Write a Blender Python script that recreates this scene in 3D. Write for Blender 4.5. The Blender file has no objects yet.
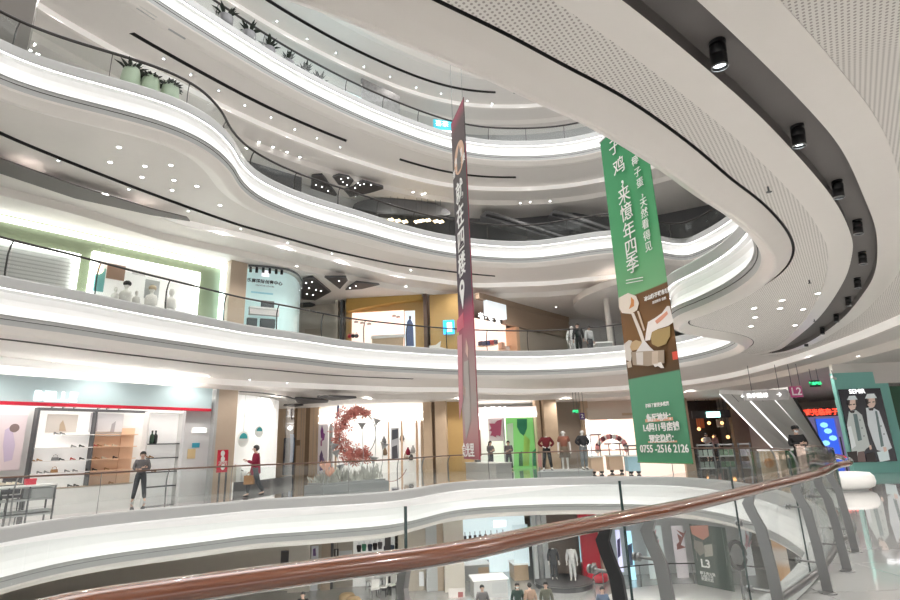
import bpy, bmesh, math, random
from mathutils import Vector, Matrix
random.seed(7)
PI = math.pi
SC = bpy.context.scene
COL = SC.collection
# ------------------------------------------------------------------ camera (the photographer stands on the second floor)
EYE = 1.55; FOC = 540.0; TH = math.radians(15); RO = math.radians(2)
cF = Vector((0, math.cos(TH), math.sin(TH)))
u0 = Vector((0, -math.sin(TH), math.cos(TH))); r0 = Vector((1, 0, 0))
cR = r0*math.cos(RO) - u0*math.sin(RO); cU = u0*math.cos(RO) + r0*math.sin(RO)
EYEP = Vector((0, 0, EYE))
def ray(px, py): return cF + cR*((px-450)/FOC) + cU*((300-py)/FOC)
def at(px, py, z):                      # survey: where the sight line of a picture point meets height z
    d = ray(px, py); t = (z-EYE)/d.z; return EYEP + d*t
def px_of(p):
    d = Vector(p)-EYEP; return 450+FOC*d.dot(cR)/d.dot(cF)
def aty(px, py, Y):                     # ... or the vertical plane y = Y
    d = ray(px, py); return EYEP + d*(Y/d.y)
cd = bpy.data.cameras.new('camera'); cam = bpy.data.objects.new('camera', cd); COL.objects.link(cam)
cam.matrix_world = Matrix(((cR.x, cU.x, -cF.x, 0), (cR.y, cU.y, -cF.y, 0), (cR.z, cU.z, -cF.z, EYE), (0, 0, 0, 1)))
cd.sensor_width = 36; cd.lens = FOC/900*36; cd.clip_start = 0.05; cd.clip_end = 500
SC.camera = cam
# ------------------------------------------------------------------ materials
MATS = {}
def mat(name, col=(0.8, 0.8, 0.8), rough=0.5, metal=0.0, emit=0.0, ecol=None, coat=0.0, noise=0.0, nscale=4.0, spec=0.5):
    if name in MATS: return MATS[name]
    m = bpy.data.materials.new(name); m.use_nodes = True
    nt = m.node_tree; b = nt.nodes['Principled BSDF']
    c4 = (col[0], col[1], col[2], 1)
    b.inputs['Base Color'].default_value = c4
    b.inputs['Roughness'].default_value = rough; b.inputs['Metallic'].default_value = metal
    b.inputs['Coat Weight'].default_value = coat; b.inputs['Specular IOR Level'].default_value = spec
    b.inputs['Coat Roughness'].default_value = 0.06
    if emit > 0:
        e = ecol or col
        b.inputs['Emission Color'].default_value = (e[0], e[1], e[2], 1); b.inputs['Emission Strength'].default_value = emit
    tc = nt.nodes.new('ShaderNodeTexCoord'); nz = nt.nodes.new('ShaderNodeTexNoise')
    nz.inputs['Scale'].default_value = nscale; nz.inputs['Detail'].default_value = 3
    nt.links.new(tc.outputs['Object'], nz.inputs['Vector'])
    mx = nt.nodes.new('ShaderNodeMixRGB'); mx.blend_type = 'MULTIPLY'; mx.inputs[0].default_value = max(noise, 0.04)
    mx.inputs[1].default_value = c4; nt.links.new(nz.outputs['Color'], mx.inputs[2])
    hs = nt.nodes.new('ShaderNodeHueSaturation'); hs.inputs['Saturation'].default_value = 0
    nt.links.new(nz.outputs['Color'], hs.inputs['Color']); nt.links.new(hs.outputs['Color'], mx.inputs[2])
    nt.links.new(mx.outputs['Color'], b.inputs['Base Color'])
    MATS[name] = m
    return m
def glass_mat(name, tint=(0.95, 0.97, 0.96), refl=0.9, base=0.035):
    m = bpy.data.materials.new(name); m.use_nodes = True; nt = m.node_tree; nt.nodes.clear()
    o = nt.nodes.new('ShaderNodeOutputMaterial'); t = nt.nodes.new('ShaderNodeBsdfTransparent'); g = nt.nodes.new('ShaderNodeBsdfGlossy')
    t.inputs['Color'].default_value = (*tint, 1); g.inputs['Roughness'].default_value = 0.02; g.inputs['Color'].default_value = (refl, refl, refl, 1)
    lw = nt.nodes.new('ShaderNodeLayerWeight'); lw.inputs['Blend'].default_value = 0.5
    pw = nt.nodes.new('ShaderNodeMath'); pw.operation = 'POWER'; pw.inputs[1].default_value = 4.5; nt.links.new(lw.outputs['Facing'], pw.inputs[0])
    mm = nt.nodes.new('ShaderNodeMath'); mm.operation = 'MULTIPLY_ADD'; mm.inputs[1].default_value = 0.75; mm.inputs[2].default_value = base
    mx = nt.nodes.new('ShaderNodeMixShader')
    nt.links.new(pw.outputs[0], mm.inputs[0]); nt.links.new(mm.outputs[0], mx.inputs[0])
    nt.links.new(t.outputs[0], mx.inputs[1]); nt.links.new(g.outputs[0], mx.inputs[2]); nt.links.new(mx.outputs[0], o.inputs['Surface'])
    MATS[name] = m
    return m
def ramp_mat(name, stops, axis='Z', rough=0.6, noise=0.0, emit=0.0):
    """printed gradient along the object's own axis, in generated coordinates"""
    m = bpy.data.materials.new(name); m.use_nodes = True; nt = m.node_tree; b = nt.nodes['Principled BSDF']
    tc = nt.nodes.new('ShaderNodeTexCoord'); sp = nt.nodes.new('ShaderNodeSeparateXYZ'); cr = nt.nodes.new('ShaderNodeValToRGB')
    nt.links.new(tc.outputs['Generated'], sp.inputs[0]); src = sp.outputs[axis]
    if noise:
        nz = nt.nodes.new('ShaderNodeTexNoise'); nz.inputs['Scale'].default_value = 3; nt.links.new(tc.outputs['Generated'], nz.inputs['Vector'])
        ma = nt.nodes.new('ShaderNodeMath'); ma.operation = 'MULTIPLY_ADD'; ma.inputs[1].default_value = noise
        nt.links.new(nz.outputs['Fac'], ma.inputs[0]); nt.links.new(src, ma.inputs[2]); src = ma.outputs[0]
    nt.links.new(src, cr.inputs[0])
    el = cr.color_ramp.elements
    while len(el) < len(stops): el.new(0.5)
    for e, (p, c) in zip(el, stops): e.position = p; e.color = (*c, 1)
    nt.links.new(cr.outputs[0], b.inputs['Base Color']); b.inputs['Roughness'].default_value = rough
    if emit:
        nt.links.new(cr.outputs[0], b.inputs['Emission Color']); b.inputs['Emission Strength'].default_value = emit
    MATS[name] = m
    return m
# ------------------------------------------------------------------ mesh building
class MB:
    def __init__(s): s.v = []; s.f = []; s.m = []; s.ms = []; s.cur = 0
    def use(s, m):
        if m not in s.ms: s.ms.append(m)
        s.cur = s.ms.index(m); return s
    def add(s, vs, fs):
        o = len(s.v); s.v += [tuple(v) for v in vs]
        for f in fs: s.f.append([i+o for i in f]); s.m.append(s.cur)
        return s
    def quad(s, a, b, c, d): return s.add([a, b, c, d], [(0, 1, 2, 3)])
    def box(s, c, sz, rz=0.0, M=None):
        x, y, z = sz[0]/2, sz[1]/2, sz[2]/2
        vs = [Vector((sx*x, sy*y, sz_*z)) for sz_ in (-1, 1) for sy in (-1, 1) for sx in (-1, 1)]
        R = M if M is not None else Matrix.Rotation(rz, 3, 'Z')
        vs = [R @ v + Vector(c) for v in vs]
        return s.add(vs, [(0, 2, 3, 1), (4, 5, 7, 6), (0, 1, 5, 4), (2, 6, 7, 3), (0, 4, 6, 2), (1, 3, 7, 5)])
    def tube(s, pts, r, n=8, closed=False, cap=True, flat=1.0):
        P = [Vector(p) for p in pts]; N = len(P); rr = r if isinstance(r, (list, tuple)) else [r]*N
        rings = []; up = Vector((0, 0, 1))
        for i, p in enumerate(P):
            if closed: t = P[(i+1) % N]-P[i-1]
            else: t = P[min(i+1, N-1)]-P[max(i-1, 0)]
            t = t.normalized() if t.length > 1e-9 else Vector((0, 0, 1))
            a = up.cross(t)
            if a.length < 0.05: a = Vector((1, 0, 0)).cross(t)
            a.normalize(); b = t.cross(a)
            rings.append([p + a*math.cos(2*PI*k/n)*rr[i] + b*math.sin(2*PI*k/n)*rr[i]*flat for k in range(n)])
        vs = [v for g in rings for v in g]; fs = []
        for i in range(N if closed else N-1):
            j = (i+1) % N
            for k in range(n): fs.append((i*n+k, i*n+(k+1) % n, j*n+(k+1) % n, j*n+k))
        if cap and not closed: fs += [tuple(range(n))[::-1], tuple((N-1)*n+k for k in range(n))]
        return s.add(vs, fs)
    def lathe(s, prof, c=(0, 0, 0), n=16, M=None, cap=True):
        c = Vector(c); vs = []; fs = []
        for (r, z) in prof:
            for k in range(n):
                v = Vector((r*math.cos(2*PI*k/n), r*math.sin(2*PI*k/n), z)); vs.append((M @ v if M is not None else v)+c)
        for i in range(len(prof)-1):
            for k in range(n): fs.append((i*n+k, i*n+(k+1) % n, (i+1)*n+(k+1) % n, (i+1)*n+k))
        if cap and prof[0][0] > 1e-6: fs.append(tuple(range(n))[::-1])
        if cap and prof[-1][0] > 1e-6: fs.append(tuple((len(prof)-1)*n+k for k in range(n)))
        return s.add(vs, fs)
    def ball(s, c, r, n=10, sc=(1, 1, 1)):
        m = n//2+1; prof = [(math.sin(PI*i/m), -math.cos(PI*i/m)) for i in range(m+1)]
        prof[0] = (0.02, -1); prof[-1] = (0.02, 1)
        M = Matrix.Diagonal((r*sc[0], r*sc[1], r*sc[2])); return s.lathe(prof, c, n, M)
    def prism(s, poly, z0, z1):
        n = len(poly); vs = [(p[0], p[1], z0) for p in poly]+[(p[0], p[1], z1) for p in poly]
        fs = [tuple(range(n))[::-1], tuple(range(n, 2*n))]+[(i, (i+1) % n, n+(i+1) % n, n+i) for i in range(n)]
        return s.add(vs, fs)
    def plate(s, poly, o, ax, ay, th):
        """polygon (u,v) in the plane o + u*ax + v*ay, given thickness th along ax x ay"""
        o = Vector(o); ax = Vector(ax); ay = Vector(ay); nn = ax.cross(ay).normalized()
        a = [o+ax*p[0]+ay*p[1]+nn*th/2 for p in poly]; b = [o+ax*p[0]+ay*p[1]-nn*th/2 for p in poly]; n = len(poly)
        return s.add(a+b, [tuple(range(n)), tuple(range(n, 2*n))[::-1]]+[(i, n+i, n+(i+1) % n, (i+1) % n) for i in range(n)])
    def mesh(s, name, material=None, smooth=False):
        me = bpy.data.meshes.new(name); me.from_pydata(s.v, [], s.f)
        if s.ms:
            for m in s.ms: me.materials.append(m)
            me.polygons.foreach_set('material_index', s.m)
        elif material: me.materials.append(material)
        if smooth:
            me.polygons.foreach_set('use_smooth', [True]*len(me.polygons))
        me.update(); return me
def obj(name, mb, material=None, parent=None, smooth=False, world=True):
    """link one mesh object; vertices are given in world coordinates unless world=False (then in the parent's)"""
    me = mb.mesh(name, material, smooth); o = bpy.data.objects.new(name, me); COL.objects.link(o)
    if parent is not None:
        o.parent = parent
        if world: 
            inv = pworld(parent).inverted(); me.transform(inv)
    return o
def pworld(o):
    M = o.matrix_basis.copy(); p = o.parent
    while p is not None: M = p.matrix_basis @ M; p = p.parent
    return M
def thing(name, label, cat, loc=(0, 0, 0), rz=0.0, group=None):
    o = bpy.data.objects.new(name, None); COL.objects.link(o); o.empty_display_size = 0.1
    o.matrix_basis = Matrix.Translation(Vector(loc)) @ Matrix.Rotation(rz, 4, 'Z')
    return tag(o, label, cat, group)
def tag(o, label, cat, group=None, kind=None):
    o['label'] = label; o['category'] = cat
    if group: o['group'] = group
    if kind: o['kind'] = kind
    return o
def struct(name, mb, material=None, smooth=False, label=None, parent=None):
    o = obj(name, mb, material, parent, smooth); o['kind'] = 'structure'
    if label: o['label'] = label
    return o
KIDS = {}
def dup(src, loc, rz=0.0, label=None, group=None, scale=None):
    r = src.copy(); COL.objects.link(r)
    r.matrix_basis = Matrix.Translation(Vector(loc)) @ Matrix.Rotation(rz, 4, 'Z') @ (Matrix.Scale(scale, 4) if scale else Matrix.Identity(4))
    if label: r['label'] = label
    if group: r['group'] = group
    for ch in [o for o in COL.objects if o.parent == src]:
        c = ch.copy(); COL.objects.link(c); c.parent = r
        for g in [o for o in COL.objects if o.parent == ch]:
            d = g.copy(); COL.objects.link(d); d.parent = c
    return r
def text(name, body, size, o, ax, ay, material, parent=None, ext=0.004, align='CENTER', squeeze=1.0, bold=0.0, line=1.0):
    """lettering lying in the plane o + u*ax + v*ay (ax along the line, ay up)"""
    cu = bpy.data.curves.new(name, 'FONT'); cu.body = body; cu.size = size; cu.align_x = align; cu.align_y = 'CENTER'
    cu.extrude = ext; cu.offset = bold; cu.resolution_u = 3; cu.space_line = line
    to = bpy.data.objects.new(name, cu); COL.objects.link(to)
    bpy.context.view_layer.update()
    me = bpy.data.meshes.new_from_object(to.evaluated_get(bpy.context.evaluated_depsgraph_get()))
    bpy.data.objects.remove(to); bpy.data.curves.remove(cu)
    ax = Vector(ax).normalized(); ay = Vector(ay).normalized(); az = ax.cross(ay)
    M = Matrix(((ax.x*squeeze, ay.x, az.x, o[0]), (ax.y*squeeze, ay.y, az.y, o[1]), (ax.z*squeeze, ay.z, az.z, o[2]), (0, 0, 0, 1)))
    me.transform(M); me.materials.clear(); me.materials.append(material); me.name = name
    ob = bpy.data.objects.new(name, me); COL.objects.link(ob)
    if parent is not None: ob.parent = parent; me.transform(pworld(parent).inverted())
    return ob
# ------------------------------------------------------------------ plan curves
CEN = Vector((0.5, 14.0)); NTH = 540
ANG = [2*PI*i/NTH for i in range(NTH)]
def smooth_closed(pts, per=14):
    n = len(pts); out = []
    for i in range(n):
        p0, p1, p2, p3 = [Vector(pts[(i+k) % n]) for k in (-1, 0, 1, 2)]
        for j in range(per):
            t = j/per
            out.append(0.5*((2*p1)+(p2-p0)*t+(2*p0-5*p1+4*p2-p3)*t*t+(3*p1-p0-3*p2+p3)*t**3))
    for _ in range(6):
        m = len(out); out = [(out[k-1]+out[k]*2+out[(k+1) % m])/4 for k in range(m)]
    return out
def openspline(P, per=8):
    out = []
    for i in range(len(P)-1):
        p0 = P[max(i-1, 0)]; p1 = P[i]; p2 = P[i+1]; p3 = P[min(i+2, len(P)-1)]
        for j in range(per):
            t = j/per; out.append(0.5*((2*p1)+(p2-p0)*t+(2*p0-5*p1+4*p2-p3)*t*t+(3*p1-p0-3*p2+p3)*t**3))
    return out+[P[-1]]
def polar(pts):
    """radius of a closed outline about CEN at every direction in ANG"""
    tab = [None]*NTH; m = len(pts)
    for k in range(m):
        a = pts[k]-CEN; b = pts[(k+1) % m]-CEN
        ta = math.atan2(a.y, a.x); tb = math.atan2(b.y, b.x); d = (tb-ta+PI) % (2*PI)-PI
        if abs(d) < 1e-9: continue
        i0 = ta/(2*PI)*NTH; i1 = (ta+d)/(2*PI)*NTH
        lo, hi = min(i0, i1), max(i0, i1)
        for i in range(math.ceil(lo), math.floor(hi)+1):
            f = (i-i0)/(i1-i0); r = (a+(b-a)*f).length; j = i % NTH
            tab[j] = r if tab[j] is None else max(tab[j], r)
    last = next(t for t in tab if t is not None)
    for j in range(NTH):
        if tab[j] is None: tab[j] = last
        last = tab[j]
    return tab
def rsmooth(r, it=3):
    for _ in range(it): r = [(r[i-1]+2*r[i]+r[(i+1) % NTH])/4 for i in range(NTH)]
    return r
def dilate(r, d):
    """outline pushed away from the void by d (towards it when d < 0)"""
    P = [CEN+Vector((math.cos(a), math.sin(a)))*q for a, q in zip(ANG, r)]
    out = []
    for i in range(NTH):
        t = P[(i+1) % NTH]-P[i-1]; n = Vector((t.y, -t.x)).normalized()
        out.append(P[i]+n*d)
    tab = polar(out)
    if d > 0: tab = [max(t, q+0.2*d) for t, q in zip(tab, r)]
    return rsmooth(tab, 5)
def pt(i, r, z): return Vector((CEN.x+math.cos(ANG[i % NTH])*r[i % NTH], CEN.y+math.sin(ANG[i % NTH])*r[i % NTH], z))
def band(mb, ra, za, rb, zb, sel=None, flip=False):
    """ring of quads from outline ra at height za to outline rb at height zb; sel = indices kept"""
    for i in range(NTH):
        if sel is not None and i not in sel: continue
        q = [pt(i, ra, za), pt(i+1, ra, za), pt(i+1, rb, zb), pt(i, rb, zb)]
        mb.quad(*(q[::-1] if flip else q))
def idx(x, y): return int(round(math.atan2(y-CEN.y, x-CEN.x)/(2*PI)*NTH)) % NTH
def arc(p, q):
    """indices anticlockwise from point p to point q"""
    a, b = idx(*p), idx(*q); s = []
    while a != b: s.append(a); a = (a+1) % NTH
    return s
# ================================================================== building shell
WHITE = mat('white_plaster', (0.82, 0.775, 0.735), 0.3, noise=0.05)
CREAM = mat('cream_ceiling', (0.76, 0.72, 0.685), 0.55, noise=0.05)
GREYW = mat('pale_grey_fascia', (0.46, 0.465, 0.46), 0.4, noise=0.05)
GLOW = mat('white_fascia_faint_glow', (0.86, 0.86, 0.85), 0.22, emit=0.04, ecol=(1.0, 0.99, 0.98))  # the strip above lights this band; a faint painted glow is added
STEP_GLOW = mat('step_face_glow', (0.9, 0.88, 0.86), 0.4, emit=0.12, ecol=(1.0, 0.95, 0.9))  # plain step face, no lamp: its lit look is painted as emission
DARK = mat('dark_slot', (0.045, 0.042, 0.042), 0.6)
SLOT = mat('charcoal_slot', (0.17, 0.155, 0.15), 0.6, noise=0.1)
BLACK = mat('black_metal', (0.02, 0.02, 0.022), 0.35)
def marble():
    m = bpy.data.materials.new('polished_stone_floor'); m.use_nodes = True; nt = m.node_tree; b = nt.nodes['Principled BSDF']
    tc = nt.nodes.new('ShaderNodeTexCoord'); nz = nt.nodes.new('ShaderNodeTexNoise'); nz.inputs['Scale'].default_value = 0.7; nz.inputs['Detail'].default_value = 6
    nt.links.new(tc.outputs['Object'], nz.inputs['Vector'])
    br = nt.nodes.new('ShaderNodeTexBrick'); br.inputs['Scale'].default_value = 1.0; br.inputs['Brick Width'].default_value = 1.2; br.inputs['Row Height'].default_value = 1.2
    br.offset = 0; br.inputs['Mortar Size'].default_value = 0.004
    br.inputs['Mortar'].default_value = (0.25, 0.25, 0.25, 1); nt.links.new(tc.outputs['Object'], br.inputs['Vector'])
    cr = nt.nodes.new('ShaderNodeValToRGB'); cr.color_ramp.elements[0].color = (0.36, 0.37, 0.365, 1); cr.color_ramp.elements[1].color = (0.50, 0.50, 0.49, 1)
    nt.links.new(nz.outputs['Fac'], cr.inputs[0]); nt.links.new(cr.outputs[0], br.inputs['Color1']); nt.links.new(cr.outputs[0], br.inputs['Color2'])
    nt.links.new(br.outputs['Color'], b.inputs['Base Color']); b.inputs['Roughness'].default_value = 0.05; b.inputs['Coat Weight'].default_value = 0.6; b.inputs['Coat Roughness'].default_value = 0.02
    return m
STONE = marble()
def perforated():
    m = bpy.data.materials.new('perforated_panel'); m.use_nodes = True; nt = m.node_tree; b = nt.nodes['Principled BSDF']
    tc = nt.nodes.new('ShaderNodeTexCoord'); mp = nt.nodes.new('ShaderNodeMapping'); mp.inputs['Rotation'].default_value = (0, 0, 0.62); mp.inputs['Scale'].default_value = (25, 25, 25)
    nt.links.new(tc.outputs['Object'], mp.inputs['Vector']); sp = nt.nodes.new('ShaderNodeSeparateXYZ'); nt.links.new(mp.outputs[0], sp.inputs[0])
    def M(op, a, b_=None):
        n = nt.nodes.new('ShaderNodeMath'); n.operation = op
        for k, q in enumerate((a, b_)):
            if q is None: continue
            if isinstance(q, (int, float)): n.inputs[k].default_value = q
            else: nt.links.new(q, n.inputs[k])
        return n.outputs[0]
    fx = M('SUBTRACT', M('FRACT', sp.outputs['X']), 0.5); fy = M('SUBTRACT', M('FRACT', sp.outputs['Y']), 0.5)
    d = M('ADD', M('MULTIPLY', fx, fx), M('MULTIPLY', fy, fy))
    hole = M('LESS_THAN', d, 0.075)
    mx = nt.nodes.new('ShaderNodeMixRGB'); mx.inputs[1].default_value = (0.76, 0.725, 0.69, 1); mx.inputs[2].default_value = (0.40, 0.365, 0.34, 1)
    nt.links.new(hole, mx.inputs[0]); nt.links.new(mx.outputs[0], b.inputs['Base Color']); b.inputs['Roughness'].default_value = 0.6
    return m
PERF = perforated()

HT = {1: -6.0, 2: 0.0, 3: 5.8, 4: 11.6, 5: 17.4, 6: 23.2}
G2 = [(-12.3, 15.2), (-11.4, 15.6), (-10.5, 16.2), (-9.9, 16.9), (-8.9, 18.2), (-7.7, 19.0), (-6.5, 19.5), (-4.5, 19.7), (-2.9, 20.2), (-1.9, 21.1), (-1.2, 22.7),
      (-0.3, 24.2), (1.3, 25.0), (3.7, 25.1), (5.9, 24.6), (8.0, 23.5), (9.4, 21.8), (9.9, 19.7), (9.7, 17.4), (9.0, 15.0), (8.1, 12.7), (7.1, 10.7), (6.1, 9.1),
      (5.1, 7.65), (4.15, 6.5), (3.1, 5.35), (2.0, 4.3), (0.8, 3.25), (0.0, 2.55), (-1.3, 1.85), (-3.0, 1.5), (-6.0, 2.0), (-9.5, 4.0), (-12.2, 8.0), (-13.0, 12.0)]
E3 = [(-11.2, 10.4), (-10.7, 12.1), (-9.9, 13.4), (-9.0, 15.1), (-8.1, 16.6), (-7.5, 17.6), (-7.0, 18.4), (-5.7, 19.9), (-4.2, 21.8), (-2.3, 23.3), (1.1, 25.2), (4.8, 26.0),
      (8.0, 25.2), (9.9, 23.4), (10.5, 21.2), (10.2, 19.2), (9.0, 17.6), (7.5, 16.5), (6.35, 15.5), (5.95, 14.1), (6.15, 12.9), (6.25, 11.7), (6.1, 10.5), (5.65, 9.4), (4.95, 8.4),
      (4.0, 7.35), (3.2, 6.6), (2.4, 5.8), (1.4, 4.9), (0.7, 4.4), (0.2, 4.02), (-0.35, 3.67), (-1.0, 3.25), (-3.0, 2.4), (-6.0, 2.7), (-9.0, 5.0), (-10.8, 8.2)]
E4 = [(-11.4, 9.6), (-10.9, 11.1), (-10.2, 11.9), (-9.1, 12.6), (-7.9, 13.5), (-7.2, 14.6), (-7.0, 15.9), (-7.1, 17.2), (-6.8, 18.5), (-5.7, 20.1), (-3.8, 21.9), (-2.0, 23.6), (0.1, 25.1),
      (2.7, 26.1), (4.8, 26.2), (7.9, 25.2), (10.0, 25.5), (11.5, 26.6), (12.4, 27.0), (12.9, 26.0), (13.3, 24.0), (13.2, 21.0), (11.8, 16.5), (9.5, 12.0), (6.5, 8.5), (3.0, 5.6), (0.0, 4.0),
      (-3.0, 3.0), (-6.0, 3.0), (-9.0, 4.8), (-11.0, 7.4)]
E5 = [(-10.6, 13.0), (-9.8, 14.6), (-8.7, 16.3), (-6.8, 18.9), (-5.2, 20.7), (-3.3, 22.5), (-1.0, 24.3), (1.0, 25.5), (3.0, 26.1), (5.8, 26.2), (8.0, 25.6), (10.5, 24.0), (12.2, 21.0), (12.0, 17.0),
      (10.5, 13.0), (8.0, 9.5), (4.0, 6.2), (0.0, 4.2), (-4.0, 3.2), (-8.0, 4.4), (-10.6, 7.5), (-11.2, 10.5)]
RG2 = rsmooth(polar(smooth_closed(G2)), 2)
E2 = [(-10.7, 11.6), (-10.6, 13.6), (-10.3, 15.2), (-9.5, 16.4), (-8.4, 17.3), (-7.4, 18.1), (-6.5, 18.8), (-4.9, 19.2), (-2.9, 19.8), (-1.9, 20.6), (-1.1, 22.0), (-0.2, 23.6), (1.2, 24.5), (3.7, 24.75), (5.6, 24.4), (7.3, 23.6), (8.7, 22.1), (9.15, 19.7), (8.95, 17.4), (8.4, 15.0), (7.6, 12.8), (6.6, 10.9), (5.7, 9.45), (4.7, 8.0), (3.8, 6.85), (2.8, 5.75), (1.6, 4.65), (0.4, 3.65), (-0.4, 3.05), (-1.5, 2.4), (-3.2, 2.1), (-6.0, 2.7), (-9.0, 4.9), (-10.6, 8.4)]
EDGE = {2: rsmooth(polar(smooth_closed(E2)), 2), 3: rsmooth(polar(smooth_closed(E3)), 2), 4: rsmooth(polar(smooth_closed(E4)), 2), 5: rsmooth(polar(smooth_closed(E5)), 2)}
EDGE[6] = dilate(EDGE[5], 0.25)
GLINE = {2: RG2}
for k in (3, 4, 5): GLINE[k] = dilate(EDGE[k], 0.5)
ROUT = [46.0]*NTH
SOF = -1.15
NEAR = set(arc((-3.0, 2.0), (13.2, 22.4)))           # the stretch of the third-floor soffit above the photographer
STRIP = mat('led_strip', (1, 1, 1), 0.4, emit=1.6, ecol=(1, 0.99, 0.97))
def trace(pts, z): return [Vector(at(px, py, z)[:2]) for px, py in pts]
def polar_open(pts):
    P = smooth_closed(pts)[: 14*(len(pts)-1)] if False else pts
    t = [None]*NTH
    for a, b in zip(P[:-1], P[1:]):
        a = Vector(a)-CEN; b = Vector(b)-CEN; ta = math.atan2(a.y, a.x); d = (math.atan2(b.y, b.x)-ta+PI) % (2*PI)-PI
        i0 = ta/(2*PI)*NTH; i1 = (ta+d)/(2*PI)*NTH
        for i in range(math.ceil(min(i0, i1)), math.floor(max(i0, i1))+1):
            f = (i-i0)/(i1-i0) if i1 != i0 else 0; t[i % NTH] = (a+(b-a)*f).length
    return t
def blend(main, piece):
    r = [p if p is not None else m for m, p in zip(main, piece)]
    return rsmooth(r, 10)
# third-floor soffit lines overhead
zc = HT[3]+SOF
tC = trace([(560, -45), (623, 0), (700, 63), (767, 123), (827, 190), (848, 227), (852, 253), (840, 287), (813, 323), (777, 352)], zc); tC = openspline(tC, 8)
tC2 = trace([(640, -50), (697, 0), (750, 50), (800, 100), (840, 147), (862, 193), (876, 233), (875, 270), (863, 293), (840, 320), (808, 342), (779, 353.5)], zc); tC2 = openspline(tC2, 8)
tE = [(2.0, -4.0), (6.0, 0.0), (9.2, 5.0), (11.3, 10.0), (12.6, 14.9), (13.6, 19.1), (14.3, 24.0), (14.4, 28.0), (13.6, 31.0), (12.2, 32.3), (9.0, 33.5), (5.0, 33.2), (1.2, 31.0), (-3.0, 29.2), (-6.0, 26.9), (-9.6, 23.9), (-11.2, 21.6), (-12.7, 18.9), (-14.0, 16.3), (-14.8, 13.6)]
SL_IN = {}; SL_OUT = {}; STEP = {}
for k in (2, 3, 4, 5, 6):
    SL_IN[k] = dilate(EDGE[k], 1.85); SL_OUT[k] = [r+0.2 for r in SL_IN[k]]; STEP[k] = dilate(EDGE[k], 3.15)
SL_IN[4] = blend(SL_IN[4], polar_open([(4.5, 28.6), (2.9, 28.5), (-2.5, 25.9), (-5.4, 23.5), (-8.4, 20.2), (-9.6, 18.4), (-10.7, 16.6), (-11.8, 14.6), (-12.3, 13.6), (-13.0, 11.5)])); SL_OUT[4] = [r+0.2 for r in SL_IN[4]]
STEP[4] = blend(STEP[4], polar_open([(10.5, 28.6), (9.0, 28.9), (5.8, 29.8), (1.5, 29.7), (-2.6, 27.3), (-5.8, 24.0), (-8.4, 21.3), (-10.2, 19.7), (-11.9, 17.1), (-13.8, 15.0), (-14.6, 12.0)]))
SL_IN[3] = blend(SL_IN[3], polar_open([(-4.0, 0.5), (-1.0, 1.55)]+[tuple(p) for p in tC]))
SL_OUT[3] = blend(SL_OUT[3], polar_open([(-4.0, -0.15), (-1.0, 1.0)]+[tuple(p) for p in tC2]))
SL_OUT[3] = [max(a+0.03, b) for a, b in zip(SL_IN[3], SL_OUT[3])]
STEP[3] = blend([max(s, o+1.2) for s, o in zip(STEP[3], SL_OUT[3])], polar_open(tE))
SLOTS = {2: [], 3: [arc((-3.0, 0.6), (12.6, 21.3)), arc((-2.4, 28.9), (-14.5, 11.0))],
         4: [arc((2.6, 28.4), (-14.0, 11.0))], 5: [arc((-4.9, 24.0), (-11.0, 16.2)), arc((4.1, 28.4), (-2.4, 25.7))],
         6: [arc((3.4, 29.3), (-10.5, 18.0)), arc((8.0, 29.0), (4.4, 29.2))]}
for k in (1, 2, 3, 4, 5):
    mb = MB(); z = HT[k]
    if k == 1: mb.prism([(-46, -20), (46, -20), (46, 60), (-46, 60)], z-0.4, z)
    else:
        band(mb, dilate(EDGE[k], 0.02), z, ROUT, z)
    struct('floor', mb, STONE, label={1: 'polished stone floor of the lowest level seen below the handrail', 2: 'polished stone floor where the photographer stands', 3: 'stone floor one level up', 4: 'stone floor two levels up', 5: 'stone floor three levels up'}[k])
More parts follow.
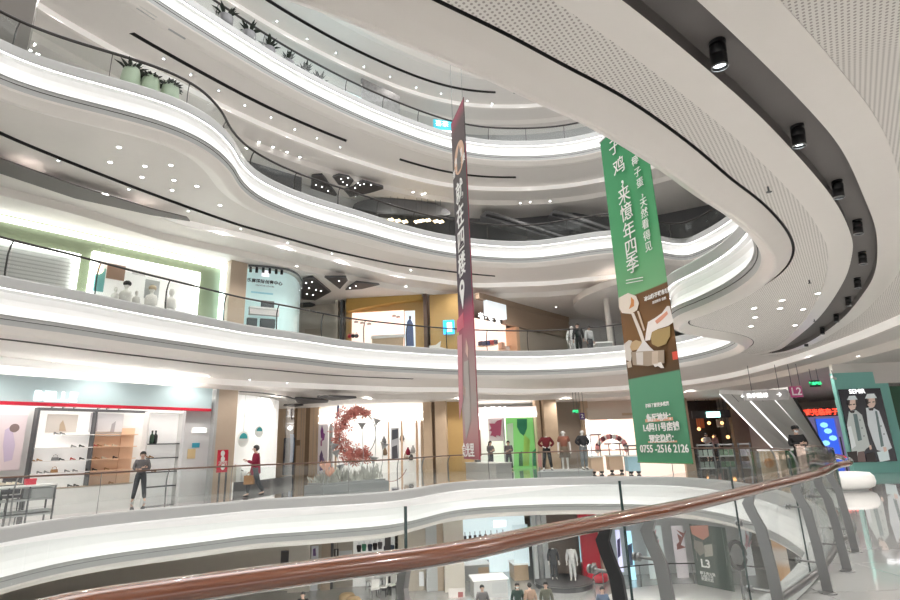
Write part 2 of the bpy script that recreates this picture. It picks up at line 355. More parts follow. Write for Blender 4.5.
for k in (2, 3, 4, 5, 6):
    z = HT[k]; E = EDGE[k]; mb = MB(); q_ = 1.15 if k == 2 else 1.0
    off = {}
    def D(d, k=k):
        if d not in off: off[d] = dilate(EDGE[k], d) if abs(d) > 1e-6 else EDGE[k]
        return off[d]
    mb.use(GREYW); band(mb, D(0.30), z+0.02, D(0.02), z+0.02, flip=True); band(mb, D(0.02), z+0.02, D(0.0), z-0.02, flip=True); band(mb, D(0.0), z-0.02, D(0.0), z-0.26*q_, flip=True); band(mb, D(0.0), z-0.26*q_, D(0.05), z-0.265*q_, flip=True)
    mb.use(STRIP); band(mb, D(0.05), z-0.265*q_, D(0.10), z-0.27*q_, flip=True)
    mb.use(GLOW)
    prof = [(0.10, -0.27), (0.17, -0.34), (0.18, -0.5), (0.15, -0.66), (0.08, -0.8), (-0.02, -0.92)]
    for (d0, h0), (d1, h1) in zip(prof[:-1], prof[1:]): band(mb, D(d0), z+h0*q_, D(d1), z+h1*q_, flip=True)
    mb.use(GREYW); band(mb, D(-0.02), z-0.92*q_, D(0.02), z-0.935*q_, flip=True); band(mb, D(0.02), z-0.935*q_, D(0.02), z-1.01*q_, flip=True)
    mb.use(DARK); band(mb, D(0.02), z-1.01*q_, D(0.04), z-1.02*q_, flip=True)
    mb.use(GREYW); band(mb, D(0.04), z-1.02*q_, D(0.06), z-1.15*q_, flip=True)
    mb.use(WHITE)
    RW = 0.54 if k == 3 else 0.85
    prof = [(0.06, -1.15), (0.09, -1.20), (0.16*RW/0.54, -1.27), (0.22*RW/0.54, -1.315), (0.25*RW/0.54, -1.33), (0.28*RW/0.54, -1.325), (0.40*RW/0.54, -1.25), (RW, -1.15)]
    for (d0, h0), (d1, h1) in zip(prof[:-1], prof[1:]): band(mb, D(d0), z+h0*q_, D(d1), z+h1*q_, flip=True)
    n = {2: 'first', 3: 'second', 4: 'third', 5: 'fourth', 6: 'fifth'}[k]
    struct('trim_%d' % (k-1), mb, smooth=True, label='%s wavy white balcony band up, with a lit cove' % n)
    # soffit
    mb = MB(); zc = z+SOF*q_; S0, S1, ST = SL_IN[k], SL_OUT[k], STEP[k]; RIM = D(RW)
    S0 = [max(a, b+0.25) for a, b in zip(S0, RIM)]; S1 = [max(a, b+0.02) for a, b in zip(S1, S0)]; ST = [max(a, b+0.5) for a, b in zip(ST, S1)]
    if k == 3:
        near = NEAR; other = set(range(NTH))-near
        RB = [r+0.045 for r in RIM]; C1 = [max(s-0.36, r+0.05) for s, r in zip(S0, RB)]; DD = [s+0.42 for s in S1]; ST = [max(a, b+0.3) for a, b in zip(ST, DD)]
        mb.use(DARK); band(mb, RIM, zc, RIM, zc+0.06, near, True); band(mb, RIM, zc+0.06, RB, zc+0.06, near, True); band(mb, RB, zc+0.06, RB, zc, near, True)
        mb.use(PERF); band(mb, RB, zc, C1, zc, near, True); band(mb, DD, zc, ST, zc, near, True)
        mb.use(WHITE); band(mb, C1, zc-0.012, S0, zc-0.012, near, True); band(mb, S1, zc-0.012, DD, zc-0.012, near, True)
        band(mb, C1, zc, C1, zc-0.012, near, True); band(mb, DD, zc-0.012, DD, zc, near, True)
        mb.use(CREAM); band(mb, RIM, zc, S0, zc, other, True); band(mb, S1, zc, ST, zc, other, True)
    else:
        mb.use(CREAM); band(mb, RIM, zc, S0, zc, None, True); band(mb, S1, zc, ST, zc, None, True)
    on = set(i for a in SLOTS[k] for i in a)
    mb.use(SLOT if k == 3 else DARK)
    dep = 0.14
    band(mb, S0, zc-0.012, S0, zc+dep, on, True); band(mb, S0, zc+dep, S1, zc+dep, on, True); band(mb, S1, zc+dep, S1, zc-0.012, on, True)
    mb.use(CREAM); band(mb, S0, zc, S1, zc, set(range(NTH))-on, True)
    mb.use(STEP_GLOW); band(mb, ST, zc, ST, zc-0.26, None, True); ST2 = [r+0.12 for r in ST]; mb.use(WHITE); band(mb, ST, zc-0.26, ST2, zc-0.28, None, True)
    ST3 = [r+1.3 for r in ST]; ST4 = [r+1.42 for r in ST]
    mb.use(CREAM); band(mb, ST2, zc-0.28, ST3, zc-0.28, None, True)
    mb.use(WHITE); band(mb, ST3, zc-0.28, ST4, zc-0.55, None, True)
    mb.use(CREAM); band(mb, ST4, zc-0.55, ROUT, zc-0.55, None, True)
    if k == 4:
        Q = [at(x, y, zc-0.29) for x, y in [(-30, 147), (0, 158), (75, 185), (150, 208), (187, 217), (190, 221), (150, 214.5), (75, 198), (0, 173), (-30, 163)]]; mb.use(SLOT); mb.prism([(p.x, p.y) for p in Q], zc-0.31, zc-0.27)
    struct('ceiling', mb, label={2: 'underside of the floor below, over the lowest shops', 3: 'cream ceiling overhead with perforated panels and a dark light slot', 4: 'cream ceiling of the level above with a black light slot', 5: 'ceiling two levels up with a black light slot', 6: 'topmost grey ceiling with a black light slot'}[k])
    SL_IN[k], SL_OUT[k], STEP[k] = S0, S1, ST
# outer walls behind the shops
mb = MB(); R1 = [45.9]*NTH; sel = arc((44, 2), (-44, -2))
WALL = mat('warm_wall', (0.62, 0.55, 0.47), 0.6, noise=0.08)
band(mb, R1, -6, R1, 27, sel, True)
struct('wall_back', mb, WALL, label='warm plaster wall behind the shops')
# ------------------------------------------------------------------ light: daylight through the open well, an added overhead light and rings of added spots
w = bpy.data.worlds.new('sky'); SC.world = w; w.use_nodes = True
w.node_tree.nodes['Background'].inputs[0].default_value = (1.0, 0.985, 0.965, 1); w.node_tree.nodes['Background'].inputs[1].default_value = 0.8
def area(name, loc, size, power, col=(1, 0.97, 0.93), sy=None, rot=(0, 0, 0)):
    l = bpy.data.lights.new(name, 'AREA'); l.energy = power; l.color = col; l.shape = 'RECTANGLE'; l.size = size; l.size_y = sy or size
    o = bpy.data.objects.new(name, l); COL.objects.link(o); o.location = loc; o.rotation_euler = rot; return o
def fill_spot(loc, power, col=(1, 0.95, 0.9), ang=150, r=0.06):
    l = bpy.data.lights.new('lamp', 'SPOT'); l.energy = power; l.color = col; l.spot_size = math.radians(ang); l.spot_blend = 0.6; l.shadow_soft_size = r  # bare spot with no fitting, added to brighten the floors
    o = bpy.data.objects.new('lamp', l); COL.objects.link(o); o.location = loc; return o
area('added_well_light', (0.5, 14, 27.5), 18, 1200, (1, 1, 1), 20)  # unseen area light added over the well for brightness
FILL_SPOTS = []
for k in (2, 3, 4, 5, 6):
    zc = HT[k]+SOF*(1.15 if k == 2 else 1)
    for off, zo, step in ((2.4, 0.0, 22), (6.0, -0.28, 27), (11.0, -0.28, 36)) + (((17.0, -0.55, 30),) if k == 3 else ()):  # the outermost ring is added to brighten the dark far corridor
        ring = dilate(EDGE[k], off)
        if off > 3: ring = [max(a, b+1.0) for a, b in zip(ring, STEP[k])]
        else: ring = [(a+b)/2 for a, b in zip(SL_OUT[k], STEP[k])]
        for i in range(0, NTH, step):
            p = pt(i, ring, zc+zo-0.03)
            if p.y < -2: continue
            FILL_SPOTS.append((k, off, i, p)); fill_spot(p, (190 if off > 3 else 130)*(0.6 if k == 3 and p.y > 15 and off < 16 else 2.4 if k == 2 and p.y > 12 else 1.0))
SC.view_settings.view_transform = 'Standard'; SC.view_settings.look = 'None'; SC.view_settings.gamma = 1.0; SC.view_settings.exposure = 1.3
SC.cycles.diffuse_bounces = 6
# ================================================================== balustrades
GLASS = glass_mat('clear_glass', (0.95, 0.97, 0.965), 0.9, 0.02)
STEEL = mat('brushed_steel', (0.30, 0.30, 0.30), 0.32, 0.85)
DSTEEL = mat('dark_bronze_rail', (0.045, 0.04, 0.038), 0.35, 0.3)
BRONZE = mat('bronze_rail', (0.16, 0.10, 0.075), 0.3, 0.6)
EDGEG = mat('green_glass_edge', (0.03, 0.06, 0.06), 0.2)
def arclen_path(ring, ids, z):
    return [pt(i, ring, z) for i in ids]
def resample(P, step):
    out = [P[0]]; acc = 0.0
    for a, b in zip(P[:-1], P[1:]):
        L = (b-a).length
        while acc+L >= step:
            f = (step-acc)/L; a = a+(b-a)*f; out.append(a); L = (b-a).length; acc = 0.0
        acc += L
    return out
def balustrade(name, label, ids, ring, z, spacing, railmat, r, group=None, hz=1.1, gtop=1.02, pw=0.05):
    P = arclen_path(ring, ids, z); joints = resample(P, spacing)
    t = thing(name, label, 'railing', P[len(P)//2], 0, group)
    mb = MB(); mb.tube([p+Vector((0, 0, hz)) for p in P], r, 8); obj('handrail', mb, railmat, t, True)
    fine = resample(P, spacing/6)
    for j in range(0, len(fine)-6, 6):
        seg = fine[j:j+7]; mb = MB()
        a = [p.lerp(seg[3], 0.012) for p in seg]
        for p, q in zip(a[:-1], a[1:]):
            d = (q-p).normalized(); n = Vector((d.y, -d.x, 0))*0.006
            lo = Vector((0, 0, 0.05)); hi = Vector((0, 0, gtop))
            mb.add([p+n+lo, q+n+lo, q+n+hi, p+n+hi, p-n+lo, q-n+lo, q-n+hi, p-n+hi], [(0, 1, 2, 3), (5, 4, 7, 6), (3, 2, 6, 7)])
        obj('glass_panel', mb, GLASS, t)
    for p, q in zip(joints, joints[1:]+[P[-1]]):
        d = (q-p); ang = math.atan2(d.y, d.x); n = Vector((math.sin(ang), -math.cos(ang), 0))   # away from the void is +n for an anticlockwise ring
        mb = MB(); prof = [(0.07, 0.0), (0.11, 0.35), (0.12, 0.75), (0.07, 0.95), (0.0, hz-0.02)]
        for (d0, h0), (d1, h1) in zip(prof[:-1], prof[1:]):
            a = p+n*d0+Vector((0, 0, h0)); b = p+n*d1+Vector((0, 0, h1)); s = Vector((math.cos(ang), math.sin(ang), 0))*0.009; w_ = n*pw/2
            mb.add([a-s-w_, a+s-w_, a+s+w_, a-s+w_, b-s-w_, b+s-w_, b+s+w_, b-s+w_], [(0, 1, 5, 4), (1, 2, 6, 5), (2, 3, 7, 6), (3, 0, 4, 7), (4, 5, 6, 7), (3, 2, 1, 0)])
        obj('post', mb, STEEL if railmat is not DSTEEL else DSTEEL, t)
    return t
balustrade('balustrade', 'glass balustrade with thin bronze handrail along the far edge of the same floor', arc((9.3, 15.4), (-12.9, 12.6)), GLINE[2], 0.0, 1.95, BRONZE, 0.026)
balustrade('balustrade', 'glass balustrade with black handrail on the first wavy band above', arc((10.6, 20.4), (-11.3, 10.0)), GLINE[3], HT[3], 2.1, DSTEEL, 0.034)
balustrade('balustrade', 'glass balustrade with black handrail on the S-curved band with the pots', arc((14.0, 20.0), (-11.7, 9.3)), GLINE[4], HT[4], 2.1, DSTEEL, 0.045)
balustrade('balustrade', 'glass balustrade with black handrail on the topmost lit band', arc((10.0, 24.4), (-11.2, 12.2)), GLINE[5], HT[5], 2.1, DSTEEL, 0.05)
# the one the photographer leans over
RAILM = None
def rail_mat():
    m = bpy.data.materials.new('lacquered_wood_handrail'); m.use_nodes = True; nt = m.node_tree; b = nt.nodes['Principled BSDF']
    tc = nt.nodes.new('ShaderNodeTexCoord'); mp = nt.nodes.new('ShaderNodeMapping'); mp.inputs['Scale'].default_value = (3, 3, 40); nz = nt.nodes.new('ShaderNodeTexNoise'); nz.inputs['Scale'].default_value = 2.0
    cr = nt.nodes.new('ShaderNodeValToRGB'); cr.color_ramp.elements[0].color = (0.105, 0.030, 0.014, 1); cr.color_ramp.elements[1].color = (0.19, 0.066, 0.03, 1)
    nt.links.new(tc.outputs['Object'], mp.inputs[0]); nt.links.new(mp.outputs[0], nz.inputs[0]); nt.links.new(nz.outputs['Fac'], cr.inputs[0]); nt.links.new(cr.outputs[0], b.inputs['Base Color'])
    b.inputs['Roughness'].default_value = 0.25; b.inputs['Coat Weight'].default_value = 1.0; b.inputs['Coat Roughness'].default_value = 0.06; b.inputs['Specular IOR Level'].default_value = 0.6
    return m
RAILM = rail_mat()
HR = trace([(-60, 632), (60, 600-3), (200, 577), (330, 560), (450, 545), (530, 529), (600, 516), (670, 503.5), (720, 493), (770, 481.5), (800, 475), (822, 469), (834, 463)], 1.12)
HR += [Vector((5.75, 8.35)), Vector((6.45, 9.3)), Vector((7.2, 10.6)), Vector((8.1, 12.5)), Vector((8.6, 13.9))]
hr = openspline(HR)
for _ in range(8): hr = [hr[0]]+[(hr[i-1]+2*hr[i]+hr[i+1])/4 for i in range(1, len(hr)-1)]+[hr[-1]]
nt_ = thing('balustrade', 'nearest glass balustrade with thick reddish-brown handrail crossing the whole frame', 'railing', (2.0, 4.3, 0))
mb = MB(); mb.tube([Vector((p.x, p.y, 1.085)) for p in hr], 0.060, 14, flat=0.75); obj('handrail', mb, RAILM, nt_, True)
hr3 = [Vector((p.x, p.y, 0)) for p in hr]
def off_path(P, d):
    out = []
    for i, p in enumerate(P):
        t = (P[min(i+1, len(P)-1)]-P[max(i-1, 0)]).normalized(); out.append(p+Vector((t.y, -t.x, 0))*d)
    return out
gl = off_path(hr3, -0.17)                                    # glass hangs on the void side of the handrail
def near_i(P, q): return min(range(len(P)), key=lambda i: (P[i].xy-Vector(q)).length)
def near_px(P, x, z): return min(range(len(P)), key=lambda i: abs(px_of((P[i].x, P[i].y, z))-x) if P[i].y > 0.5 and i < len(P)-40 else 1e9)
ji = [0]+[near_px(gl, x, 1.28) for x in (400, 618, 729, 788)]
fr = [tuple(q) for q in [(6.2, 8.9), (7.2, 10.6)]]
ji += [near_i(gl, q) for q in fr]+[len(gl)-1]; ji = sorted(set(ji))
for a, b in zip(ji[:-1], ji[1:]):
    seg = gl[a:b+1]; mb = MB()
    seg = [seg[0].lerp(seg[1], 0.04)]+seg[1:-1]+[seg[-1].lerp(seg[-2], 0.04)]
    for p, q in zip(seg[:-1], seg[1:]):
        d = (q-p).normalized(); n = Vector((d.y, -d.x, 0))*0.006; lo = Vector((0, 0, -0.12)); hi = Vector((0, 0, 1.28))
        mb.add([p+n+lo, q+n+lo, q+n+hi, p+n+hi, p-n+lo, q-n+lo, q-n+hi, p-n+hi], [(0, 1, 2, 3), (5, 4, 7, 6)])
    g = obj('glass_panel', mb, GLASS, nt_)
    mb = MB(); p = seg[-1]; d = (seg[-1]-seg[-2]).normalized()
    mb.box(p+Vector((0, 0, 0.58))+d*0.002, (0.010, 0.014, 1.40), math.atan2(d.y, d.x)); obj('panel_edge', mb, EDGEG, g)
# curved blade posts with glass clamps
for px in (415, 612, 655, 752, 800, 822, 834):
    i = max(2, min(near_px(hr3, px, 1.05), len(hr3)-3)); p = hr3[i]; t = (hr3[i+1]-hr3[i-1]).normalized(); n = Vector((t.y, -t.x, 0))
    mb = MB(); prof = [(0.06, 0.0), (0.07, 0.45), (0.05, 0.75), (0.015, 0.90), (-0.03, 1.0), (0.0, 1.06)]
    prof = [(0.05, 0.0), (0.03, 0.45), (0.00, 0.78), (-0.05, 0.90), (-0.07, 0.97), (-0.02, 1.06)]
    vs = []; s = t*0.011
    for d0, h0 in prof:
        c = p+n*d0+Vector((0, 0, h0)); w_ = n*0.045 if h0 < 1.0 else n*0.03
        vs += [c-s-w_, c+s-w_, c+s+w_, c-s+w_]
    fs = [(3, 2, 1, 0), tuple(range(len(vs)-4, len(vs)))]
    for k in range(len(prof)-1):
        o = 4*k; fs += [(o+a, o+(a+1) % 4, o+4+(a+1) % 4, o+4+a) for a in range(4)]
    mb.add(vs, fs); po = obj('post', mb, STEEL if px != 612 else BLACK, nt_)
    for h in (0.28, 0.80):
        c = p+Vector((0, 0, h)); mb = MB(); mb.tube([c+n*0.02, c-n*0.175], 0.010, 8); mb.tube([c-n*0.175, c-n*0.19], 0.026, 10); mb.tube([c-n*0.145, c-n*0.158], 0.026, 10); obj('glass_clamp', mb, STEEL, po)
    mb = MB(); mb.lathe([(0.075, 0), (0.075, 0.012), (0.05, 0.02)], p+n*0.05, 14); obj('base_plate', mb, STEEL, po)

mb = MB(); br = [q+Vector((0, 0, 0.10)) for q in off_path(hr3, -0.12)]; mb.tube(br, 0.035, 8); obj('bottom_rail', mb, STEEL, nt_, True)
# ================================================================== people and mannequins
SKIN = mat('skin', (0.62, 0.42, 0.33), 0.55); HAIR = mat('black_hair', (0.012, 0.010, 0.010), 0.5); EYE_M = mat('dark_eye', (0.02, 0.02, 0.02), 0.3); LIP = mat('lips', (0.5, 0.2, 0.18), 0.5)
MQ = mat('mannequin_white', (0.80, 0.78, 0.75), 0.35)
MASK = mat('pale_face_mask', (0.72, 0.78, 0.82), 0.7)
def cloth(name, c): return mat(name, c, 0.85, noise=0.25, nscale=9)
SKC = [0]
def skin(chains, sub=1):
    """grow one tapered surface over joined bone chains; chains = [[(point, radius), ...]], shared points join"""
    key = {}; vs = []; rs = []; es = []
    for ch in chains:
        prev = None
        for p, r in ch:
            k = tuple(round(c, 4) for c in p)
            if k not in key: key[k] = len(vs); vs.append(p); rs.append(r)
            i = key[k]
            if prev is not None: es.append((prev, i))
            prev = i
    me = bpy.data.meshes.new('bones'); me.from_pydata(vs, es, []); o = bpy.data.objects.new('bones', me); COL.objects.link(o)
    md = o.modifiers.new('s', 'SKIN'); md.use_smooth_shade = True
    for i, d in enumerate(me.skin_vertices[0].data): d.radius = (rs[i], rs[i]); d.use_root = (i == 0)
    sd = o.modifiers.new('d', 'SUBSURF'); sd.levels = sub; sd.render_levels = sub
    bpy.context.view_layer.update()
    m2 = bpy.data.meshes.new_from_object(o.evaluated_get(bpy.context.evaluated_depsgraph_get()))
    mb = MB(); mb.add([tuple(v.co) for v in m2.vertices], [tuple(p.vertices) for p in m2.polygons])
    bpy.data.objects.remove(o); bpy.data.meshes.remove(me); bpy.data.meshes.remove(m2)
    return mb
V = Vector
def figure(label, loc, rz, height=1.66, stance='stand', arms='down', top=None, legs=None, shoes=None, hair='short', group=None, mannequin=False, head=True, sleeve=1.0, coat=0.0, skirt=None, cat=None, name=None, cap=None, mask=False, lean=0.0):
    k = height/1.68
    t = thing(name or ('mannequin' if mannequin else 'person'), label, cat or ('mannequin' if mannequin else 'person'), loc, rz, group)
    body = MQ if mannequin else SKIN
    hipz = 0.90; dy = 0.0; sit = stance == 'sit'
    if sit: hipz = 0.50
    P = V((0, 0, hipz+0.04)); W = V((0, 0.0+lean*0.3, hipz+0.17)); CH = V((0, 0.01+lean*0.7, hipz+0.38)); NB = V((0, lean, hipz+0.51)); NK = V((0, 0.015+lean, hipz+0.575)); JW = V((0, 0.05+lean, hipz+0.63)); HD = V((0, 0.03+lean, hipz+0.69)); CR = V((0, 0.015+lean, hipz+0.755))
    sh = {s: V((0.18*s, lean, hipz+0.475)) for s in (-1, 1)}
    hip = {s: V((0.085*s, 0, hipz-0.02)) for s in (-1, 1)}
    st = {'stand': ((0.09, 0.01), (0.10, 0.0), (0.09, 0.01), (0.10, 0.0)), }
    leg = {}
    for s in (-1, 1):
        if stance == 'walk': kn = V((0.09*s, 0.16*s+0.05, 0.49)); an = V((0.085*s, 0.26*s-0.04, 0.10 if s > 0 else 0.16))
        elif stance == 'apart': kn = V((0.13*s, 0.02, 0.49)); an = V((0.18*s, -0.01, 0.09))
        elif sit: kn = V((0.11*s, 0.42, 0.50)); an = V((0.11*s, 0.40, 0.09))
        else: kn = V((0.095*s, 0.02, 0.49)); an = V((0.10*s, -0.01, 0.09))
        toe = an+V((0.02*s, 0.15, -0.055)); leg[s] = (kn, an, toe)
    arm = {}
    for s in (-1, 1):
        a = arms if isinstance(arms, str) else arms[0 if s < 0 else 1]
        if a == 'down': el = sh[s]+V((0.07*s, -0.03, -0.28)); wr = sh[s]+V((0.08*s, 0.04, -0.52)); hd = wr+V((0.0, 0.03, -0.09))
        elif a == 'phone': el = sh[s]+V((0.05*s, 0.02, -0.27)); wr = V((0.09*s, 0.27+lean, hipz+0.30)); hd = wr+V((-0.04*s, 0.07, 0.03))
        elif a == 'fold': el = sh[s]+V((0.07*s, 0.05, -0.26)); wr = V((-0.03*s, 0.19, hipz+0.24+0.03*s)); hd = wr+V((-0.08*s, 0.0, 0.0))
        elif a == 'strap': el = sh[s]+V((0.10*s, 0.02, -0.25)); wr = sh[s]+V((0.01*s, 0.14, -0.10)); hd = wr+V((-0.02*s, 0.0, 0.08))
        elif a == 'bag': el = sh[s]+V((0.06*s, 0.05, -0.27)); wr = sh[s]+V((0.04*s, 0.16, -0.46)); hd = wr+V((0.0, 0.03, -0.08))
        elif a == 'back': el = sh[s]+V((0.10*s, -0.10, -0.25)); wr = sh[s]+V((0.03*s, -0.16, -0.44)); hd = wr+V((-0.06*s, 0.0, -0.06))
        elif a == 'hip': el = sh[s]+V((0.17*s, -0.02, -0.22)); wr = V((0.15*s, 0.06, hipz+0.12)); hd = wr+V((-0.06*s, 0.05, -0.03))
        arm[s] = (el, wr, hd)
    ch = [[(P, 0.118), (W, 0.095), (CH, 0.115), (NB, 0.085), (NK, 0.05)] + ([(JW, 0.066), (HD, 0.093), (CR, 0.06)] if head else [])]
    for s in (-1, 1):
        ch.append([(CH, 0.115), (sh[s], 0.058), (arm[s][0], 0.042), (arm[s][1], 0.028), (arm[s][2], 0.03)])
        ch.append([(P, 0.118), (hip[s], 0.085), (leg[s][0], 0.058), (leg[s][1], 0.038), (leg[s][2], 0.034)])
    mb = skin(ch, 2); mb.use(body)
    mb.m = [0]*len(mb.f)
    for s in (-1, 1):                                                        # five fingers each hand, the thumb from the side of the palm
        el, wr, hd = arm[s]; d = (hd-wr).normalized(); side = d.cross(V((0, 1, 0.2))).normalized(); cur = side.cross(d).normalized()*0.02
        for q, (o_, L) in enumerate(((-0.024, 0.06), (-0.008, 0.072), (0.008, 0.068), (0.022, 0.052))):
            b = hd+side*o_+d*0.012; mb.tube([b, b+d*L*0.5, b+d*L*0.8+cur, b+d*L*0.85+cur*2], [0.0095, 0.0085, 0.008, 0.006], 6)
        b = hd-side*0.024-d*0.03; mb.tube([b, b-side*0.03+d*0.02, b-side*0.03+d*0.05+cur*0.5], [0.011, 0.01, 0.008], 6)
    if head:
        mb.tube([HD+V((0, 0.085, 0.01)), HD+V((0, 0.115, -0.02)), HD+V((0, 0.092, -0.03))], [0.010, 0.017, 0.012], 6)   # nose
        for s in (-1, 1): mb.ball(HD+V((0.093*s, 0.0, -0.015)), 0.03, 8, (0.35, 0.7, 1))                                  # ears
        if not mannequin:
            mb.use(EYE_M)
            for s in (-1, 1): mb.ball(HD+V((0.035*s, 0.083, 0.012)), 0.013, 6, (1.3, 0.5, 0.6))
            mb.use(LIP); mb.ball(HD+V((0, 0.085, -0.058)), 0.02, 6, (1.2, 0.4, 0.35))
    bo = obj('body', mb, None, t, True, world=False)
    if top is not None:
        c = [[(P+V((0, 0, -coat)), 0.145+coat*0.12), (W, 0.128), (CH, 0.142), (NB, 0.088)]]
        for s in (-1, 1):
            el, wr, hd = arm[s]; end = el.lerp(wr, 0.97) if sleeve >= 1 else sh[s].lerp(el, sleeve*1.2)
            q = [(CH, 0.142), (sh[s], 0.074)] + ([(el, 0.058), (end, 0.045)] if sleeve >= 1 else [(end, 0.06)])
            c.append(q)
        c = [[(p, r*1.2) for p, r in ch_] for ch_ in c]
        obj('coat' if coat else 'shirt', skin(c, 1), top, t, True, world=False)
    if legs is not None and skirt is None:
        c = [[(P+V((0, 0, 0.12)), 0.112), (P, 0.132)]]
        for s in (-1, 1): c.append([(P, 0.132), (hip[s], 0.10), (leg[s][0], 0.072), (leg[s][1]+V((0, 0, 0.02)), 0.056)])
        c = [[(p, r*1.15) for p, r in ch_] for ch_ in c]
        obj('trousers', skin(c, 1), legs, t, True, world=False)
    if skirt is not None:
        mb = MB(); mb.lathe([(0.12, hipz+0.16), (0.16, hipz), (0.25, hipz-0.36), (0.24, hipz-0.36), (0.12, hipz+0.14)], (0, 0, 0), 18); obj('skirt', mb, skirt, t, True, world=False)
    if shoes is not None:
        for s in (-1, 1):
            kn, an, toe = leg[s]; mb = skin([[(an+V((0, -0.035, -0.045)), 0.042), (an+V((0, 0.05, -0.045)), 0.046), (toe, 0.036)]], 1); obj('shoe', mb, shoes, t, True, world=False)
    if head and hair and not mannequin:
        mb = MB(); mb.ball(HD+V((0, -0.016, 0.026)), 0.108, 12, (0.96, 1.0, 0.98))
        mb.v = [(x, y if not (z < HD.z+0.03 and y > HD.y+0.02) else HD.y+0.02, z) for x, y, z in mb.v]
        if hair == 'long':
            mb.tube([HD+V((0, -0.06, 0.04)), HD+V((0, -0.10, -0.10)), HD+V((0, -0.13, -0.27))], [0.09, 0.092, 0.05], 10)
        elif hair == 'tail':
            mb.tube([HD+V((0, -0.10, 0.04)), HD+V((0, -0.17, 0.0)), HD+V((0, -0.17, -0.16)), HD+V((0, -0.15, -0.26))], [0.03, 0.04, 0.035, 0.012], 8)
        elif hair == 'bun': mb.ball(HD+V((0, -0.11, 0.07)), 0.05, 8)
        obj('hair', mb, HAIR, t, True, world=False)
    if mask:
        mb = MB(); mb.ball(HD+V((0, 0.05, -0.045)), 0.068, 10, (0.95, 0.75, 0.7)); obj('face_mask', mb, MASK, t, True, world=False)
    if cap is not None:
        mb = MB(); mb.lathe([(0.112, 0.0), (0.116, 0.05), (0.09, 0.095), (0.02, 0.115), (0.0, 0.115)], HD+V((0, -0.005, 0.03)), 14); mb.prism([(-0.08, HD.y+0.08), (0.08, HD.y+0.08), (0.06, HD.y+0.19), (-0.06, HD.y+0.19)], HD.z+0.035, HD.z+0.047)
        obj('cap', mb, cap, t, True, world=False)
    for c in [o for o in COL.objects if o.parent == t]: c.data.transform(Matrix.Scale(k, 4))
    t['_hands'] = [list(arm[s][2]*k) for s in (-1, 1)]
    return t
def hand_world(t, side):
    h = t['_hands'][0 if side < 0 else 1]; return t.matrix_basis @ Vector(h)
# ================================================================== banners hanging in the void
class Plane:
    """upright plane through ground points A and B (A left, B right as seen by the photographer); u runs A to B, n faces the photographer"""
    def __init__(s, A, B):
        s.A = Vector((A[0], A[1], 0)); s.u = (Vector((B[0], B[1], 0))-s.A).normalized(); s.n = Vector((s.u.y, -s.u.x, 0))
        s.ang = math.atan2(s.u.y, s.u.x); s.L = (Vector((B[0], B[1], 0))-s.A).length
    def uz(s, px, py, d=0.0):
        r = ray(px, py); t = ((s.A+s.n*d-EYEP).dot(s.n))/r.dot(s.n); p = EYEP+r*t; return (p-s.A).dot(s.u), p.z
    def P(s, u, z, d=0.0): return s.A+s.u*u+s.n*d+Vector((0, 0, z))
    def pix(s, px, py, d=0.0): u, z = s.uz(px, py, d); return s.P(u, z, d)
    def box(s, mb, u0, u1, z0, z1, d0=0.0, d1=0.02):
        return mb.box(s.P((u0+u1)/2, (z0+z1)/2, (d0+d1)/2), (abs(u1-u0), abs(d1-d0), abs(z1-z0)), s.ang)
    def pbox(s, mb, x0, y0, x1, y1, d0=0.0, d1=0.02):
        """box whose opposite corners are sighted at picture points (x0,y0) upper left and (x1,y1) lower right, squared upright"""
        a = s.uz(x0, y0, d1); b = s.uz(x1, y1, d1); return s.box(mb, a[0], b[0], b[1], a[1], d0, d1)
    def plate(s, mb, pts, d, th=0.006, pixels=True):
        q = [s.uz(*p, d) if pixels else p for p in pts]
        return mb.plate(q, s.A+s.n*d, s.u, (0, 0, 1), th)
    def text(s, name, body, px, py, size, m, parent, d=0.02, **kw):
        u, z = s.uz(px, py, d); return text(name, body, size, s.P(u, z, d), s.u, (0, 0, 1), m, parent, **kw)
    def disc(s, mb, px, py, r, d, th=0.006, sx=1.0, n=20):
        u, z = s.uz(px, py, d); return mb.plate([(u+r*sx*math.cos(2*PI*i/n), z+r*math.sin(2*PI*i/n)) for i in range(n)], s.A+s.n*d, s.u, (0, 0, 1), th)
PW = mat('printed_white', (0.86, 0.86, 0.84), 0.6)
def flatm(n, c): return mat(n, c, 0.6)
A = at(638, 462, 1.0); B = at(693, 463.5, 1.0)
gb = Plane(A, B); GT = 9.6; W_ = gb.L
t = thing('hanging_banner', 'wide green cloth banner with white characters, a food picture and a telephone number', 'banner', gb.P(W_/2, 1.0))
zA = gb.uz(645, 290)[1]; zB = gb.uz(660, 373)[1]; zz = lambda z: (z-1.0)/(GT-1.0)
gm = ramp_mat('green_print', [(0.0, (0.06, 0.25, 0.13)), (zz(zB)-0.003, (0.10, 0.31, 0.18)), (zz(zB), (0.085, 0.045, 0.015)), (zz((zA+zB)/2), (0.20, 0.095, 0.025)), (zz(zA)-0.003, (0.15, 0.07, 0.022)), (zz(zA), (0.17, 0.42, 0.20)), (zz(zA)+0.18, (0.06, 0.33, 0.13)), (1.0, (0.012, 0.23, 0.08))])
mb = MB(); N = 10
vs = [gb.P(W_*i/N, z, 0.012*math.sin(3.1*i/N*2)) for z in (1.0, 3.0, 5.0, 7.0, GT) for i in range(N+1)]
vs += [v-gb.n*0.012 for v in vs]; h = 5*(N+1)
fs = []
for r in range(4):
    for i in range(N):
        a = r*(N+1)+i; fs += [(a, a+1, a+N+2, a+N+1), (h+a, h+a+N+1, h+a+N+2, h+a+1)]
mb.add(vs, fs); obj('banner_cloth', mb, gm, t, True)
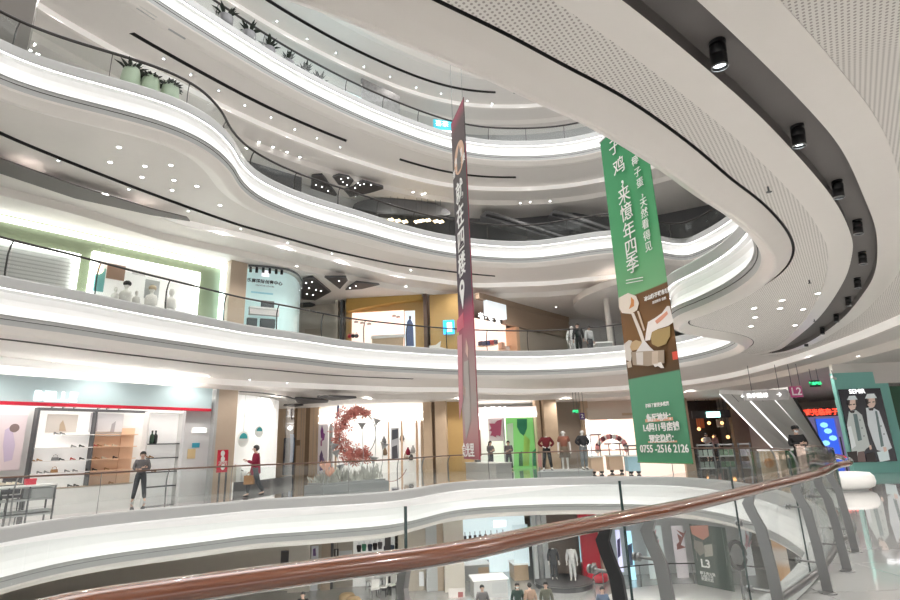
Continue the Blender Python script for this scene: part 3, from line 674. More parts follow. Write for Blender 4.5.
mb = MB(); mb.tube([gb.P(-0.03, GT, 0), gb.P(W_+0.03, GT, 0)], 0.02, 8); obj('top_rod', mb, STEEL, t); mb = MB(); mb.tube([gb.P(0.0, 1.0, 0), gb.P(W_, 1.0, 0)], 0.018, 8); obj('bottom_hem', mb, gm, t)
mb = MB(); [mb.tube([gb.P(u, GT, 0), gb.P(u, 23, 0)], 0.005, 5) for u in (0.1, W_-0.1)]; obj('hanging_wire', mb, STEEL, t)
def column_text(pl, body, pts, size, parent, d=0.03, m=None, **kw):
    for ch, (px, py) in zip(body, pts): pl.text('lettering', ch, px, py, size, m or PW, parent, d, bold=0.0, **kw)
column_text(gb, '椰子鸡，来憶年四季', [(607, 128), (614.5, 147), (619, 167), (625, 177), (624, 196), (626.5, 213), (629, 231.5), (631, 248.5), (632.5, 265)], 0.50, t, 0.045)
column_text(gb, '椰子蛋，天然看得见', [(635, 161), (637.5, 172.5), (640, 183), (644, 192), (643.5, 203), (644.5, 213.5), (645.5, 224.5), (647, 236), (648.5, 247)], 0.265, t, 0.045)
for y in (280, 283): 
    mb = MB(); gb.plate(mb, [(626, y), (643, y-3.2), (643, y-2.4), (626, y+0.8)], 0.022, 0.004); obj('printed_line', mb, PW, t)
gb.text('lettering', '冰山椰子鲜东城', 656, 295, 0.12, PW, t, 0.03, bold=0.004); gb.text('lettering', '清甜椰香 自然', 659, 300.5, 0.075, PW, t, 0.03)
# the picture of coconuts, splashing milk and a steel pot
def art(name, col, pts, d): mb = MB(); gb.plate(mb, pts, d, 0.005); obj(name, mb, flatm('print_'+name+str(round(sum(col)*100)), col), t)
art('printed_coconut', (0.78, 0.70, 0.60), [(618.5, 298), (628, 293), (636, 296), (639, 303), (637, 310), (631, 314), (622, 313), (619, 308)], 0.026)
art('printed_coconut', (0.62, 0.25, 0.07), [(631, 297), (634, 300), (634, 306), (629, 309), (631, 303)], 0.03)
art('printed_milk', (0.75, 0.68, 0.6), [(631, 313), (634, 313), (642, 332), (646, 345), (643, 345), (638, 331)], 0.028)
art('printed_milk', (0.62, 0.5, 0.38), [(637, 311), (639, 311), (645, 330), (643.5, 331)], 0.028)
art('printed_coconut', (0.85, 0.80, 0.76), [(646, 333), (648, 322), (655, 318), (662, 313), (667, 306), (669.5, 306), (673.5, 322), (668, 326), (658, 329), (652, 332), (650, 340), (645, 341)], 0.026)
art('printed_fruit', (0.72, 0.33, 0.22), [(655, 321), (661, 316), (667, 311), (668, 314), (662, 320), (657, 324)], 0.03)
art('printed_coconut', (0.42, 0.30, 0.12), [(650, 333), (656, 330), (664, 328), (670, 326), (670, 336), (666, 344), (658, 347), (652, 344)], 0.024)
art('printed_coconut', (0.55, 0.40, 0.22), [(630, 343), (636, 340), (642, 342), (642, 348), (636, 350), (630, 351)], 0.024)
art('printed_coconut', (0.70, 0.66, 0.6), [(624, 344), (629, 340), (632, 341), (630, 347), (632, 352), (631, 362), (626, 360)], 0.026)
art('printed_milk', (0.72, 0.70, 0.68), [(636, 352), (644, 340), (650, 347), (655, 352)], 0.03)
art('printed_pot', (0.40, 0.32, 0.24), [(631, 352), (664, 350), (664.5, 363), (648, 366), (633, 365)], 0.032)
art('printed_pot', (0.66, 0.62, 0.58), [(636, 352.5), (643, 352), (643, 365), (637, 364.5)], 0.036)
art('printed_pot', (0.58, 0.48, 0.38), [(652, 351.5), (658, 351), (658, 364), (652, 364.5)], 0.036)
art('printed_milk', (0.78, 0.74, 0.7), [(653, 364), (661, 362), (664, 368), (661, 368), (658, 366), (655, 367)], 0.036)
art('printed_lamp', (0.70, 0.09, 0.05), [(672, 352), (677, 351), (678, 359), (673, 360)], 0.034)
art('printed_coconut', (0.6, 0.5, 0.4), [(627, 362), (631, 361), (632, 367), (628, 368)], 0.03)
gb.text('lettering', '扫码了解更多优惠', 657, 405, 0.10, PW, t, 0.03, bold=0.003)
gb.text('lettering', '餐厅地址：', 660, 417.5, 0.185, PW, t, 0.034, bold=0.006); gb.text('lettering', 'L4层11号店铺', 660.5, 427.5, 0.20, PW, t, 0.034, bold=0.006)
gb.text('lettering', '预定热线：', 663, 439, 0.185, PW, t, 0.034, bold=0.006); gb.text('lettering', '0755 -2516 2126', 663, 449, 0.235, PW, t, 0.034, bold=0.004, squeeze=0.98)
PEACH = flatm('printed_peach', (0.75, 0.42, 0.28))
for x0, y0, x1, y1 in ((645, 419.3, 673, 421.3), (648, 441.3, 677, 443.3)): mb = MB(); gb.pbox(mb, x0, y0, x1, y1-1, 0.02, 0.026); obj('printed_underline', mb, PEACH, t)
# dark red column banner
NT = aty(463.5, 97, 11.6); FT = at(451, 124, NT.z); NBt = Vector((NT.x, NT.y))
zb = EYE+(aty(474.5, 460, 11.6).z-EYE)
RTt = at(477.3, 458.3, zb)
fb = Plane((FT.x, FT.y), (NT.x, NT.y)); H1 = NT.z
t = thing('hanging_banner', 'tall narrow dark red banner with white characters and a map pin', 'banner', (NT.x, NT.y, zb))
rm = ramp_mat('red_print', [(0.0, (0.30, 0.08, 0.10)), (0.06, (0.42, 0.22, 0.22)), (0.14, (0.36, 0.31, 0.29)), (0.26, (0.34, 0.22, 0.22)), (0.36, (0.42, 0.06, 0.13)), (0.42, (0.045, 0.022, 0.045)), (0.75, (0.035, 0.028, 0.03)), (0.95, (0.05, 0.02, 0.025)), (1.0, (0.32, 0.02, 0.07))])
rm2 = ramp_mat('crimson_print', [(0.0, (0.30, 0.01, 0.04)), (0.5, (0.26, 0.015, 0.045)), (0.84, (0.33, 0.02, 0.05)), (0.86, (0.02, 0.015, 0.015)), (1.0, (0.02, 0.015, 0.015))])
mb = MB(); fb.box(mb, 0, fb.L, zb, H1, -0.012, 0.0); obj('front_cloth', mb, rm, t)
rp = Plane((NT.x, NT.y), (RTt.x, RTt.y))
mb = MB(); rp.box(mb, 0, rp.L, zb, H1, -0.012, 0.0); obj('side_cloth', mb, rm2, t)
mb = MB(); mb.add([fb.P(0, H1), fb.P(fb.L, H1), rp.P(rp.L, H1), fb.P(0, H1-0.03), fb.P(fb.L, H1-0.03), rp.P(rp.L, H1-0.03)], [(0, 1, 2), (5, 4, 3), (0, 3, 4, 1), (1, 4, 5, 2), (2, 5, 3, 0)]); obj('top_frame', mb, BLACK, t)
mb = MB(); [mb.tube([p, p+Vector((0, 0, 22-H1))], 0.006, 5) for p in (fb.P(0.15, H1), fb.P(fb.L-0.1, H1))]; obj('hanging_wire', mb, STEEL, t)
cr_ = fb.L
mb = MB(); mb.plate([(fb.L*0.52+fb.L*0.36*math.cos(2*PI*i/24), H1-1.35*1.0+fb.L*0.36*math.sin(2*PI*i/24)) for i in range(24)], fb.A+fb.n*0.006, fb.u, (0, 0, 1), 0.004); obj('printed_emblem', mb, flatm('print_cream', (0.62, 0.40, 0.27)), t)
mb = MB(); mb.plate([(fb.L*(0.5+a), H1-1.35+b) for a, b in ((-0.12, -0.35), (0.14, -0.35), (0.16, 0.0), (0.05, 0.32), (-0.03, 0.2), (-0.13, 0.05))], fb.A+fb.n*0.011, fb.u, (0, 0, 1), 0.004); obj('printed_emblem', mb, flatm('print_charcoal', (0.10, 0.09, 0.09)), t)
for ch, (px, py) in zip('就在四楼', [(459.3, 193), (460.2, 217), (461.0, 241), (461.8, 266)]): fb.text('lettering', ch, px, py, fb.L*0.52, PW, t, 0.008, bold=0.008)
for row, (px, py) in zip(('食光里', '香 · 鲜 · 美'), ((458.5, 158), (458.7, 167))): fb.text('lettering', row, px, py, fb.L*0.2, PW, t, 0.008)
u, z = fb.uz(462.3, 288)
mb = MB(); R = fb.L*0.17; ring = [(u+R*math.cos(a), z+R*math.sin(a)) for a in [(-0.15+1.3*i/14)*PI for i in range(15)]]; tip = (u, z-R*2.6)
inn = [(u+R*0.45*math.cos(a), z+R*0.45*math.sin(a)) for a in [(-0.15+1.3*i/14)*PI for i in range(15)]]
for i in range(14): mb.plate([ring[i], ring[i+1], inn[i+1], inn[i]], fb.A+fb.n*0.009, fb.u, (0, 0, 1), 0.004)
mb.plate([ring[-1], tip, ring[0], inn[0], inn[-1]], fb.A+fb.n*0.009, fb.u, (0, 0, 1), 0.004); obj('printed_pin', mb, PW, t)
def rart(col, pts, name): mb = MB(); fb.plate(mb, pts, 0.009, 0.004); obj(name, mb, flatm('rprint'+str(round(sum(col)*100)), col), t)
rart((0.62, 0.12, 0.18), [(456.6, 321), (463.3, 312), (464, 327), (457, 333)], 'printed_block')
rart((0.55, 0.25, 0.28), [(457.2, 336), (462, 334), (463, 400), (459.5, 420)], 'printed_figure')
rart((0.62, 0.42, 0.36), [(466, 338), (468.3, 348), (468, 358), (465.5, 352)], 'printed_figure')
rart((0.40, 0.36, 0.34), [(464, 362), (468.5, 360), (471, 420), (466, 440), (463.5, 400)], 'printed_figure')
rart((0.60, 0.45, 0.38), [(463.5, 385), (466, 388), (465.5, 397), (463, 394)], 'printed_figure')
fb.text('lettering', '食光里', 468, 451, fb.L*0.26, PW, t, 0.01, bold=0.004)
print('RED', NT, FT, zb, fb.L, rp.L, 'GREEN', A, B, W_)
# ================================================================== lamps in the soffits
LENS = mat('lamp_lens', (1, 1, 1), 0.3, emit=6.0, ecol=(0.85, 0.95, 1.0)); DISC = mat('downlight_glow', (1, 1, 1), 0.3, emit=3.5)
ORD = ['first', 'second', 'third', 'fourth', 'fifth', 'sixth', 'seventh', 'eighth', 'ninth', 'tenth', 'eleventh', 'twelfth', 'thirteenth', 'fourteenth']
zs = HT[3]+SOF+0.14
src = None
SP = [(717, 42), (797, 126), (837, 181), (857, 220), (862, 252), (857, 278), (848, 297), (836, 314), (822, 327), (806, 340)]
for j, (px, py) in enumerate(SP):
    p = at(px, py, zs); i = idx(p.x, p.y)
    lab = '%s black cylinder spotlight along the dark slot overhead, counting from the near end' % ORD[j]
    if src is None:
        t = src = thing('spotlight', lab, 'spotlight', p, 0.4, 'black spotlights in the dark slot overhead'); Rm = Matrix.Rotation(0.12, 3, 'X')
        mb = MB(); mb.lathe([(0.085, -0.03), (0.085, 0.0)], p, 18); obj('mount', mb, BLACK, t)
        mb = MB(); mb.lathe([(0.0, -0.262), (0.068, -0.262), (0.074, -0.30), (0.082, -0.30), (0.085, -0.27), (0.085, -0.16), (0.08, -0.155), (0.08, -0.145), (0.085, -0.14), (0.085, -0.06), (0.07, -0.045), (0.04, -0.03)], p, 20, Rm); obj('body', mb, BLACK, t, True)
        mb = MB(); mb.lathe([(0.067, -0.266), (0.05, -0.27), (0.0, -0.272)], p, 18, Rm); obj('lens', mb, LENS, t)
        mb = MB(); mb.lathe([(0.088, -0.305), (0.088, -0.285), (0.078, -0.285), (0.078, -0.305), (0.088, -0.305)], p, 20, Rm, False); obj('trim_ring', mb, STEEL, t)
        for c in [o for o in COL.objects if o.parent == src]: c.data.transform(Matrix.Scale(0.78, 4))
    else: dup(src, p, 0.4+0.1*j, lab)
def ceil_z(px, py, k):
    z = HT[k]+SOF
    for dz, lim in ((0.0, 0.0), (-0.28, 0.0), (-0.55, 1.42)):
        p = at(px, py, z+dz); i = idx(p.x, p.y); r = (p.xy-CEN).length
        if dz == 0.0 and r < STEP[k][i]: return p, 0
        if dz == -0.28 and r < STEP[k][i]+1.3: return p, 1
    return p, 2
DL = None
def downlights(k, pts, label, group, scale=1.0):
    global DL
    for px, py in pts:
        p, _ = ceil_z(px, py, k)
        if DL is None:
            DL = t = thing('downlight', label, 'downlight', p, 0, group)
            mb = MB(); mb.lathe([(0.085, -0.004), (0.085, -0.014), (0.06, -0.014), (0.06, -0.004)], p, 16); obj('trim_ring', mb, WHITE, t)
            mb = MB(); mb.lathe([(0.061, -0.010), (0.0, -0.010)], p, 16); obj('lens', mb, DISC, t)
        else: dup(DL, p, 0, label, group, scale)
downlights(4, [(119, 147), (110, 162), (145, 166), (171, 165), (142, 177), (174, 180), (172, 190), (197, 186), (220, 205)], 'small round downlight in the ceiling under the S-curved band', 'downlights under the S-curved band')
downlights(4, [(105, 194)], 'large round downlight glowing in the long grey ceiling recess', 'downlight in the recess', 1.6)
downlights(4, [(297, 266), (406, 286), (496, 305), (556, 307)], 'small round downlight in the pinkish ceiling over the orange shopfronts', 'downlights over the orange shopfronts')
downlights(5, [(259, 142), (273, 147), (287, 152), (300, 157), (413, 192), (422, 194), (425, 193), (520, 203), (530, 202), (550, 201)], 'small round downlight in the beige ceiling under the topmost lit band', 'downlights under the topmost lit band')
downlights(5, [(31, 27), (30, 50), (38, 54)], 'small round downlight seen over the glass at the upper left', 'downlights at the upper left')
downlights(3, [(782, 300), (754, 308), (755, 317), (803, 309), (818, 293), (780, 308), (795, 325), (751, 326)], 'small round downlight in the cream tongue of ceiling inside the slot curve', 'downlights in the cream tongue of ceiling')
downlights(3, [(858, 356), (568, 411)], 'single round downlight in the lower corridor ceiling', 'downlights in the lower corridor ceiling')
TS = None
def track(k, pts, lit, where, group):
    global TS
    for j, (px, py) in enumerate(pts):
        p = at(px, py, HT[k]+SOF+0.10); lab = '%s small spotlight from the left in the black slot %s' % (ORD[j], where)
        if TS is None:
            TS = t = thing('track_spotlight', lab, 'spotlight', p, 0, group)
            mb = MB(); mb.tube([p+Vector((0, 0, 0.03)), p+Vector((0, 0, -0.06))], 0.02, 8); obj('stem', mb, BLACK, t)
            mb = MB(); mb.lathe([(0.055, -0.20), (0.06, -0.19), (0.06, -0.07), (0.03, -0.05)], p, 14); obj('body', mb, BLACK, t)
            mb = MB(); mb.lathe([(0.054, -0.203), (0.0, -0.203)], p, 14); obj('lens', mb, LENS, t)
            for c in [o for o in COL.objects if o.parent == TS]: c.data.transform(Matrix.Scale(0.65, 4))
        else: dup(TS, p, 0, lab, group)
track(6, [(277, 19), (307, 37), (336, 51), (364, 65), (390, 75), (416, 86), (441, 92), (467, 99), (492, 102)], 1, 'of the topmost ceiling', 'spotlights in the topmost slot')
track(5, [(164, 56), (191, 72), (219, 88), (245, 103), (271, 115), (295, 127), (317, 136), (340, 145)], 1, 'above the green pots', 'spotlights in the slot above the pots')
track(4, [(59, 157), (129, 186), (189, 208), (241, 226), (288, 240), (332, 251), (411, 268)], 1, 'under the S-curved band', 'spotlights in the slot under the S-curved band')
track(3, [(54, 357), (114, 364), (164, 369), (209, 373), (250, 377), (287, 380), (322, 382.5), (354, 384.5), (385, 386.3), (415, 387.5)], 1, 'above the shoe shop', 'spotlights in the slot above the shoe shop')
# ================================================================== second floor: shops across the void
ZC = HT[3]+SOF-0.55
SHOPW = mat('bright_shop_white', (0.86, 0.85, 0.83), 0.5); LIT = mat('faint_glow_white', (0.95, 0.94, 0.92), 0.4, emit=0.12, ecol=(1, 0.97, 0.93)); CEIL_FILL = mat('added_ceiling_glow', (1, 1, 1), 0.5, emit=0.9, ecol=(1, 0.97, 0.93))  # walls with glow painted in, and glowing ceilings added to light the shops
PALEB = mat('pale_blue_sign_board', (0.42, 0.53, 0.55), 0.35, emit=0.05, ecol=(0.85, 0.97, 1.0)); RED = mat('signal_red', (0.62, 0.02, 0.05), 0.4); LETTER = mat('lit_letters', (1, 1, 1), 0.4, emit=1.1)
WOODP = mat('pale_wood_panel', (0.62, 0.47, 0.33), 0.5, noise=0.2, nscale=2); WOODD = mat('brown_panel', (0.23, 0.15, 0.09), 0.5, noise=0.2); TAN = mat('tan_column', (0.50, 0.40, 0.31), 0.5, noise=0.1); OCHRE = mat('ochre_panel', (0.55, 0.36, 0.14), 0.5, noise=0.1)
PEACHW = mat('peach_panel', (0.80, 0.55, 0.38), 0.5); GREYP = mat('grey_panel', (0.42, 0.43, 0.43), 0.5); DGREY = mat('dark_grey', (0.10, 0.10, 0.105), 0.45); TEALM = mat('teal_green_wall', (0.27, 0.62, 0.56), 0.5)
SHG = glass_mat('shop_glass', (0.96, 0.98, 0.98), 0.9, 0.015)
# --- the shoe shop on the left
F2 = Plane((-13.7-3.8, 16.5-5.7), (-9.9, 22.2)); 
t = thing('shop_sign', 'long pale blue lit shop signboard with white letters and a red line below', 'shop sign', F2.P(F2.L/2, 3.25))
uR, zb_ = F2.uz(211, 410); zt = F2.uz(150, 393)[1]
mb = MB(); F2.box(mb, 0, uR, zb_+0.04, 4.1, -0.25, 0.0); obj('board', mb, PALEB, t)
mb = MB(); F2.box(mb, 0, uR, zb_-0.05, zb_+0.05, -0.25, 0.03); obj('red_line', mb, RED, t)
F2.text('lettering', 'BELLE', 56, 397, 0.42, LETTER, t, 0.03, bold=0.012, squeeze=1.15)
D2 = Plane(tuple(F2.P(0, 0, -2.3)[:2]), tuple(F2.P(F2.L, 0, -2.3)[:2]))
mb = MB(); D2.box(mb, -3, D2.uz(180, 470)[0], 0, 4.0, -0.3, -0.12); struct('wall_left', mb, SHOPW, label='bright white back wall of the shoe shop')
mb = MB(); q = [F2.P(0, 3.5, -0.3), F2.P(uR, 3.5, -0.3), D2.P(uR, 3.5, -0.1), D2.P(0, 3.5, -0.1)]; mb.add([*q, *[p+Vector((0, 0, 0.1)) for p in q]], [(3, 2, 1, 0), (4, 5, 6, 7), (0, 1, 5, 4), (1, 2, 6, 5), (2, 3, 7, 6), (3, 0, 4, 7)]); struct('ceiling', mb, CEIL_FILL, label='glowing panel added as the ceiling of the shoe shop')
# display unit with shelves
t = thing('display_shelf', 'tall white and peach shoe display with thin shelves in a black frame', 'shelf', D2.pix(85, 490))
uL = D2.uz(29, 460)[0]; uM = D2.uz(88, 460)[0]; uE = D2.uz(132, 460)[0]; zT = D2.uz(85, 412)[1]; zB = D2.uz(85, 486)[1]
mb = MB(); D2.box(mb, uL, uM, zB, zT, -0.1, -0.06); obj('back_panel', mb, LIT, t)
mb = MB(); D2.box(mb, uM, uE, zB, D2.uz(105, 436)[1], -0.1, -0.06); D2.box(mb, uE-0.5, uE, zB, D2.uz(105, 428)[1], -0.06, -0.03); o = obj('back_panel', mb, PEACHW, t); o['label'] = 'peach back panel'
mb = MB(); D2.box(mb, uL-0.05, uL+0.02, 0, zT+0.1, -0.06, 0.25); D2.box(mb, uL, uE+0.3, zT, zT+0.1, 0.15, 0.25); D2.box(mb, uM-0.03, uM+0.03, zB, zT, -0.06, 0.22); obj('frame', mb, DGREY, t)
mb = MB(); D2.box(mb, uL, uE, 0, zB-0.03, -0.1, 0.3); obj('plinth', mb, SHOPW, t)
shz = [D2.uz(85, y)[1] for y in (434.5, 447, 459.5, 471, 485.5)]
for z, (a, b) in zip(shz, ((uL+0.9, uM), (uL, uM), (uL, uM), (uL, uM), (uL, uE))):
    mb = MB(); D2.box(mb, a, b, z-0.03, z, -0.06, 0.26); obj('shelf', mb, SHOPW if z > zB+0.1 else TAN, t)
for z in shz[:4]: mb = MB(); D2.box(mb, uM, uE, z-0.03, z, -0.06, 0.26); obj('shelf', mb, PEACHW, t)
for x0, y0, x1, y1, c, n in ((48, 414, 76, 432.5, (0.72, 0.66, 0.60), 'poster'), (91, 413, 122, 432, (0.70, 0.69, 0.70), 'poster')):
    t = thing('poster', ('pale poster with a beige figure on the white half of the shoe display' if x0 < 60 else 'pale grey poster with legs above the peach half of the shoe display'), 'poster', D2.pix((x0+x1)/2, y1, 0.05))
    mb = MB(); D2.pbox(mb, x0, y0, x1, y1, -0.055, -0.03); obj('print', mb, flatm('poster'+str(x0), c), t)
    mb = MB()
    if x0 < 60: D2.plate(mb, [(60, 424), (63, 420), (65, 426), (66, 431), (59, 431)], -0.026); obj('printed_figure', mb, flatm('pbeige', (0.55, 0.42, 0.30)), t)
    else:
        D2.plate(mb, [(112, 424), (116, 421), (114, 432), (110, 432)], -0.026); D2.plate(mb, [(93, 416), (98, 415), (97, 431), (92, 431)], -0.026); obj('printed_figure', mb, flatm('pgrey', (0.42, 0.40, 0.42)), t)
for j, (px, ) in enumerate([(49,), (60,), (71,), (95,), (104,), (116,)]):
    u = D2.uz(px, 411)[0]; p = D2.P(u, zT+0.1, 0.2)
    t = thing('track_spotlight', '%s small black spotlight on the frame over the shoe display' % ORD[j], 'spotlight', p, 0, 'spotlights over the shoe display')
    mb = MB(); mb.tube([p, p+Vector((0, 0, 0.1))], 0.02, 6); obj('stem', mb, BLACK, t); mb = MB(); mb.tube([p+Vector((0, 0, 0.1))-F2.n*0.08, p+Vector((0, 0, 0.07))+F2.n*0.14], 0.055, 8); obj('body', mb, BLACK, t)
# shoes and bags
SHOES = {}
def put_shoe(u, zi, kind, col, label):
    z = shz[zi]; key = (kind, col); p = D2.P(u, z+0.002, 0.1)
    if key in SHOES: return dup(SHOES[key], p, D2.ang, label, 'shoes and bags on the shoe display')
    t = thing('handbag' if kind == 'bag' else 'shoe', label, 'bag' if kind == 'bag' else 'shoe', (0, 0, 0), 0, 'shoes and bags on the shoe display')
    m = mat('leather_'+col, {'black': (0.02, 0.02, 0.02), 'grey': (0.25, 0.25, 0.25), 'tan': (0.40, 0.22, 0.10), 'cream': (0.70, 0.62, 0.5), 'red': (0.45, 0.06, 0.06)}[col], 0.4)
    if kind == 'bag':
        mb = MB(); mb.prism([(-0.16, -0.05), (0.16, -0.05), (0.16, 0.05), (-0.16, 0.05)], 0, 0.16); mb.v = [(x*(1-0.15*z/0.16), y, z) for x, y, z in mb.v]; obj('body', mb, m, t)
        mb = MB(); mb.tube([(-0.1, 0, 0.16), (-0.09, 0, 0.25), (0, 0, 0.29), (0.09, 0, 0.25), (0.1, 0, 0.16)], 0.012, 6); obj('handle', mb, m, t)
    else:
        mb = MB(); mb.plate([(-0.15, 0.0), (-0.12, 0.0), (-0.09, 0.045), (0.03, 0.01), (0.14, 0.0), (0.15, 0.02), (0.03, 0.03), (-0.08, 0.075), (-0.15, 0.075)], (0, 0, 0), (1, 0, 0), (0, 0, 1), 0.08); obj('sole', mb, m, t)
        mb = MB(); mb.plate([(-0.15, 0.07), (-0.15, 0.15), (-0.10, 0.145), (-0.02, 0.09), (0.08, 0.07), (0.15, 0.02), (0.03, 0.025), (-0.08, 0.07)], (0, 0, 0), (1, 0, 0), (0, 0, 1), 0.075); obj('upper', mb, m, t)
    for c in [o for o in COL.objects if o.parent == t]: c.data.transform(Matrix.Scale(0.6 if kind == 'shoe' else 0.7, 4))
    t.matrix_basis = Matrix.Translation(p) @ Matrix.Rotation(D2.ang, 4, 'Z'); SHOES[key] = t; return t
ROWN = ['top', 'second', 'third', 'fourth', 'lowest']
items = [(53, 0, 'shoe', 'grey'), (59, 0, 'shoe', 'grey'), (72, 1, 'shoe', 'grey'), (80, 1, 'shoe', 'black'), (33, 2, 'shoe', 'tan'), (40, 2, 'shoe', 'tan'), (55, 2, 'bag', 'grey'), (62, 2, 'shoe', 'black'), (73, 2, 'shoe', 'red'), (82, 2, 'shoe', 'black'),
         (42, 3, 'shoe', 'grey'), (49, 3, 'shoe', 'grey'), (56, 3, 'bag', 'tan'), (69, 3, 'shoe', 'grey'), (77, 3, 'shoe', 'grey'), (74, 4, 'shoe', 'black'), (80, 4, 'shoe', 'black'), (94, 1, 'shoe', 'red'), (98, 1, 'shoe', 'tan'), (105, 1, 'shoe', 'cream'), (113, 1, 'shoe', 'cream'),
         (92, 2, 'shoe', 'tan'), (97, 2, 'shoe', 'tan'), (104, 2, 'shoe', 'cream'), (115, 2, 'shoe', 'black'), (90, 3, 'shoe', 'black'), (96, 3, 'shoe', 'black'), (108, 3, 'shoe', 'tan'), (114, 4, 'shoe', 'tan')]
cnt = {}
for px, zi, kind, col in items:
    side = 'white' if px < 88 else 'peach'; key = (side, zi); cnt[key] = cnt.get(key, 0)+1
    put_shoe(D2.uz(px, 450)[0], zi, kind, col, '%s %s on the %s %s display shelf, %s from the left' % (col, 'handbag' if kind == 'bag' else 'shoe', ROWN[zi], side, ORD[cnt[key]-1]))
# pink poster, counter, seated assistant
t = thing('poster', 'large pale pink poster of a girl at the left edge of the shoe shop', 'poster', D2.pix(12, 470, 0.3))
mb = MB(); D2.pbox(mb, -30, 414, 19, 470, 0.0, 0.04); obj('print', mb, flatm('pink_print', (0.80, 0.68, 0.70)), t)
mb = MB(); D2.plate(mb, [(5, 430), (10, 427), (13, 432), (15, 445), (12, 460), (4, 462), (3, 445)], 0.046); obj('printed_figure', mb, flatm('pfig1', (0.62, 0.52, 0.66)), t)
mb = MB(); D2.disc(mb, 14.5, 428, 0.14, 0.05); obj('printed_head', mb, flatm('pfig2', (0.25, 0.18, 0.17)), t)
t = thing('display_table', 'long dark metal display table at the lower left behind the balustrade', 'table', F2.pix(25, 508))
T2 = Plane(tuple(F2.P(0, 0, 0.55)[:2]), tuple(F2.P(F2.L, 0, 0.55)[:2]))
u0, u1 = T2.uz(-20, 490)[0], T2.uz(57, 490)[0]; zt2 = T2.uz(40, 484.5)[1]
mb = MB(); T2.box(mb, u0, u1, zt2-0.05, zt2, -0.65, 0.0); obj('table_top', mb, SHOPW, t)
for a, b in ((0.02, 0.07), (0.36, 0.41), (0.72, 0.77)): mb = MB(); T2.box(mb, u0, u1, a, b, -0.6, -0.02); obj('shelf', mb, GREYP, t)
for f in (0.0, 0.35, 0.62, 0.97):
    u = u0+(u1-u0)*f
    for d in (-0.6, -0.05): mb = MB(); T2.box(mb, u, u+0.04, 0, zt2-0.05, d, d+0.04); obj('leg', mb, DGREY, t)
mb = MB(); T2.box(mb, u0+(u1-u0)*0.66, u1-0.05, 0.42, 0.70, -0.6, -0.06); obj('drawer', mb, GREYP, t)
u, z = T2.uz(35.5, 482); tb = thing('box', 'small red box standing on the dark display table', 'box', T2.P(u, zt2+0.001, -0.35)); mb = MB(); T2.box(mb, u-0.13, u+0.13, zt2+0.001, zt2+0.17, -0.45, -0.3); obj('body', mb, RED, tb); mb = MB(); T2.box(mb, u-0.135, u+0.135, zt2+0.12, zt2+0.175, -0.455, -0.295); obj('lid', mb, RED, tb)
cnt2 = 0
for px in (4, 11, 18, 24):
    cnt2 += 1; u = T2.uz(px, 480)[0]; t = thing('shoe', '%s pale shoe from the left standing on the dark display table' % ORD[cnt2-1], 'shoe', T2.P(u, zt2+0.001, -0.4), T2.ang, 'shoes on the dark display table')
    mb = MB(); mb.plate([(-0.14, 0), (0.14, 0), (0.15, 0.03), (-0.14, 0.03)], (0, 0, 0.001), (1, 0, 0), (0, 0, 1), 0.09); obj('sole', mb, DGREY, t, world=False)
    mb = MB(); mb.plate([(-0.14, 0.03), (-0.14, 0.12), (-0.06, 0.11), (0.05, 0.06), (0.15, 0.03)], (0, 0, 0.001), (1, 0, 0), (0, 0, 1), 0.085); obj('upper', mb, mat('leather_cream'), t, world=False)
BK = cloth('black_cloth', (0.015, 0.015, 0.017)); GR = cloth('grey_cloth', (0.16, 0.15, 0.155)); DG = cloth('dark_trousers', (0.07, 0.075, 0.085)); NV = cloth('navy_cloth', (0.04, 0.05, 0.08)); MAROON = cloth('maroon_coat', (0.27, 0.012, 0.045)); WHC = cloth('white_cloth', (0.72, 0.72, 0.72)); TANC = cloth('tan_jacket', (0.45, 0.30, 0.22)); OLIVE = cloth('olive_cloth', (0.14, 0.14, 0.11)); BROWNC = cloth('rust_cloth', (0.26, 0.10, 0.065)); JEAN = cloth('denim', (0.12, 0.17, 0.26)); SHOEB = mat('shoe_black', (0.02, 0.02, 0.02), 0.4); SHOEW = mat('shoe_white', (0.7, 0.7, 0.7), 0.5)
S2 = F2.P(F2.uz(17, 470)[0], 0, -1.7)
t = thing('stool', 'round white stool under the seated assistant in the shoe shop', 'stool', S2); mb = MB(); mb.lathe([(0.2, 0.40), (0.22, 0.43), (0.2, 0.46), (0.0, 0.46)], S2, 16); obj('seat', mb, SHOPW, t); mb = MB(); mb.lathe([(0.18, 0), (0.18, 0.02), (0.03, 0.05), (0.03, 0.40)], S2, 14); obj('base', mb, STEEL, t)
figure('person in a black top seated and bending over in the shoe shop', (S2.x, S2.y, 0.05), 2.6, 1.6, 'sit', 'phone', BK, BK, SHOEB, 'short', lean=0.05)
# chair like black stack beside
u, z = T2.uz(33, 470); c = T2.P(u, 0, -1.2); t = thing('chair', 'black chair beside the seated assistant at the shoe display', 'chair', c, T2.ang)
mb = MB(); mb.box((0, 0, 0.46), (0.5, 0.48, 0.08)); obj('seat', mb, DGREY, t, world=False); mb = MB(); mb.box((0, 0.24, 0.78), (0.5, 0.06, 0.52)); obj('backrest', mb, DGREY, t, world=False)
for sx in (-0.21, 0.21):
    for sy in (-0.2, 0.2): mb = MB(); mb.tube([(sx, sy, 0.42), (sx*1.1, sy*1.1, 0)], 0.018, 6); obj('leg', mb, BLACK, t, world=False)
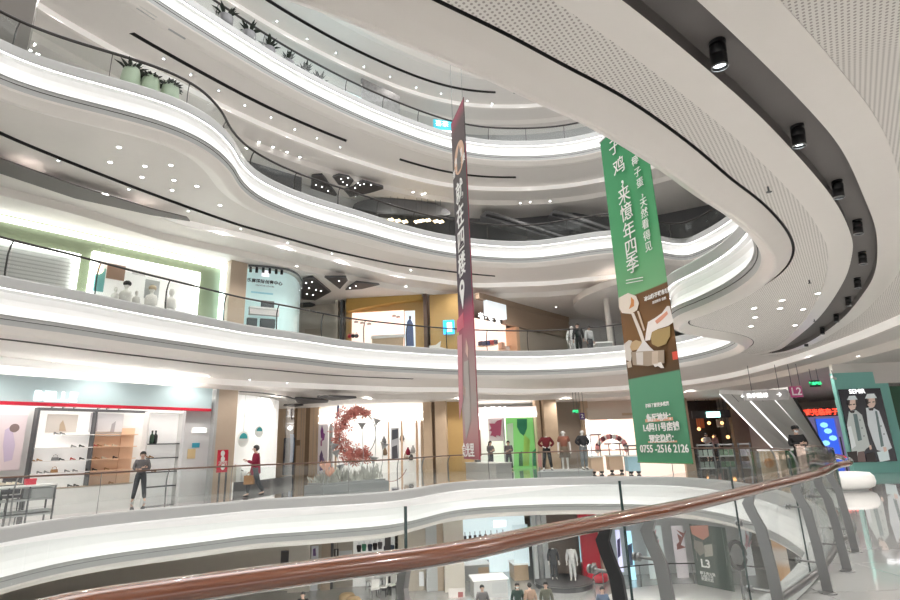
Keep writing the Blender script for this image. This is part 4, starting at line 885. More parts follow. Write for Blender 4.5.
# white niche shelf, end wall with notices, column
N2 = Plane(tuple(F2.P(0, 0, -1.3)[:2]), tuple(F2.P(F2.L, 0, -1.3)[:2]))
t = thing('wall_shelf', 'white lit niche with four dark shelves behind the standing woman in black', 'shelf', N2.pix(160, 492))
u0, u1 = N2.uz(143, 470)[0], N2.uz(178, 470)[0]; zt = N2.uz(160, 413)[1]
mb = MB(); N2.box(mb, u0, u1, 0.0, zt, -0.3, -0.26); obj('back_panel', mb, LIT, t); mb = MB(); N2.box(mb, u1-0.03, u1+0.03, 0, zt, -0.3, 0.05); N2.box(mb, u0-0.03, u0+0.03, 0, zt, -0.3, 0.05); N2.box(mb, u0, u1, zt, zt+0.06, -0.3, 0.05); obj('frame', mb, SHOPW, t)
nz = [N2.uz(160, y)[1] for y in (443.5, 457.5, 471.5, 486)]
for z in nz: mb = MB(); N2.box(mb, u0+0.05, u1-0.05, z-0.04, z, -0.26, 0.03); obj('shelf', mb, DGREY, t)
for j, (px, zi, c, nm) in enumerate(((153, 0, 'dark green bottle with leaves on the top shelf of the white niche', 'bottle'), (156.5, 0, 'black bottle standing on the top shelf of the white niche', 'bottle'))):
    p = N2.P(N2.uz(px, 440)[0], nz[zi]+0.001, -0.1); t = thing(nm, c, 'bottle', p); mb = MB(); mb.lathe([(0.07, 0), (0.08, 0.05), (0.08, 0.3), (0.03, 0.38), (0.03, 0.45)], p, 12); obj('body', mb, mat('bottle_green', (0.05, 0.09, 0.06), 0.2) if j == 0 else BLACK, t, True); mb = MB(); mb.lathe([(0.035, 0.45), (0.035, 0.5), (0, 0.5)], p, 10); obj('cap', mb, BLACK, t)
for j, (px, zi) in enumerate(((149, 1), (153, 1), (157, 2))):
    src_ = SHOES[('shoe', 'tan')]; dup(src_, N2.P(N2.uz(px, 455)[0], nz[zi]+0.002, -0.1), N2.ang, '%s tan shoe on the dark shelves of the white niche' % ORD[j], 'shoes in the white niche')
E2 = Plane(tuple(F2.P(0, 0, -0.25)[:2]), tuple(F2.P(F2.L, 0, -0.25)[:2]))
mb = MB(); E2.box(mb, E2.uz(181, 470)[0], E2.uz(209, 450)[0], 0, 3.6, -0.2, 0); struct('wall_left', mb, mat('pale_grey_wall', (0.66, 0.665, 0.67), 0.4), label='pale grey end wall with a small lit sign in the shoe shop')
t = thing('sign', 'small white lit name sign on the pale grey end wall', 'sign', E2.pix(199, 433, 0.01)); mb = MB(); E2.pbox(mb, 192.5, 427.5, 206.5, 433, 0.0, 0.04); obj('board', mb, LIT, t); E2.text('lettering', 'BELLE', 199.5, 430.3, 0.20, LETTER, t, 0.05)
t = thing('sign', 'small blue notice on the pale grey end wall', 'sign', E2.pix(196, 448, 0.01)); mb = MB(); E2.pbox(mb, 192.5, 443, 199.5, 447.5, 0.0, 0.02); obj('board', mb, mat('notice_blue', (0.04, 0.33, 0.45), 0.4), t)
t = thing('sign', 'small gold notice under the blue notice on the end wall', 'sign', E2.pix(191, 459, 0.01)); mb = MB(); E2.pbox(mb, 188, 449, 195, 458.5, 0.0, 0.02); obj('board', mb, mat('notice_gold', (0.65, 0.50, 0.28), 0.4), t)
cp = Vector((-10.35, 22.55)); cq = Vector((-9.75, 24.0))
KP = Plane(tuple(F2.pix(213, 470)[:2]), tuple(F2.pix(233, 470)[:2]))
mb = MB(); KP.box(mb, 0, KP.L, 0, ZC, -0.6, 0.0); struct('pillar', mb, TAN, label='tan stone pillar between the shoe shop and the round glass showcase')
mb = MB(); KP.box(mb, -0.12, 0.0, 0, ZC, -0.4, 0.02); struct('trim_6', mb, GREYP, label='grey metal strip on the left of the tan pillar')
# round glass showcase
pa = KP.P(KP.L, 0, 0)+Vector((0.02, 0.05, 0)); pb = at(274, 486.5, 0); mid = (pa+pb)/2; ch_ = (pb-pa); nn = Vector((ch_.y, -ch_.x, 0)).normalized()
cs = openspline([pa.xy, (pa+ch_*0.35+nn*0.22).xy, (pa+ch_*0.75+nn*0.2).xy, pb.xy, (pb+Vector((0.22, 0.7, 0))).xy, (pb+Vector((0.15, 2.2, 0))).xy])
t = thing('display_case', 'tall round-cornered white glass showcase right of the tan pillar', 'showcase', (mid.x, mid.y, 0))
mb = MB()
for p, q in zip(cs[:-1], cs[1:]): mb.quad((p.x, p.y, 0.35), (q.x, q.y, 0.35), (q.x, q.y, ZC-0.05), (p.x, p.y, ZC-0.05))
obj('glass_front', mb, SHG, t, True)
mb = MB()
for p, q in zip(cs[:-1], cs[1:]):
    a, b = p-nn.xy*1.0, q-nn.xy*1.0; mb.quad((a.x, a.y, 0), (b.x, b.y, 0), (b.x, b.y, ZC-0.06), (a.x, a.y, ZC-0.06))
obj('back_panel', mb, LIT, t, True)
mb = MB()
for z0, z1, off in ((0.0, 0.35, 0.02), (ZC-0.07, ZC-0.02, 0.02)):
    for p, q in zip(cs[:-1], cs[1:]):
        a, b = p+nn.xy*off, q+nn.xy*off; c, d = p-nn.xy*0.2, q-nn.xy*0.2
        mb.add([(a.x, a.y, z0), (b.x, b.y, z0), (b.x, b.y, z1), (a.x, a.y, z1), (c.x, c.y, z1), (d.x, d.y, z1)], [(0, 1, 2, 3), (3, 2, 5, 4)])
obj('frame', mb, DGREY, t)
SCP = Plane(pa.xy-nn.xy*0.5, pb.xy-nn.xy*0.5)
SCP.text('lettering', 'BELLE', 254, 406.5, 0.40, LETTER, t, 0.02, bold=0.012, squeeze=1.15)
TEALD = mat('teal_disc', (0.06, 0.42, 0.45), 0.4)
for nm, px, py, r in (('larger', 243, 439, 0.33), ('smaller', 259, 431.5, 0.25)):
    u, z = SCP.uz(px, py, 0.1); t = thing('hanging_ornament', '%s round white ornament with a teal half hanging in the round showcase' % nm, 'ornament', SCP.P(u, z, 0.1))
    mb = MB(); SCP.disc(mb, px, py, r, 0.1, 0.03); obj('disc', mb, SHOPW, t)
    mb = MB(); mb.plate([(u+r*0.72*math.cos(a), z+r*0.05+r*0.72*math.sin(a)) for a in [PI*i/12 for i in range(13)]], SCP.A+SCP.n*0.125, SCP.u, (0, 0, 1), 0.01); obj('teal_half', mb, TEALD, t)
    mb = MB(); p = SCP.P(u, z+r, 0.1); mb.tube([p, Vector((p.x, p.y, ZC-0.1))], 0.006, 5); obj('string', mb, STEEL, t)
for j, (px, py) in enumerate(((232, 484), (238, 481), (247, 483))):
    t = thing('shoe_stand', '%s small white pedestal from the left inside the round showcase' % ORD[j], 'stand', SCP.P(SCP.uz(px, py)[0], 0.352, 0.2)); u = SCP.uz(px, py)[0]; h = 0.35+0.2*(3-j)
    mb = MB(); SCP.box(mb, u-0.14, u+0.14, 0.352, h, 0.05, 0.32); obj('block', mb, SHOPW, t); dup(SHOES[('shoe', ['tan', 'black', 'cream'][j])], SCP.P(u, h+0.002, 0.18), SCP.ang, '%s shoe on the %s pedestal in the round showcase' % (['tan', 'black', 'cream'][j], ORD[j]), 'shoes in the round showcase')
# fire notice stand
p = at(220.5, 494, 0); FS = Plane(p.xy-F2.u.xy*0.4+Vector((0, -0.3)), p.xy+F2.u.xy*0.4+Vector((0, -0.3)))
t = thing('notice_stand', 'narrow red notice board on two dark legs in front of the tan pillar', 'notice board', p)
mb = MB(); FS.pbox(mb, 218.5, 450, 227, 472, 0, 0.05); obj('board', mb, RED, t)
for px in (219.3, 226): u = FS.uz(px, 480)[0]; mb = MB(); FS.box(mb, u-0.03, u+0.03, 0, FS.uz(px, 452)[1], -0.04, 0.0); obj('leg', mb, DGREY, t)
for py in (453.5, 459, 467): mb = MB(); FS.disc(mb, 222.8, py, 0.11, 0.06, 0.01, 0.8); obj('white_mark', mb, PW, t)
FS.text('lettering', '消防', 222.8, 463.5, 0.2, PW, t, 0.06)
# the two women on the walkway
figure('woman in a black and grey top with dark hair standing before the shoe shop', tuple(at(138, 502.5, 0)), PI+0.5, 1.66, 'apart', 'fold', GR, DG, SHOEW, 'tail', sleeve=1.0)
wr = figure('woman in a maroon coat walking past the round showcase with a tan bag', tuple(at(254, 497.5, 0)), PI/2+0.25, 1.74, 'walk', ('phone', 'bag'), MAROON, DG, SHOEB, 'short', coat=0.25, mask=False)
hp = hand_world(wr, 1); hp2 = hand_world(wr, -1)
hb = min((hp, hp2), key=lambda q: q.z)
hb = hb+Vector((0.05, -0.13, 0)); t = thing('handbag', 'tan bag hanging from the hand of the woman in maroon', 'bag', hb+Vector((0, 0, -0.42))); mb = MB(); mb.box(hb+Vector((0.0, -0.06, -0.27)), (0.34, 0.15, 0.30)); obj('body', mb, mat('tan_bag', (0.42, 0.22, 0.10), 0.6, noise=0.2), t); mb = MB(); mb.tube([hb+Vector((-0.11, -0.06, -0.13)), hb+Vector((-0.06, -0.04, -0.03)), hb+Vector((0, -0.03, 0.0)), hb+Vector((0.06, -0.04, -0.03)), hb+Vector((0.11, -0.06, -0.13))], 0.012, 6); obj('handle', mb, mat('tan_bag'), t)
# --- middle of the far side: corridor wall, flower shop, mannequins
def wallbox(A, B, z0, z1, m, label, name='wall_back', th=0.2):
    pl = Plane(A, B); mb = MB(); pl.box(mb, 0, pl.L, z0, z1, -th, 0); struct(name, mb, m, label=label); return pl
Q1 = Plane((-9.9, 34.6), (-1.5, 33.6)); Q2 = Plane((-1.5, 33.6), (6.9, 35.6)); Q3 = Plane((6.9, 37.2), (9.6, 37.8)); Q4 = Plane((9.3, 37.4), (15.3, 38.0)); Q5 = Plane((15.4, 38.0), (21.5, 38.0))
wallbox((-9.4, 27.6), (-11.3, 34.7), 0, ZC, WHITE, 'white side wall behind the round showcase', 'wall_left')
uf = lambda pl, x, y=450: pl.uz(x, y)[0]
def strip(pl, x0, x1, z0, z1, m, d0, d1, name, label=None):
    mb = MB(); pl.box(mb, uf(pl, x0), uf(pl, x1), z0, z1, d0, d1); o = struct(name, mb, m, label=label); return o
strip(Q1, 270, 318, 0, ZC, WOODP, -0.3, 0.0, 'wall_back', 'pale wood panelled wall left of the flower shop')
strip(Q1, 284.5, 296, 0, ZC, WOODD, 0.0, 0.05, 'wall_back', 'brown panel over the dark doorway')
strip(Q1, 305, 309, 0, ZC, WOODD, 0.0, 0.04, 'trim_7', 'brown strip between pale wood panels')
for j, x in enumerate((300, 302.5, 312.5, 316)): strip(Q1, x, x+0.7, 0, ZC, TAN, 0.0, 0.03, 'trim_%d' % (8+j), 'thin joint in the pale wood panels')
d = thing('poster', 'dark doorway poster with a pale blue figure under the brown panel', 'poster', Q1.pix(290, 470, 0.06))
mb = MB(); Q1.box(mb, uf(Q1, 284), uf(Q1, 295), 0.1, 2.3, 0.05, 0.10); obj('print', mb, mat('dark_navy_print', (0.012, 0.016, 0.035), 0.3), d)
mb = MB(); Q1.plate(mb, [(290, 434), (294, 434), (294.5, 445), (293, 462), (289.5, 462), (290.5, 448)], 0.11); obj('printed_figure', mb, mat('pale_blue_print', (0.30, 0.42, 0.62), 0.4), d)
t = thing('lamp', 'small round white lamp on the brown panel above the doorway', 'lamp', Q1.pix(290, 428, 0.06)); mb = MB(); Q1.disc(mb, 290, 428, 0.12, 0.08, 0.04); obj('globe', mb, DISC, t); mb = MB(); Q1.disc(mb, 290, 428, 0.15, 0.06, 0.02); obj('rim', mb, TAN, t)
t = thing('sign', 'small brown square sign on the pale wood panel by the doorway', 'sign', Q1.pix(298, 443, 0.06)); mb = MB(); Q1.pbox(mb, 296.6, 440, 299.8, 445.5, 0.0, 0.05); obj('plate', mb, WOODD, t)
# flower shop front
t = thing('shop_sign', 'curved glowing white fascia over the flower shop with a dark J', 'shop sign', Q1.P(uf(Q1, 370), 3.0, 0.3))
mb = MB(); n = 12; u0, u1 = uf(Q1, 319), uf(Q1, 425)
for i in range(n):
    a, b = i/n, (i+1)/n; f = lambda a: 0.2+0.7*math.sin(a*PI)
    p0, p1 = Q1.P(u0+(u1-u0)*a, 0, f(a)), Q1.P(u0+(u1-u0)*b, 0, f(b))
    mb.add([p0+Vector((0, 0, 3.05)), p1+Vector((0, 0, 3.05)), p1+Vector((0, 0, 4.0)), p0+Vector((0, 0, 4.0))], [(0, 1, 2, 3)]); mb.add([p0+Vector((0, 0, 3.05)), p1+Vector((0, 0, 3.05)), Q1.P(u0+(u1-u0)*b, 3.05, 0), Q1.P(u0+(u1-u0)*a, 3.05, 0)], [(3, 2, 1, 0)])
obj('board', mb, mat('cream_lit_fascia', (0.85, 0.80, 0.74), 0.4, emit=0.35, ecol=(1, 0.93, 0.85)), t, True)
mb = MB()
for z in (3.12, 3.55): mb.tube([Q1.P(u0+(u1-u0)*i/n, z, 0.23+0.7*math.sin(i/n*PI)) for i in range(n+1)], 0.035, 6)
obj('light_strip', mb, LETTER, t)
Q1.text('lettering', 'J', 338, 410.5, 0.85, mat('navy_letter', (0.04, 0.06, 0.18), 0.4), t, 0.75, bold=0.02); Q1.text('lettering', 'LOVE', 352, 411, 0.5, LETTER, t, 0.95, bold=0.01)
strip(Q1, 318.5, 425, 0, 3.1, LIT, -1.8, -1.6, 'wall_back', 'bright white back wall of the flower shop')
for j, (x, w_, m) in enumerate(((329, 3, GREYP), (335, 1.5, WOODP), (388, 1.2, PEACHW), (401, 1.6, PEACHW), (416, 2, PEACHW), (421, 2.5, WOODP))): strip(Q1, x, x+w_, 0, 3.1, m, -0.1, 0.05, 'trim_%d' % (20+j), 'upright in the flower shop front')
mb = MB(); Q1.box(mb, u0, u1, 3.0, 3.1, -1.6, 0.0); struct('ceiling', mb, CEIL_FILL, label='glowing panel added as the ceiling of the flower shop')
def poster(lab, pl, x0, y0, x1, y1, c, figs=(), d=0.05, cat='poster', name='poster', emit=0.0):
    t = thing(name, lab, cat, pl.pix((x0+x1)/2, y1, d)); mb = MB(); pl.pbox(mb, x0, y0, x1, y1, d-0.03, d); obj('print', mb, mat('pr_'+lab[:26].replace(' ', '_'), c, 0.4, emit=emit), t)
    for j, (cc, pts) in enumerate(figs): mb = MB(); pl.plate(mb, pts, d+0.004+0.003*j, 0.004); obj('printed_figure', mb, flatm('pf%s%d' % (lab[:18].replace(' ', '_'), j), cc), t)
    return t
poster('narrow white poster with purple blots beside the flower shop window', Q1, 318.5, 424, 327, 474, (0.84, 0.80, 0.84), [((0.22, 0.05, 0.25), [(320.5, 431), (322, 425), (323.5, 431), (323, 439), (321, 438)]), ((0.30, 0.09, 0.30), [(322.5, 432), (325, 434), (324, 440), (322, 441)]), ((0.45, 0.2, 0.35), [(320.5, 441), (322, 439), (322, 446), (320.5, 446)]), ((0.16, 0.10, 0.22), [(319.5, 456), (321.5, 450), (323, 455), (322.5, 470), (319.5, 471)]), ((0.26, 0.2, 0.36), [(322.5, 456), (325, 461), (324.5, 470), (322.5, 470)])])
poster('tall grey and black photo panel inside the flower shop', Q1, 391, 428, 399, 460, (0.62, 0.64, 0.68), [((0.10, 0.11, 0.14), [(392, 430), (398, 429), (398, 438), (392, 440)]), ((0.10, 0.10, 0.12), [(392, 447), (397, 445), (398, 458), (392, 459)])])
for j, (x, y, c) in enumerate(((384, 441, DGREY), (402, 438, DGREY), (385, 452, WOODD), (408, 452, MAROON), (413, 450, GREYP), (411, 457, DGREY), (406, 456, TAN))):
    u, z = Q1.uz(x, y, -1.4); t = thing('vase', '%s small dark object from the left displayed in the flower shop' % ORD[j], 'ornament', Q1.P(u, z-0.15, -1.4), 0, 'things displayed in the flower shop')
    mb = MB(); mb.lathe([(0.10, 0), (0.16, 0.12), (0.12, 0.3), (0.05, 0.42), (0.07, 0.48)], Q1.P(u, z-0.2, -1.4), 10); obj('body', mb, c, t, True)
    mb = MB(); Q1.box(mb, u-0.15, u+0.15, z-0.26, z-0.2, -1.55, -1.25); obj('shelf', mb, SHOPW, t)
# the floral installation on the walkway
PINK = mat('coral_blossom', (0.70, 0.27, 0.22), 0.7, noise=0.4, nscale=12); SAGE = mat('grey_green_leaf', (0.52, 0.52, 0.47), 0.7, noise=0.3); PLG = mat('grey_plinth', (0.30, 0.31, 0.31), 0.5)
FPO = 0.45; fc = (at(330, 495.5, 0)+at(388, 489, 0))/2; FP = Plane(at(328, 493.5, 0).xy, at(388, 487.5, 0).xy); fl = thing('flower_display', 'floral display with a crescent of coral blossoms on a low grey plinth', 'flower display', (fc.x, fc.y, 0))
u0, u1 = FP.uz(323, 490)[0], FP.uz(389, 487)[0]
mb = MB(); FP.box(mb, u0, u1, 0, 0.26, -1.3, 0); FP.box(mb, u0+0.1, u1-0.1, 0.26, 0.34, -1.2, -0.1); obj('plinth', mb, PLG, fl)
cu, cz = FP.uz(358, 434, -0.9); R = 0.90
mb = MB(); mb.tube([FP.P(cu+R*math.cos(a), cz+R*math.sin(a), -0.9) for a in [2*PI*i/48 for i in range(48)]], 0.02, 6, closed=True); obj('hoop', mb, STEEL, fl)
rnd = random.Random(3); mb = MB()
for i in range(560):
    a = math.radians(62+rnd.random()*245); w_ = 0.26*min(1, 0.25+1.1*math.sin(math.pi*((math.degrees(a)-62)/245))) if math.degrees(a) < 250 else 0.27
    r = R+rnd.gauss(0, w_*0.55); c = FP.P(cu+r*math.cos(a), cz+r*math.sin(a), -0.9+rnd.gauss(0, 0.16)); s = 0.05+rnd.random()*0.07
    ax = Vector((rnd.gauss(0, 1), rnd.gauss(0, 1), rnd.gauss(0, 1))).normalized(); b1 = ax.orthogonal().normalized(); b2 = ax.cross(b1)
    for q in range(5):
        th = q*2*PI/5; d_ = b1*math.cos(th)+b2*math.sin(th); e = b1*math.cos(th+0.6)+b2*math.sin(th+0.6); mb.add([c, c+d_*s+ax*s*0.3, c+(d_+e)*s*0.75+ax*s*0.5, c+e*s+ax*s*0.3], [(0, 1, 2, 3)])
ob = obj('blossoms', mb, PINK, fl); ob['kind'] = 'stuff'
mb = MB()
for i in range(260):
    u = u0+0.1+rnd.random()*(u1-u0-0.2); h = 0.15+rnd.random()*0.4*(0.4+abs(math.sin(u*2))); c = FP.P(u, 0.32, -0.2-rnd.random()*0.9); q = Vector((rnd.gauss(0, 0.12), rnd.gauss(0, 0.08), h)); w_ = Vector((0.03, 0.015, 0)); mb.add([c-w_*0.3, c+w_*0.3, c+q*0.6+w_, c+q, c+q*0.6-w_], [(0, 1, 2, 3, 4)])
ob = obj('grasses', mb, SAGE, fl); ob['kind'] = 'stuff'
for px, py, lean in ((337, 456, -0.3), (333, 449, 0.2), (383, 448, 0.35), (373, 462, 0.2), (341, 470, -0.2), (362, 428, 0.0), (376, 424, 0.3)):
    u, z = FP.uz(px, py, -0.5); base = FP.P(u-lean*0.6, 0.34, -0.5); top = FP.P(u, z, -0.5); mb = MB(); mb.tube([base, base.lerp(top, 0.5)+Vector((0.06, 0, 0)), top], 0.014, 6); st_ = obj('stem', mb, GREYP, fl)
    mb = MB(); mb.lathe([(0.02, -0.05), (0.07, 0.05), (0.15, 0.16), (0.21, 0.2), (0.14, 0.17), (0.05, 0.05)], top, 12, Matrix.Rotation(lean, 3, 'Y')); obj('bell_flower', mb, GREYP, st_, True)
for px, py in ((325, 468), (329, 474)):
    u, z = FP.uz(px, py, -0.1); top = FP.P(u, z, -0.1); mb = MB(); mb.tube([FP.P(u-0.1, 0.0 if px < 327 else 0.3, -0.1), top], 0.016, 6); st_ = obj('stem', mb, GREYP, fl); mb = MB()
    for q in range(6): a = q*PI/3; mb.add([top+Vector((0, 0, -0.12)), top+Vector((0.22*math.cos(a), 0.14*math.sin(a), 0.10)), top+Vector((0.14*math.cos(a+0.5), 0.12*math.sin(a+0.5), 0.28)), top+Vector((0.05*math.cos(a+0.8), 0.05*math.sin(a+0.8), 0.05))], [(0, 1, 2, 3)])
    obj('petals', mb, mat('peach_petal', (0.72, 0.42, 0.32), 0.7), st_)
for a0, a1, px in ((0.0, 1.4, 330), (1.2, 2.6, 372)):
    mb = MB(); c = FP.pix(px+20, 466, -0.4); mb.tube([c+FP.u*0.9*math.cos(PI+a0+(a1-a0)*i/14)+Vector((0, 0, 0.9*math.sin(PI+a0+(a1-a0)*i/14)))+Vector((0, 0, 0.3)) for i in range(15)], 0.014, 6); obj('curved_rod', mb, mat('rust_rod', (0.25, 0.08, 0.06), 0.5), fl)
# wood fins, green-poster shop
strip(Q1, 425, 433.5, 0, ZC, WOODP, -0.2, 0.4, 'pillar', 'pale wood pillar right of the flower shop'); strip(Q1, 433.5, 437, 0, ZC, WOODD, -0.2, 0.2, 'trim_30', 'brown gap between wood pillars'); strip(Q1, 437, 448, 0, ZC, WOODP, -0.2, 0.5, 'pillar', 'wide pale wood pillar left of the dark red banner'); strip(Q2, 447, 476, 0, ZC, OCHRE, -0.2, 0.1, 'wall_back', 'ochre wall behind the dark red banner')
t = thing('shop_sign', 'straight glowing pink-white fascia above the green poster shop', 'shop sign', Q2.P(uf(Q2, 506), 3.0, 0.3)); mb = MB(); Q2.pbox(mb, 474, 407.5, 537, 417, 0.0, 0.4); obj('board', mb, mat('pink_lit_fascia', (0.85, 0.76, 0.74), 0.4, emit=0.4, ecol=(1, 0.88, 0.85)), t); mb = MB(); Q2.pbox(mb, 476, 413.5, 537, 414.6, 0.4, 0.45); obj('light_strip', mb, LETTER, t); Q2.text('lettering', 'MHA', 496.5, 411.5, 0.75, LETTER, t, 0.46, bold=0.02)
strip(Q2, 474, 537, 0, 3.2, LIT, -1.6, -1.4, 'wall_back', 'bright white back wall of the green poster shop'); mb = MB(); Q2.box(mb, uf(Q2, 474), uf(Q2, 537), 3.15, 3.25, -1.5, 0); struct('ceiling', mb, CEIL_FILL, label='glowing panel added as the ceiling of the green poster shop')
rr = random.Random(5)
gfig = [((0.02, 0.22, 0.11), [(517, 419), (527, 419), (527, 428), (524, 436), (520, 433), (517, 427)]), ((0.62, 0.82, 0.60), [(507, 424), (513, 423), (514, 466), (507, 467)]), ((0.33, 0.62, 0.12), [(524, 434), (530, 440), (529, 466), (523, 466)]), ((0.02, 0.25, 0.11), [(532, 452), (536, 448), (536, 466), (533, 466)]), ((0.05, 0.2, 0.08), [(519, 453), (522, 451), (523, 466), (519, 466)])]
poster('big bright green leafy poster filling the right half of the shop window', Q2, 505.5, 418, 536.5, 468, (0.20, 0.55, 0.16), gfig, 0.02, emit=0.15)
poster('white poster covered in pink blossoms in the window left of the green poster', Q2, 488, 418, 504, 441, (0.80, 0.72, 0.73), [((0.45, 0.10, 0.18), [(489+rr.random()*11, 420+rr.random()*16), (491+rr.random()*11, 419+rr.random()*17), (494+rr.random()*9, 421+rr.random()*17), (490+rr.random()*12, 424+rr.random()*15)]) for _ in range(9)], 0.02)
poster('dark maroon column poster beside the dark red banner', Q2, 478, 430, 481.5, 456, (0.16, 0.02, 0.03), (), 0.02)
mb = MB(); Q2.box(mb, uf(Q2, 473), uf(Q2, 474.5), 0, 3.2, -0.1, 0.1); Q2.box(mb, uf(Q2, 504.3), uf(Q2, 505.3), 0, 3.2, -0.1, 0.1); struct('trim_31', mb, GREYP, label='grey uprights of the green poster shop window')
figure('woman in black with long hair at the left, before the pink blossom poster', tuple(Q2.P(uf(Q2, 486), 0, 0.9)), PI+0.6, 1.66, 'stand', 'fold', GR, DG, SHOEB, 'long'); figure('woman in black standing with folded arms just left of the green poster', tuple(Q2.P(uf(Q2, 500), 0, 1.6)), PI, 1.64, 'apart', 'fold', GR, DG, SHOEB, 'tail')
WB = Plane(at(466, 471, 0).xy, at(492, 472.5, 0).xy)
t = thing('display_table', 'white box table under the bottom of the dark red banner', 'table', WB.P(0.5, 0)); mb = MB(); WB.box(mb, 0, WB.L*1.15, 0, 0.46, -1.0, 0); obj('body', mb, GREYW, t); mb = MB(); WB.box(mb, -0.03, WB.L*1.15+0.03, 0.46, 0.51, -1.03, 0.03); obj('table_top', mb, SHOPW, t)
t = thing('box', 'small black box on the white box table', 'box', WB.P(0.8, 0.512)); mb = MB(); WB.box(mb, 0.7, 1.0, 0.512, 0.61, -0.5, -0.25); obj('body', mb, DGREY, t); mb = MB(); WB.box(mb, 0.69, 1.01, 0.60, 0.63, -0.51, -0.24); obj('lid', mb, BLACK, t)
strip(Q2, 537, 541, 0, ZC, WOODP, -0.2, 0.3, 'trim_32', 'narrow wood upright right of the green poster'); strip(Q2, 541, 543, 0, ZC, WOODD, -0.2, 0.2, 'trim_33', 'dark joint right of the green poster'); strip(Q2, 543, 556, 0, ZC, WOODP, -0.2, 0.6, 'pillar', 'broad pale wood pillar behind the headless mannequin')
strip(Q3, 548, 592, 0, ZC, mat('taupe_wall', (0.30, 0.245, 0.20), 0.6, noise=0.1), -0.2, 0.0, 'wall_back', 'taupe wall behind the white-headed mannequins'); strip(Q3, 583, 590, 0, ZC, WOODP, 0.0, 0.3, 'pillar', 'narrow wood pillar left of the pink shop window')
# mannequins on their plinth
mp = [(548, 470.5), (566, 472.5), (585, 470)]
MP = Plane(at(536, 478, 0).xy, at(592, 477, 0).xy); t = thing('plinth', 'low grey platform carrying three mannequins', 'platform', MP.P(MP.L/2, 0)); mb = MB(); MP.box(mb, 0, MP.L, 0, 0.18, -3.0, -0.7); obj('body', mb, GREYW, t); mb = MB(); MP.box(mb, -0.03, MP.L+0.03, 0.18, 0.22, -3.03, -0.67); obj('top_slab', mb, GREYP, t)
def mq(px, d): return tuple(MP.P(MP.uz(px, 470, d)[0], 0.222, d))
figure('headless mannequin in a dark red jacket and black trousers', mq(548, -1.7), PI, 1.78, 'apart', 'hip', cloth('dark_red_jacket', (0.17, 0.015, 0.02)), BK, SHOEB, None, mannequin=True, head=False)
figure('white-headed mannequin in a rust top and brown skirt', mq(566, -1.3), PI-0.2, 1.80, 'stand', 'down', BROWNC, None, SHOEW, None, mannequin=True, skirt=cloth('brown_skirt', (0.17, 0.13, 0.09)), sleeve=0.6)
figure('white-headed mannequin in a dark jacket and grey trousers, right of the three', mq(585, -1.7), PI+0.4, 1.80, 'stand', 'hip', cloth('dark_jacket', (0.035, 0.035, 0.037)), cloth('grey_trousers', (0.22, 0.24, 0.25)), SHOEB, None, mannequin=True)
poster('red and white notice on a thin stand left of the headless mannequin', MP, 537.5, 454, 542, 467, (0.55, 0.25, 0.22), (), -0.05, 'notice'); mb = MB(); MP.box(mb, MP.uz(539, 470)[0], MP.uz(540, 470)[0], 0.0, MP.uz(539, 455)[1], -0.12, -0.085); o = obj('stand', mb, STEEL, [x for x in COL.objects if x.get('label', '').startswith('red and white notice')][0])
# pink shop, arch, racks and carts
strip(Q4, 588, 690, 0, ZC, mat('cream_wall', (0.70, 0.62, 0.54), 0.5), -0.5, -0.3, 'wall_back', 'cream wall of the pink shop'); 
t = thing('shop_sign', 'cream fascia above the pink shop window', 'shop sign', Q4.pix(614, 418, 0.2)); mb = MB(); Q4.pbox(mb, 587, 408, 668, 417.5, 0.0, 0.3); obj('board', mb, mat('cream_wall'), t); mb = MB(); Q4.pbox(mb, 622, 413, 642, 415, 0.3, 0.33); obj('panel', mb, WOODP, t)
PG = mat('pink_glow', (0.9, 0.70, 0.62), 0.5, emit=0.55, ecol=(1, 0.72, 0.6))
mb = MB(); Q4.pbox(mb, 589, 419, 692, 475, -0.28, -0.1); struct('window_1', mb, PG, label='glowing pink shop window behind the carts'); mb = MB(); Q4.pbox(mb, 589, 419, 590.5, 475, -0.1, 0.05); Q4.pbox(mb, 612, 419, 612.7, 450, -0.1, 0.02); struct('trim_34', mb, LETTER, label='white lit edge of the pink shop window')
CA = Plane(at(590, 479, 0).xy, at(650, 477, 0).xy)
def cart(x0, x1, d, lab, body, top):
    u0, u1 = CA.uz(x0, 470, d)[0], CA.uz(x1, 470, d)[0]; t = thing('cart', lab, 'cart', CA.P((u0+u1)/2, 0, d)); mb = MB(); CA.box(mb, u0, u1, 0.12, 0.75, d-0.6, d); obj('body', mb, body, t); mb = MB(); CA.box(mb, u0-0.05, u1+0.05, 0.75, 0.8, d-0.65, d+0.05); obj('counter', mb, SHOPW, t)
    for u in (u0+0.05, u1-0.09): mb = MB(); CA.box(mb, u, u+0.04, 0.8, top, d-0.06, d-0.02); obj('post', mb, DGREY, t)
    mb = MB(); CA.box(mb, u0-0.03, u1+0.03, top, top+0.06, d-0.5, d); obj('canopy', mb, DGREY, t)
    for u in (u0+0.1, u1-0.1): mb = MB(); mb.tube([CA.P(u, 0.1, d-0.06), CA.P(u, 0.1, d-0.02)], 0.1, 12); obj('wheel', mb, BLACK, t)
cart(592, 604, -3.2, 'dark framed peach cart just right of the mannequins', PEACHW, 1.75); cart(610, 624, -3.8, 'peach drinks cart beneath the pink balloon arch', PEACHW, 1.3); cart(629, 641, -2.2, 'pale blue and white cart beside the foot of the green banner', mat('pale_blue_cart', (0.45, 0.68, 0.78), 0.5), 1.2)
t = thing('balloon_arch', 'small arch of pink and dark balloons before the pink shop', 'arch', CA.P(CA.uz(612, 470, -4.6)[0], 0, -4.6)); cu, cz = CA.uz(612, 450, -4.6)
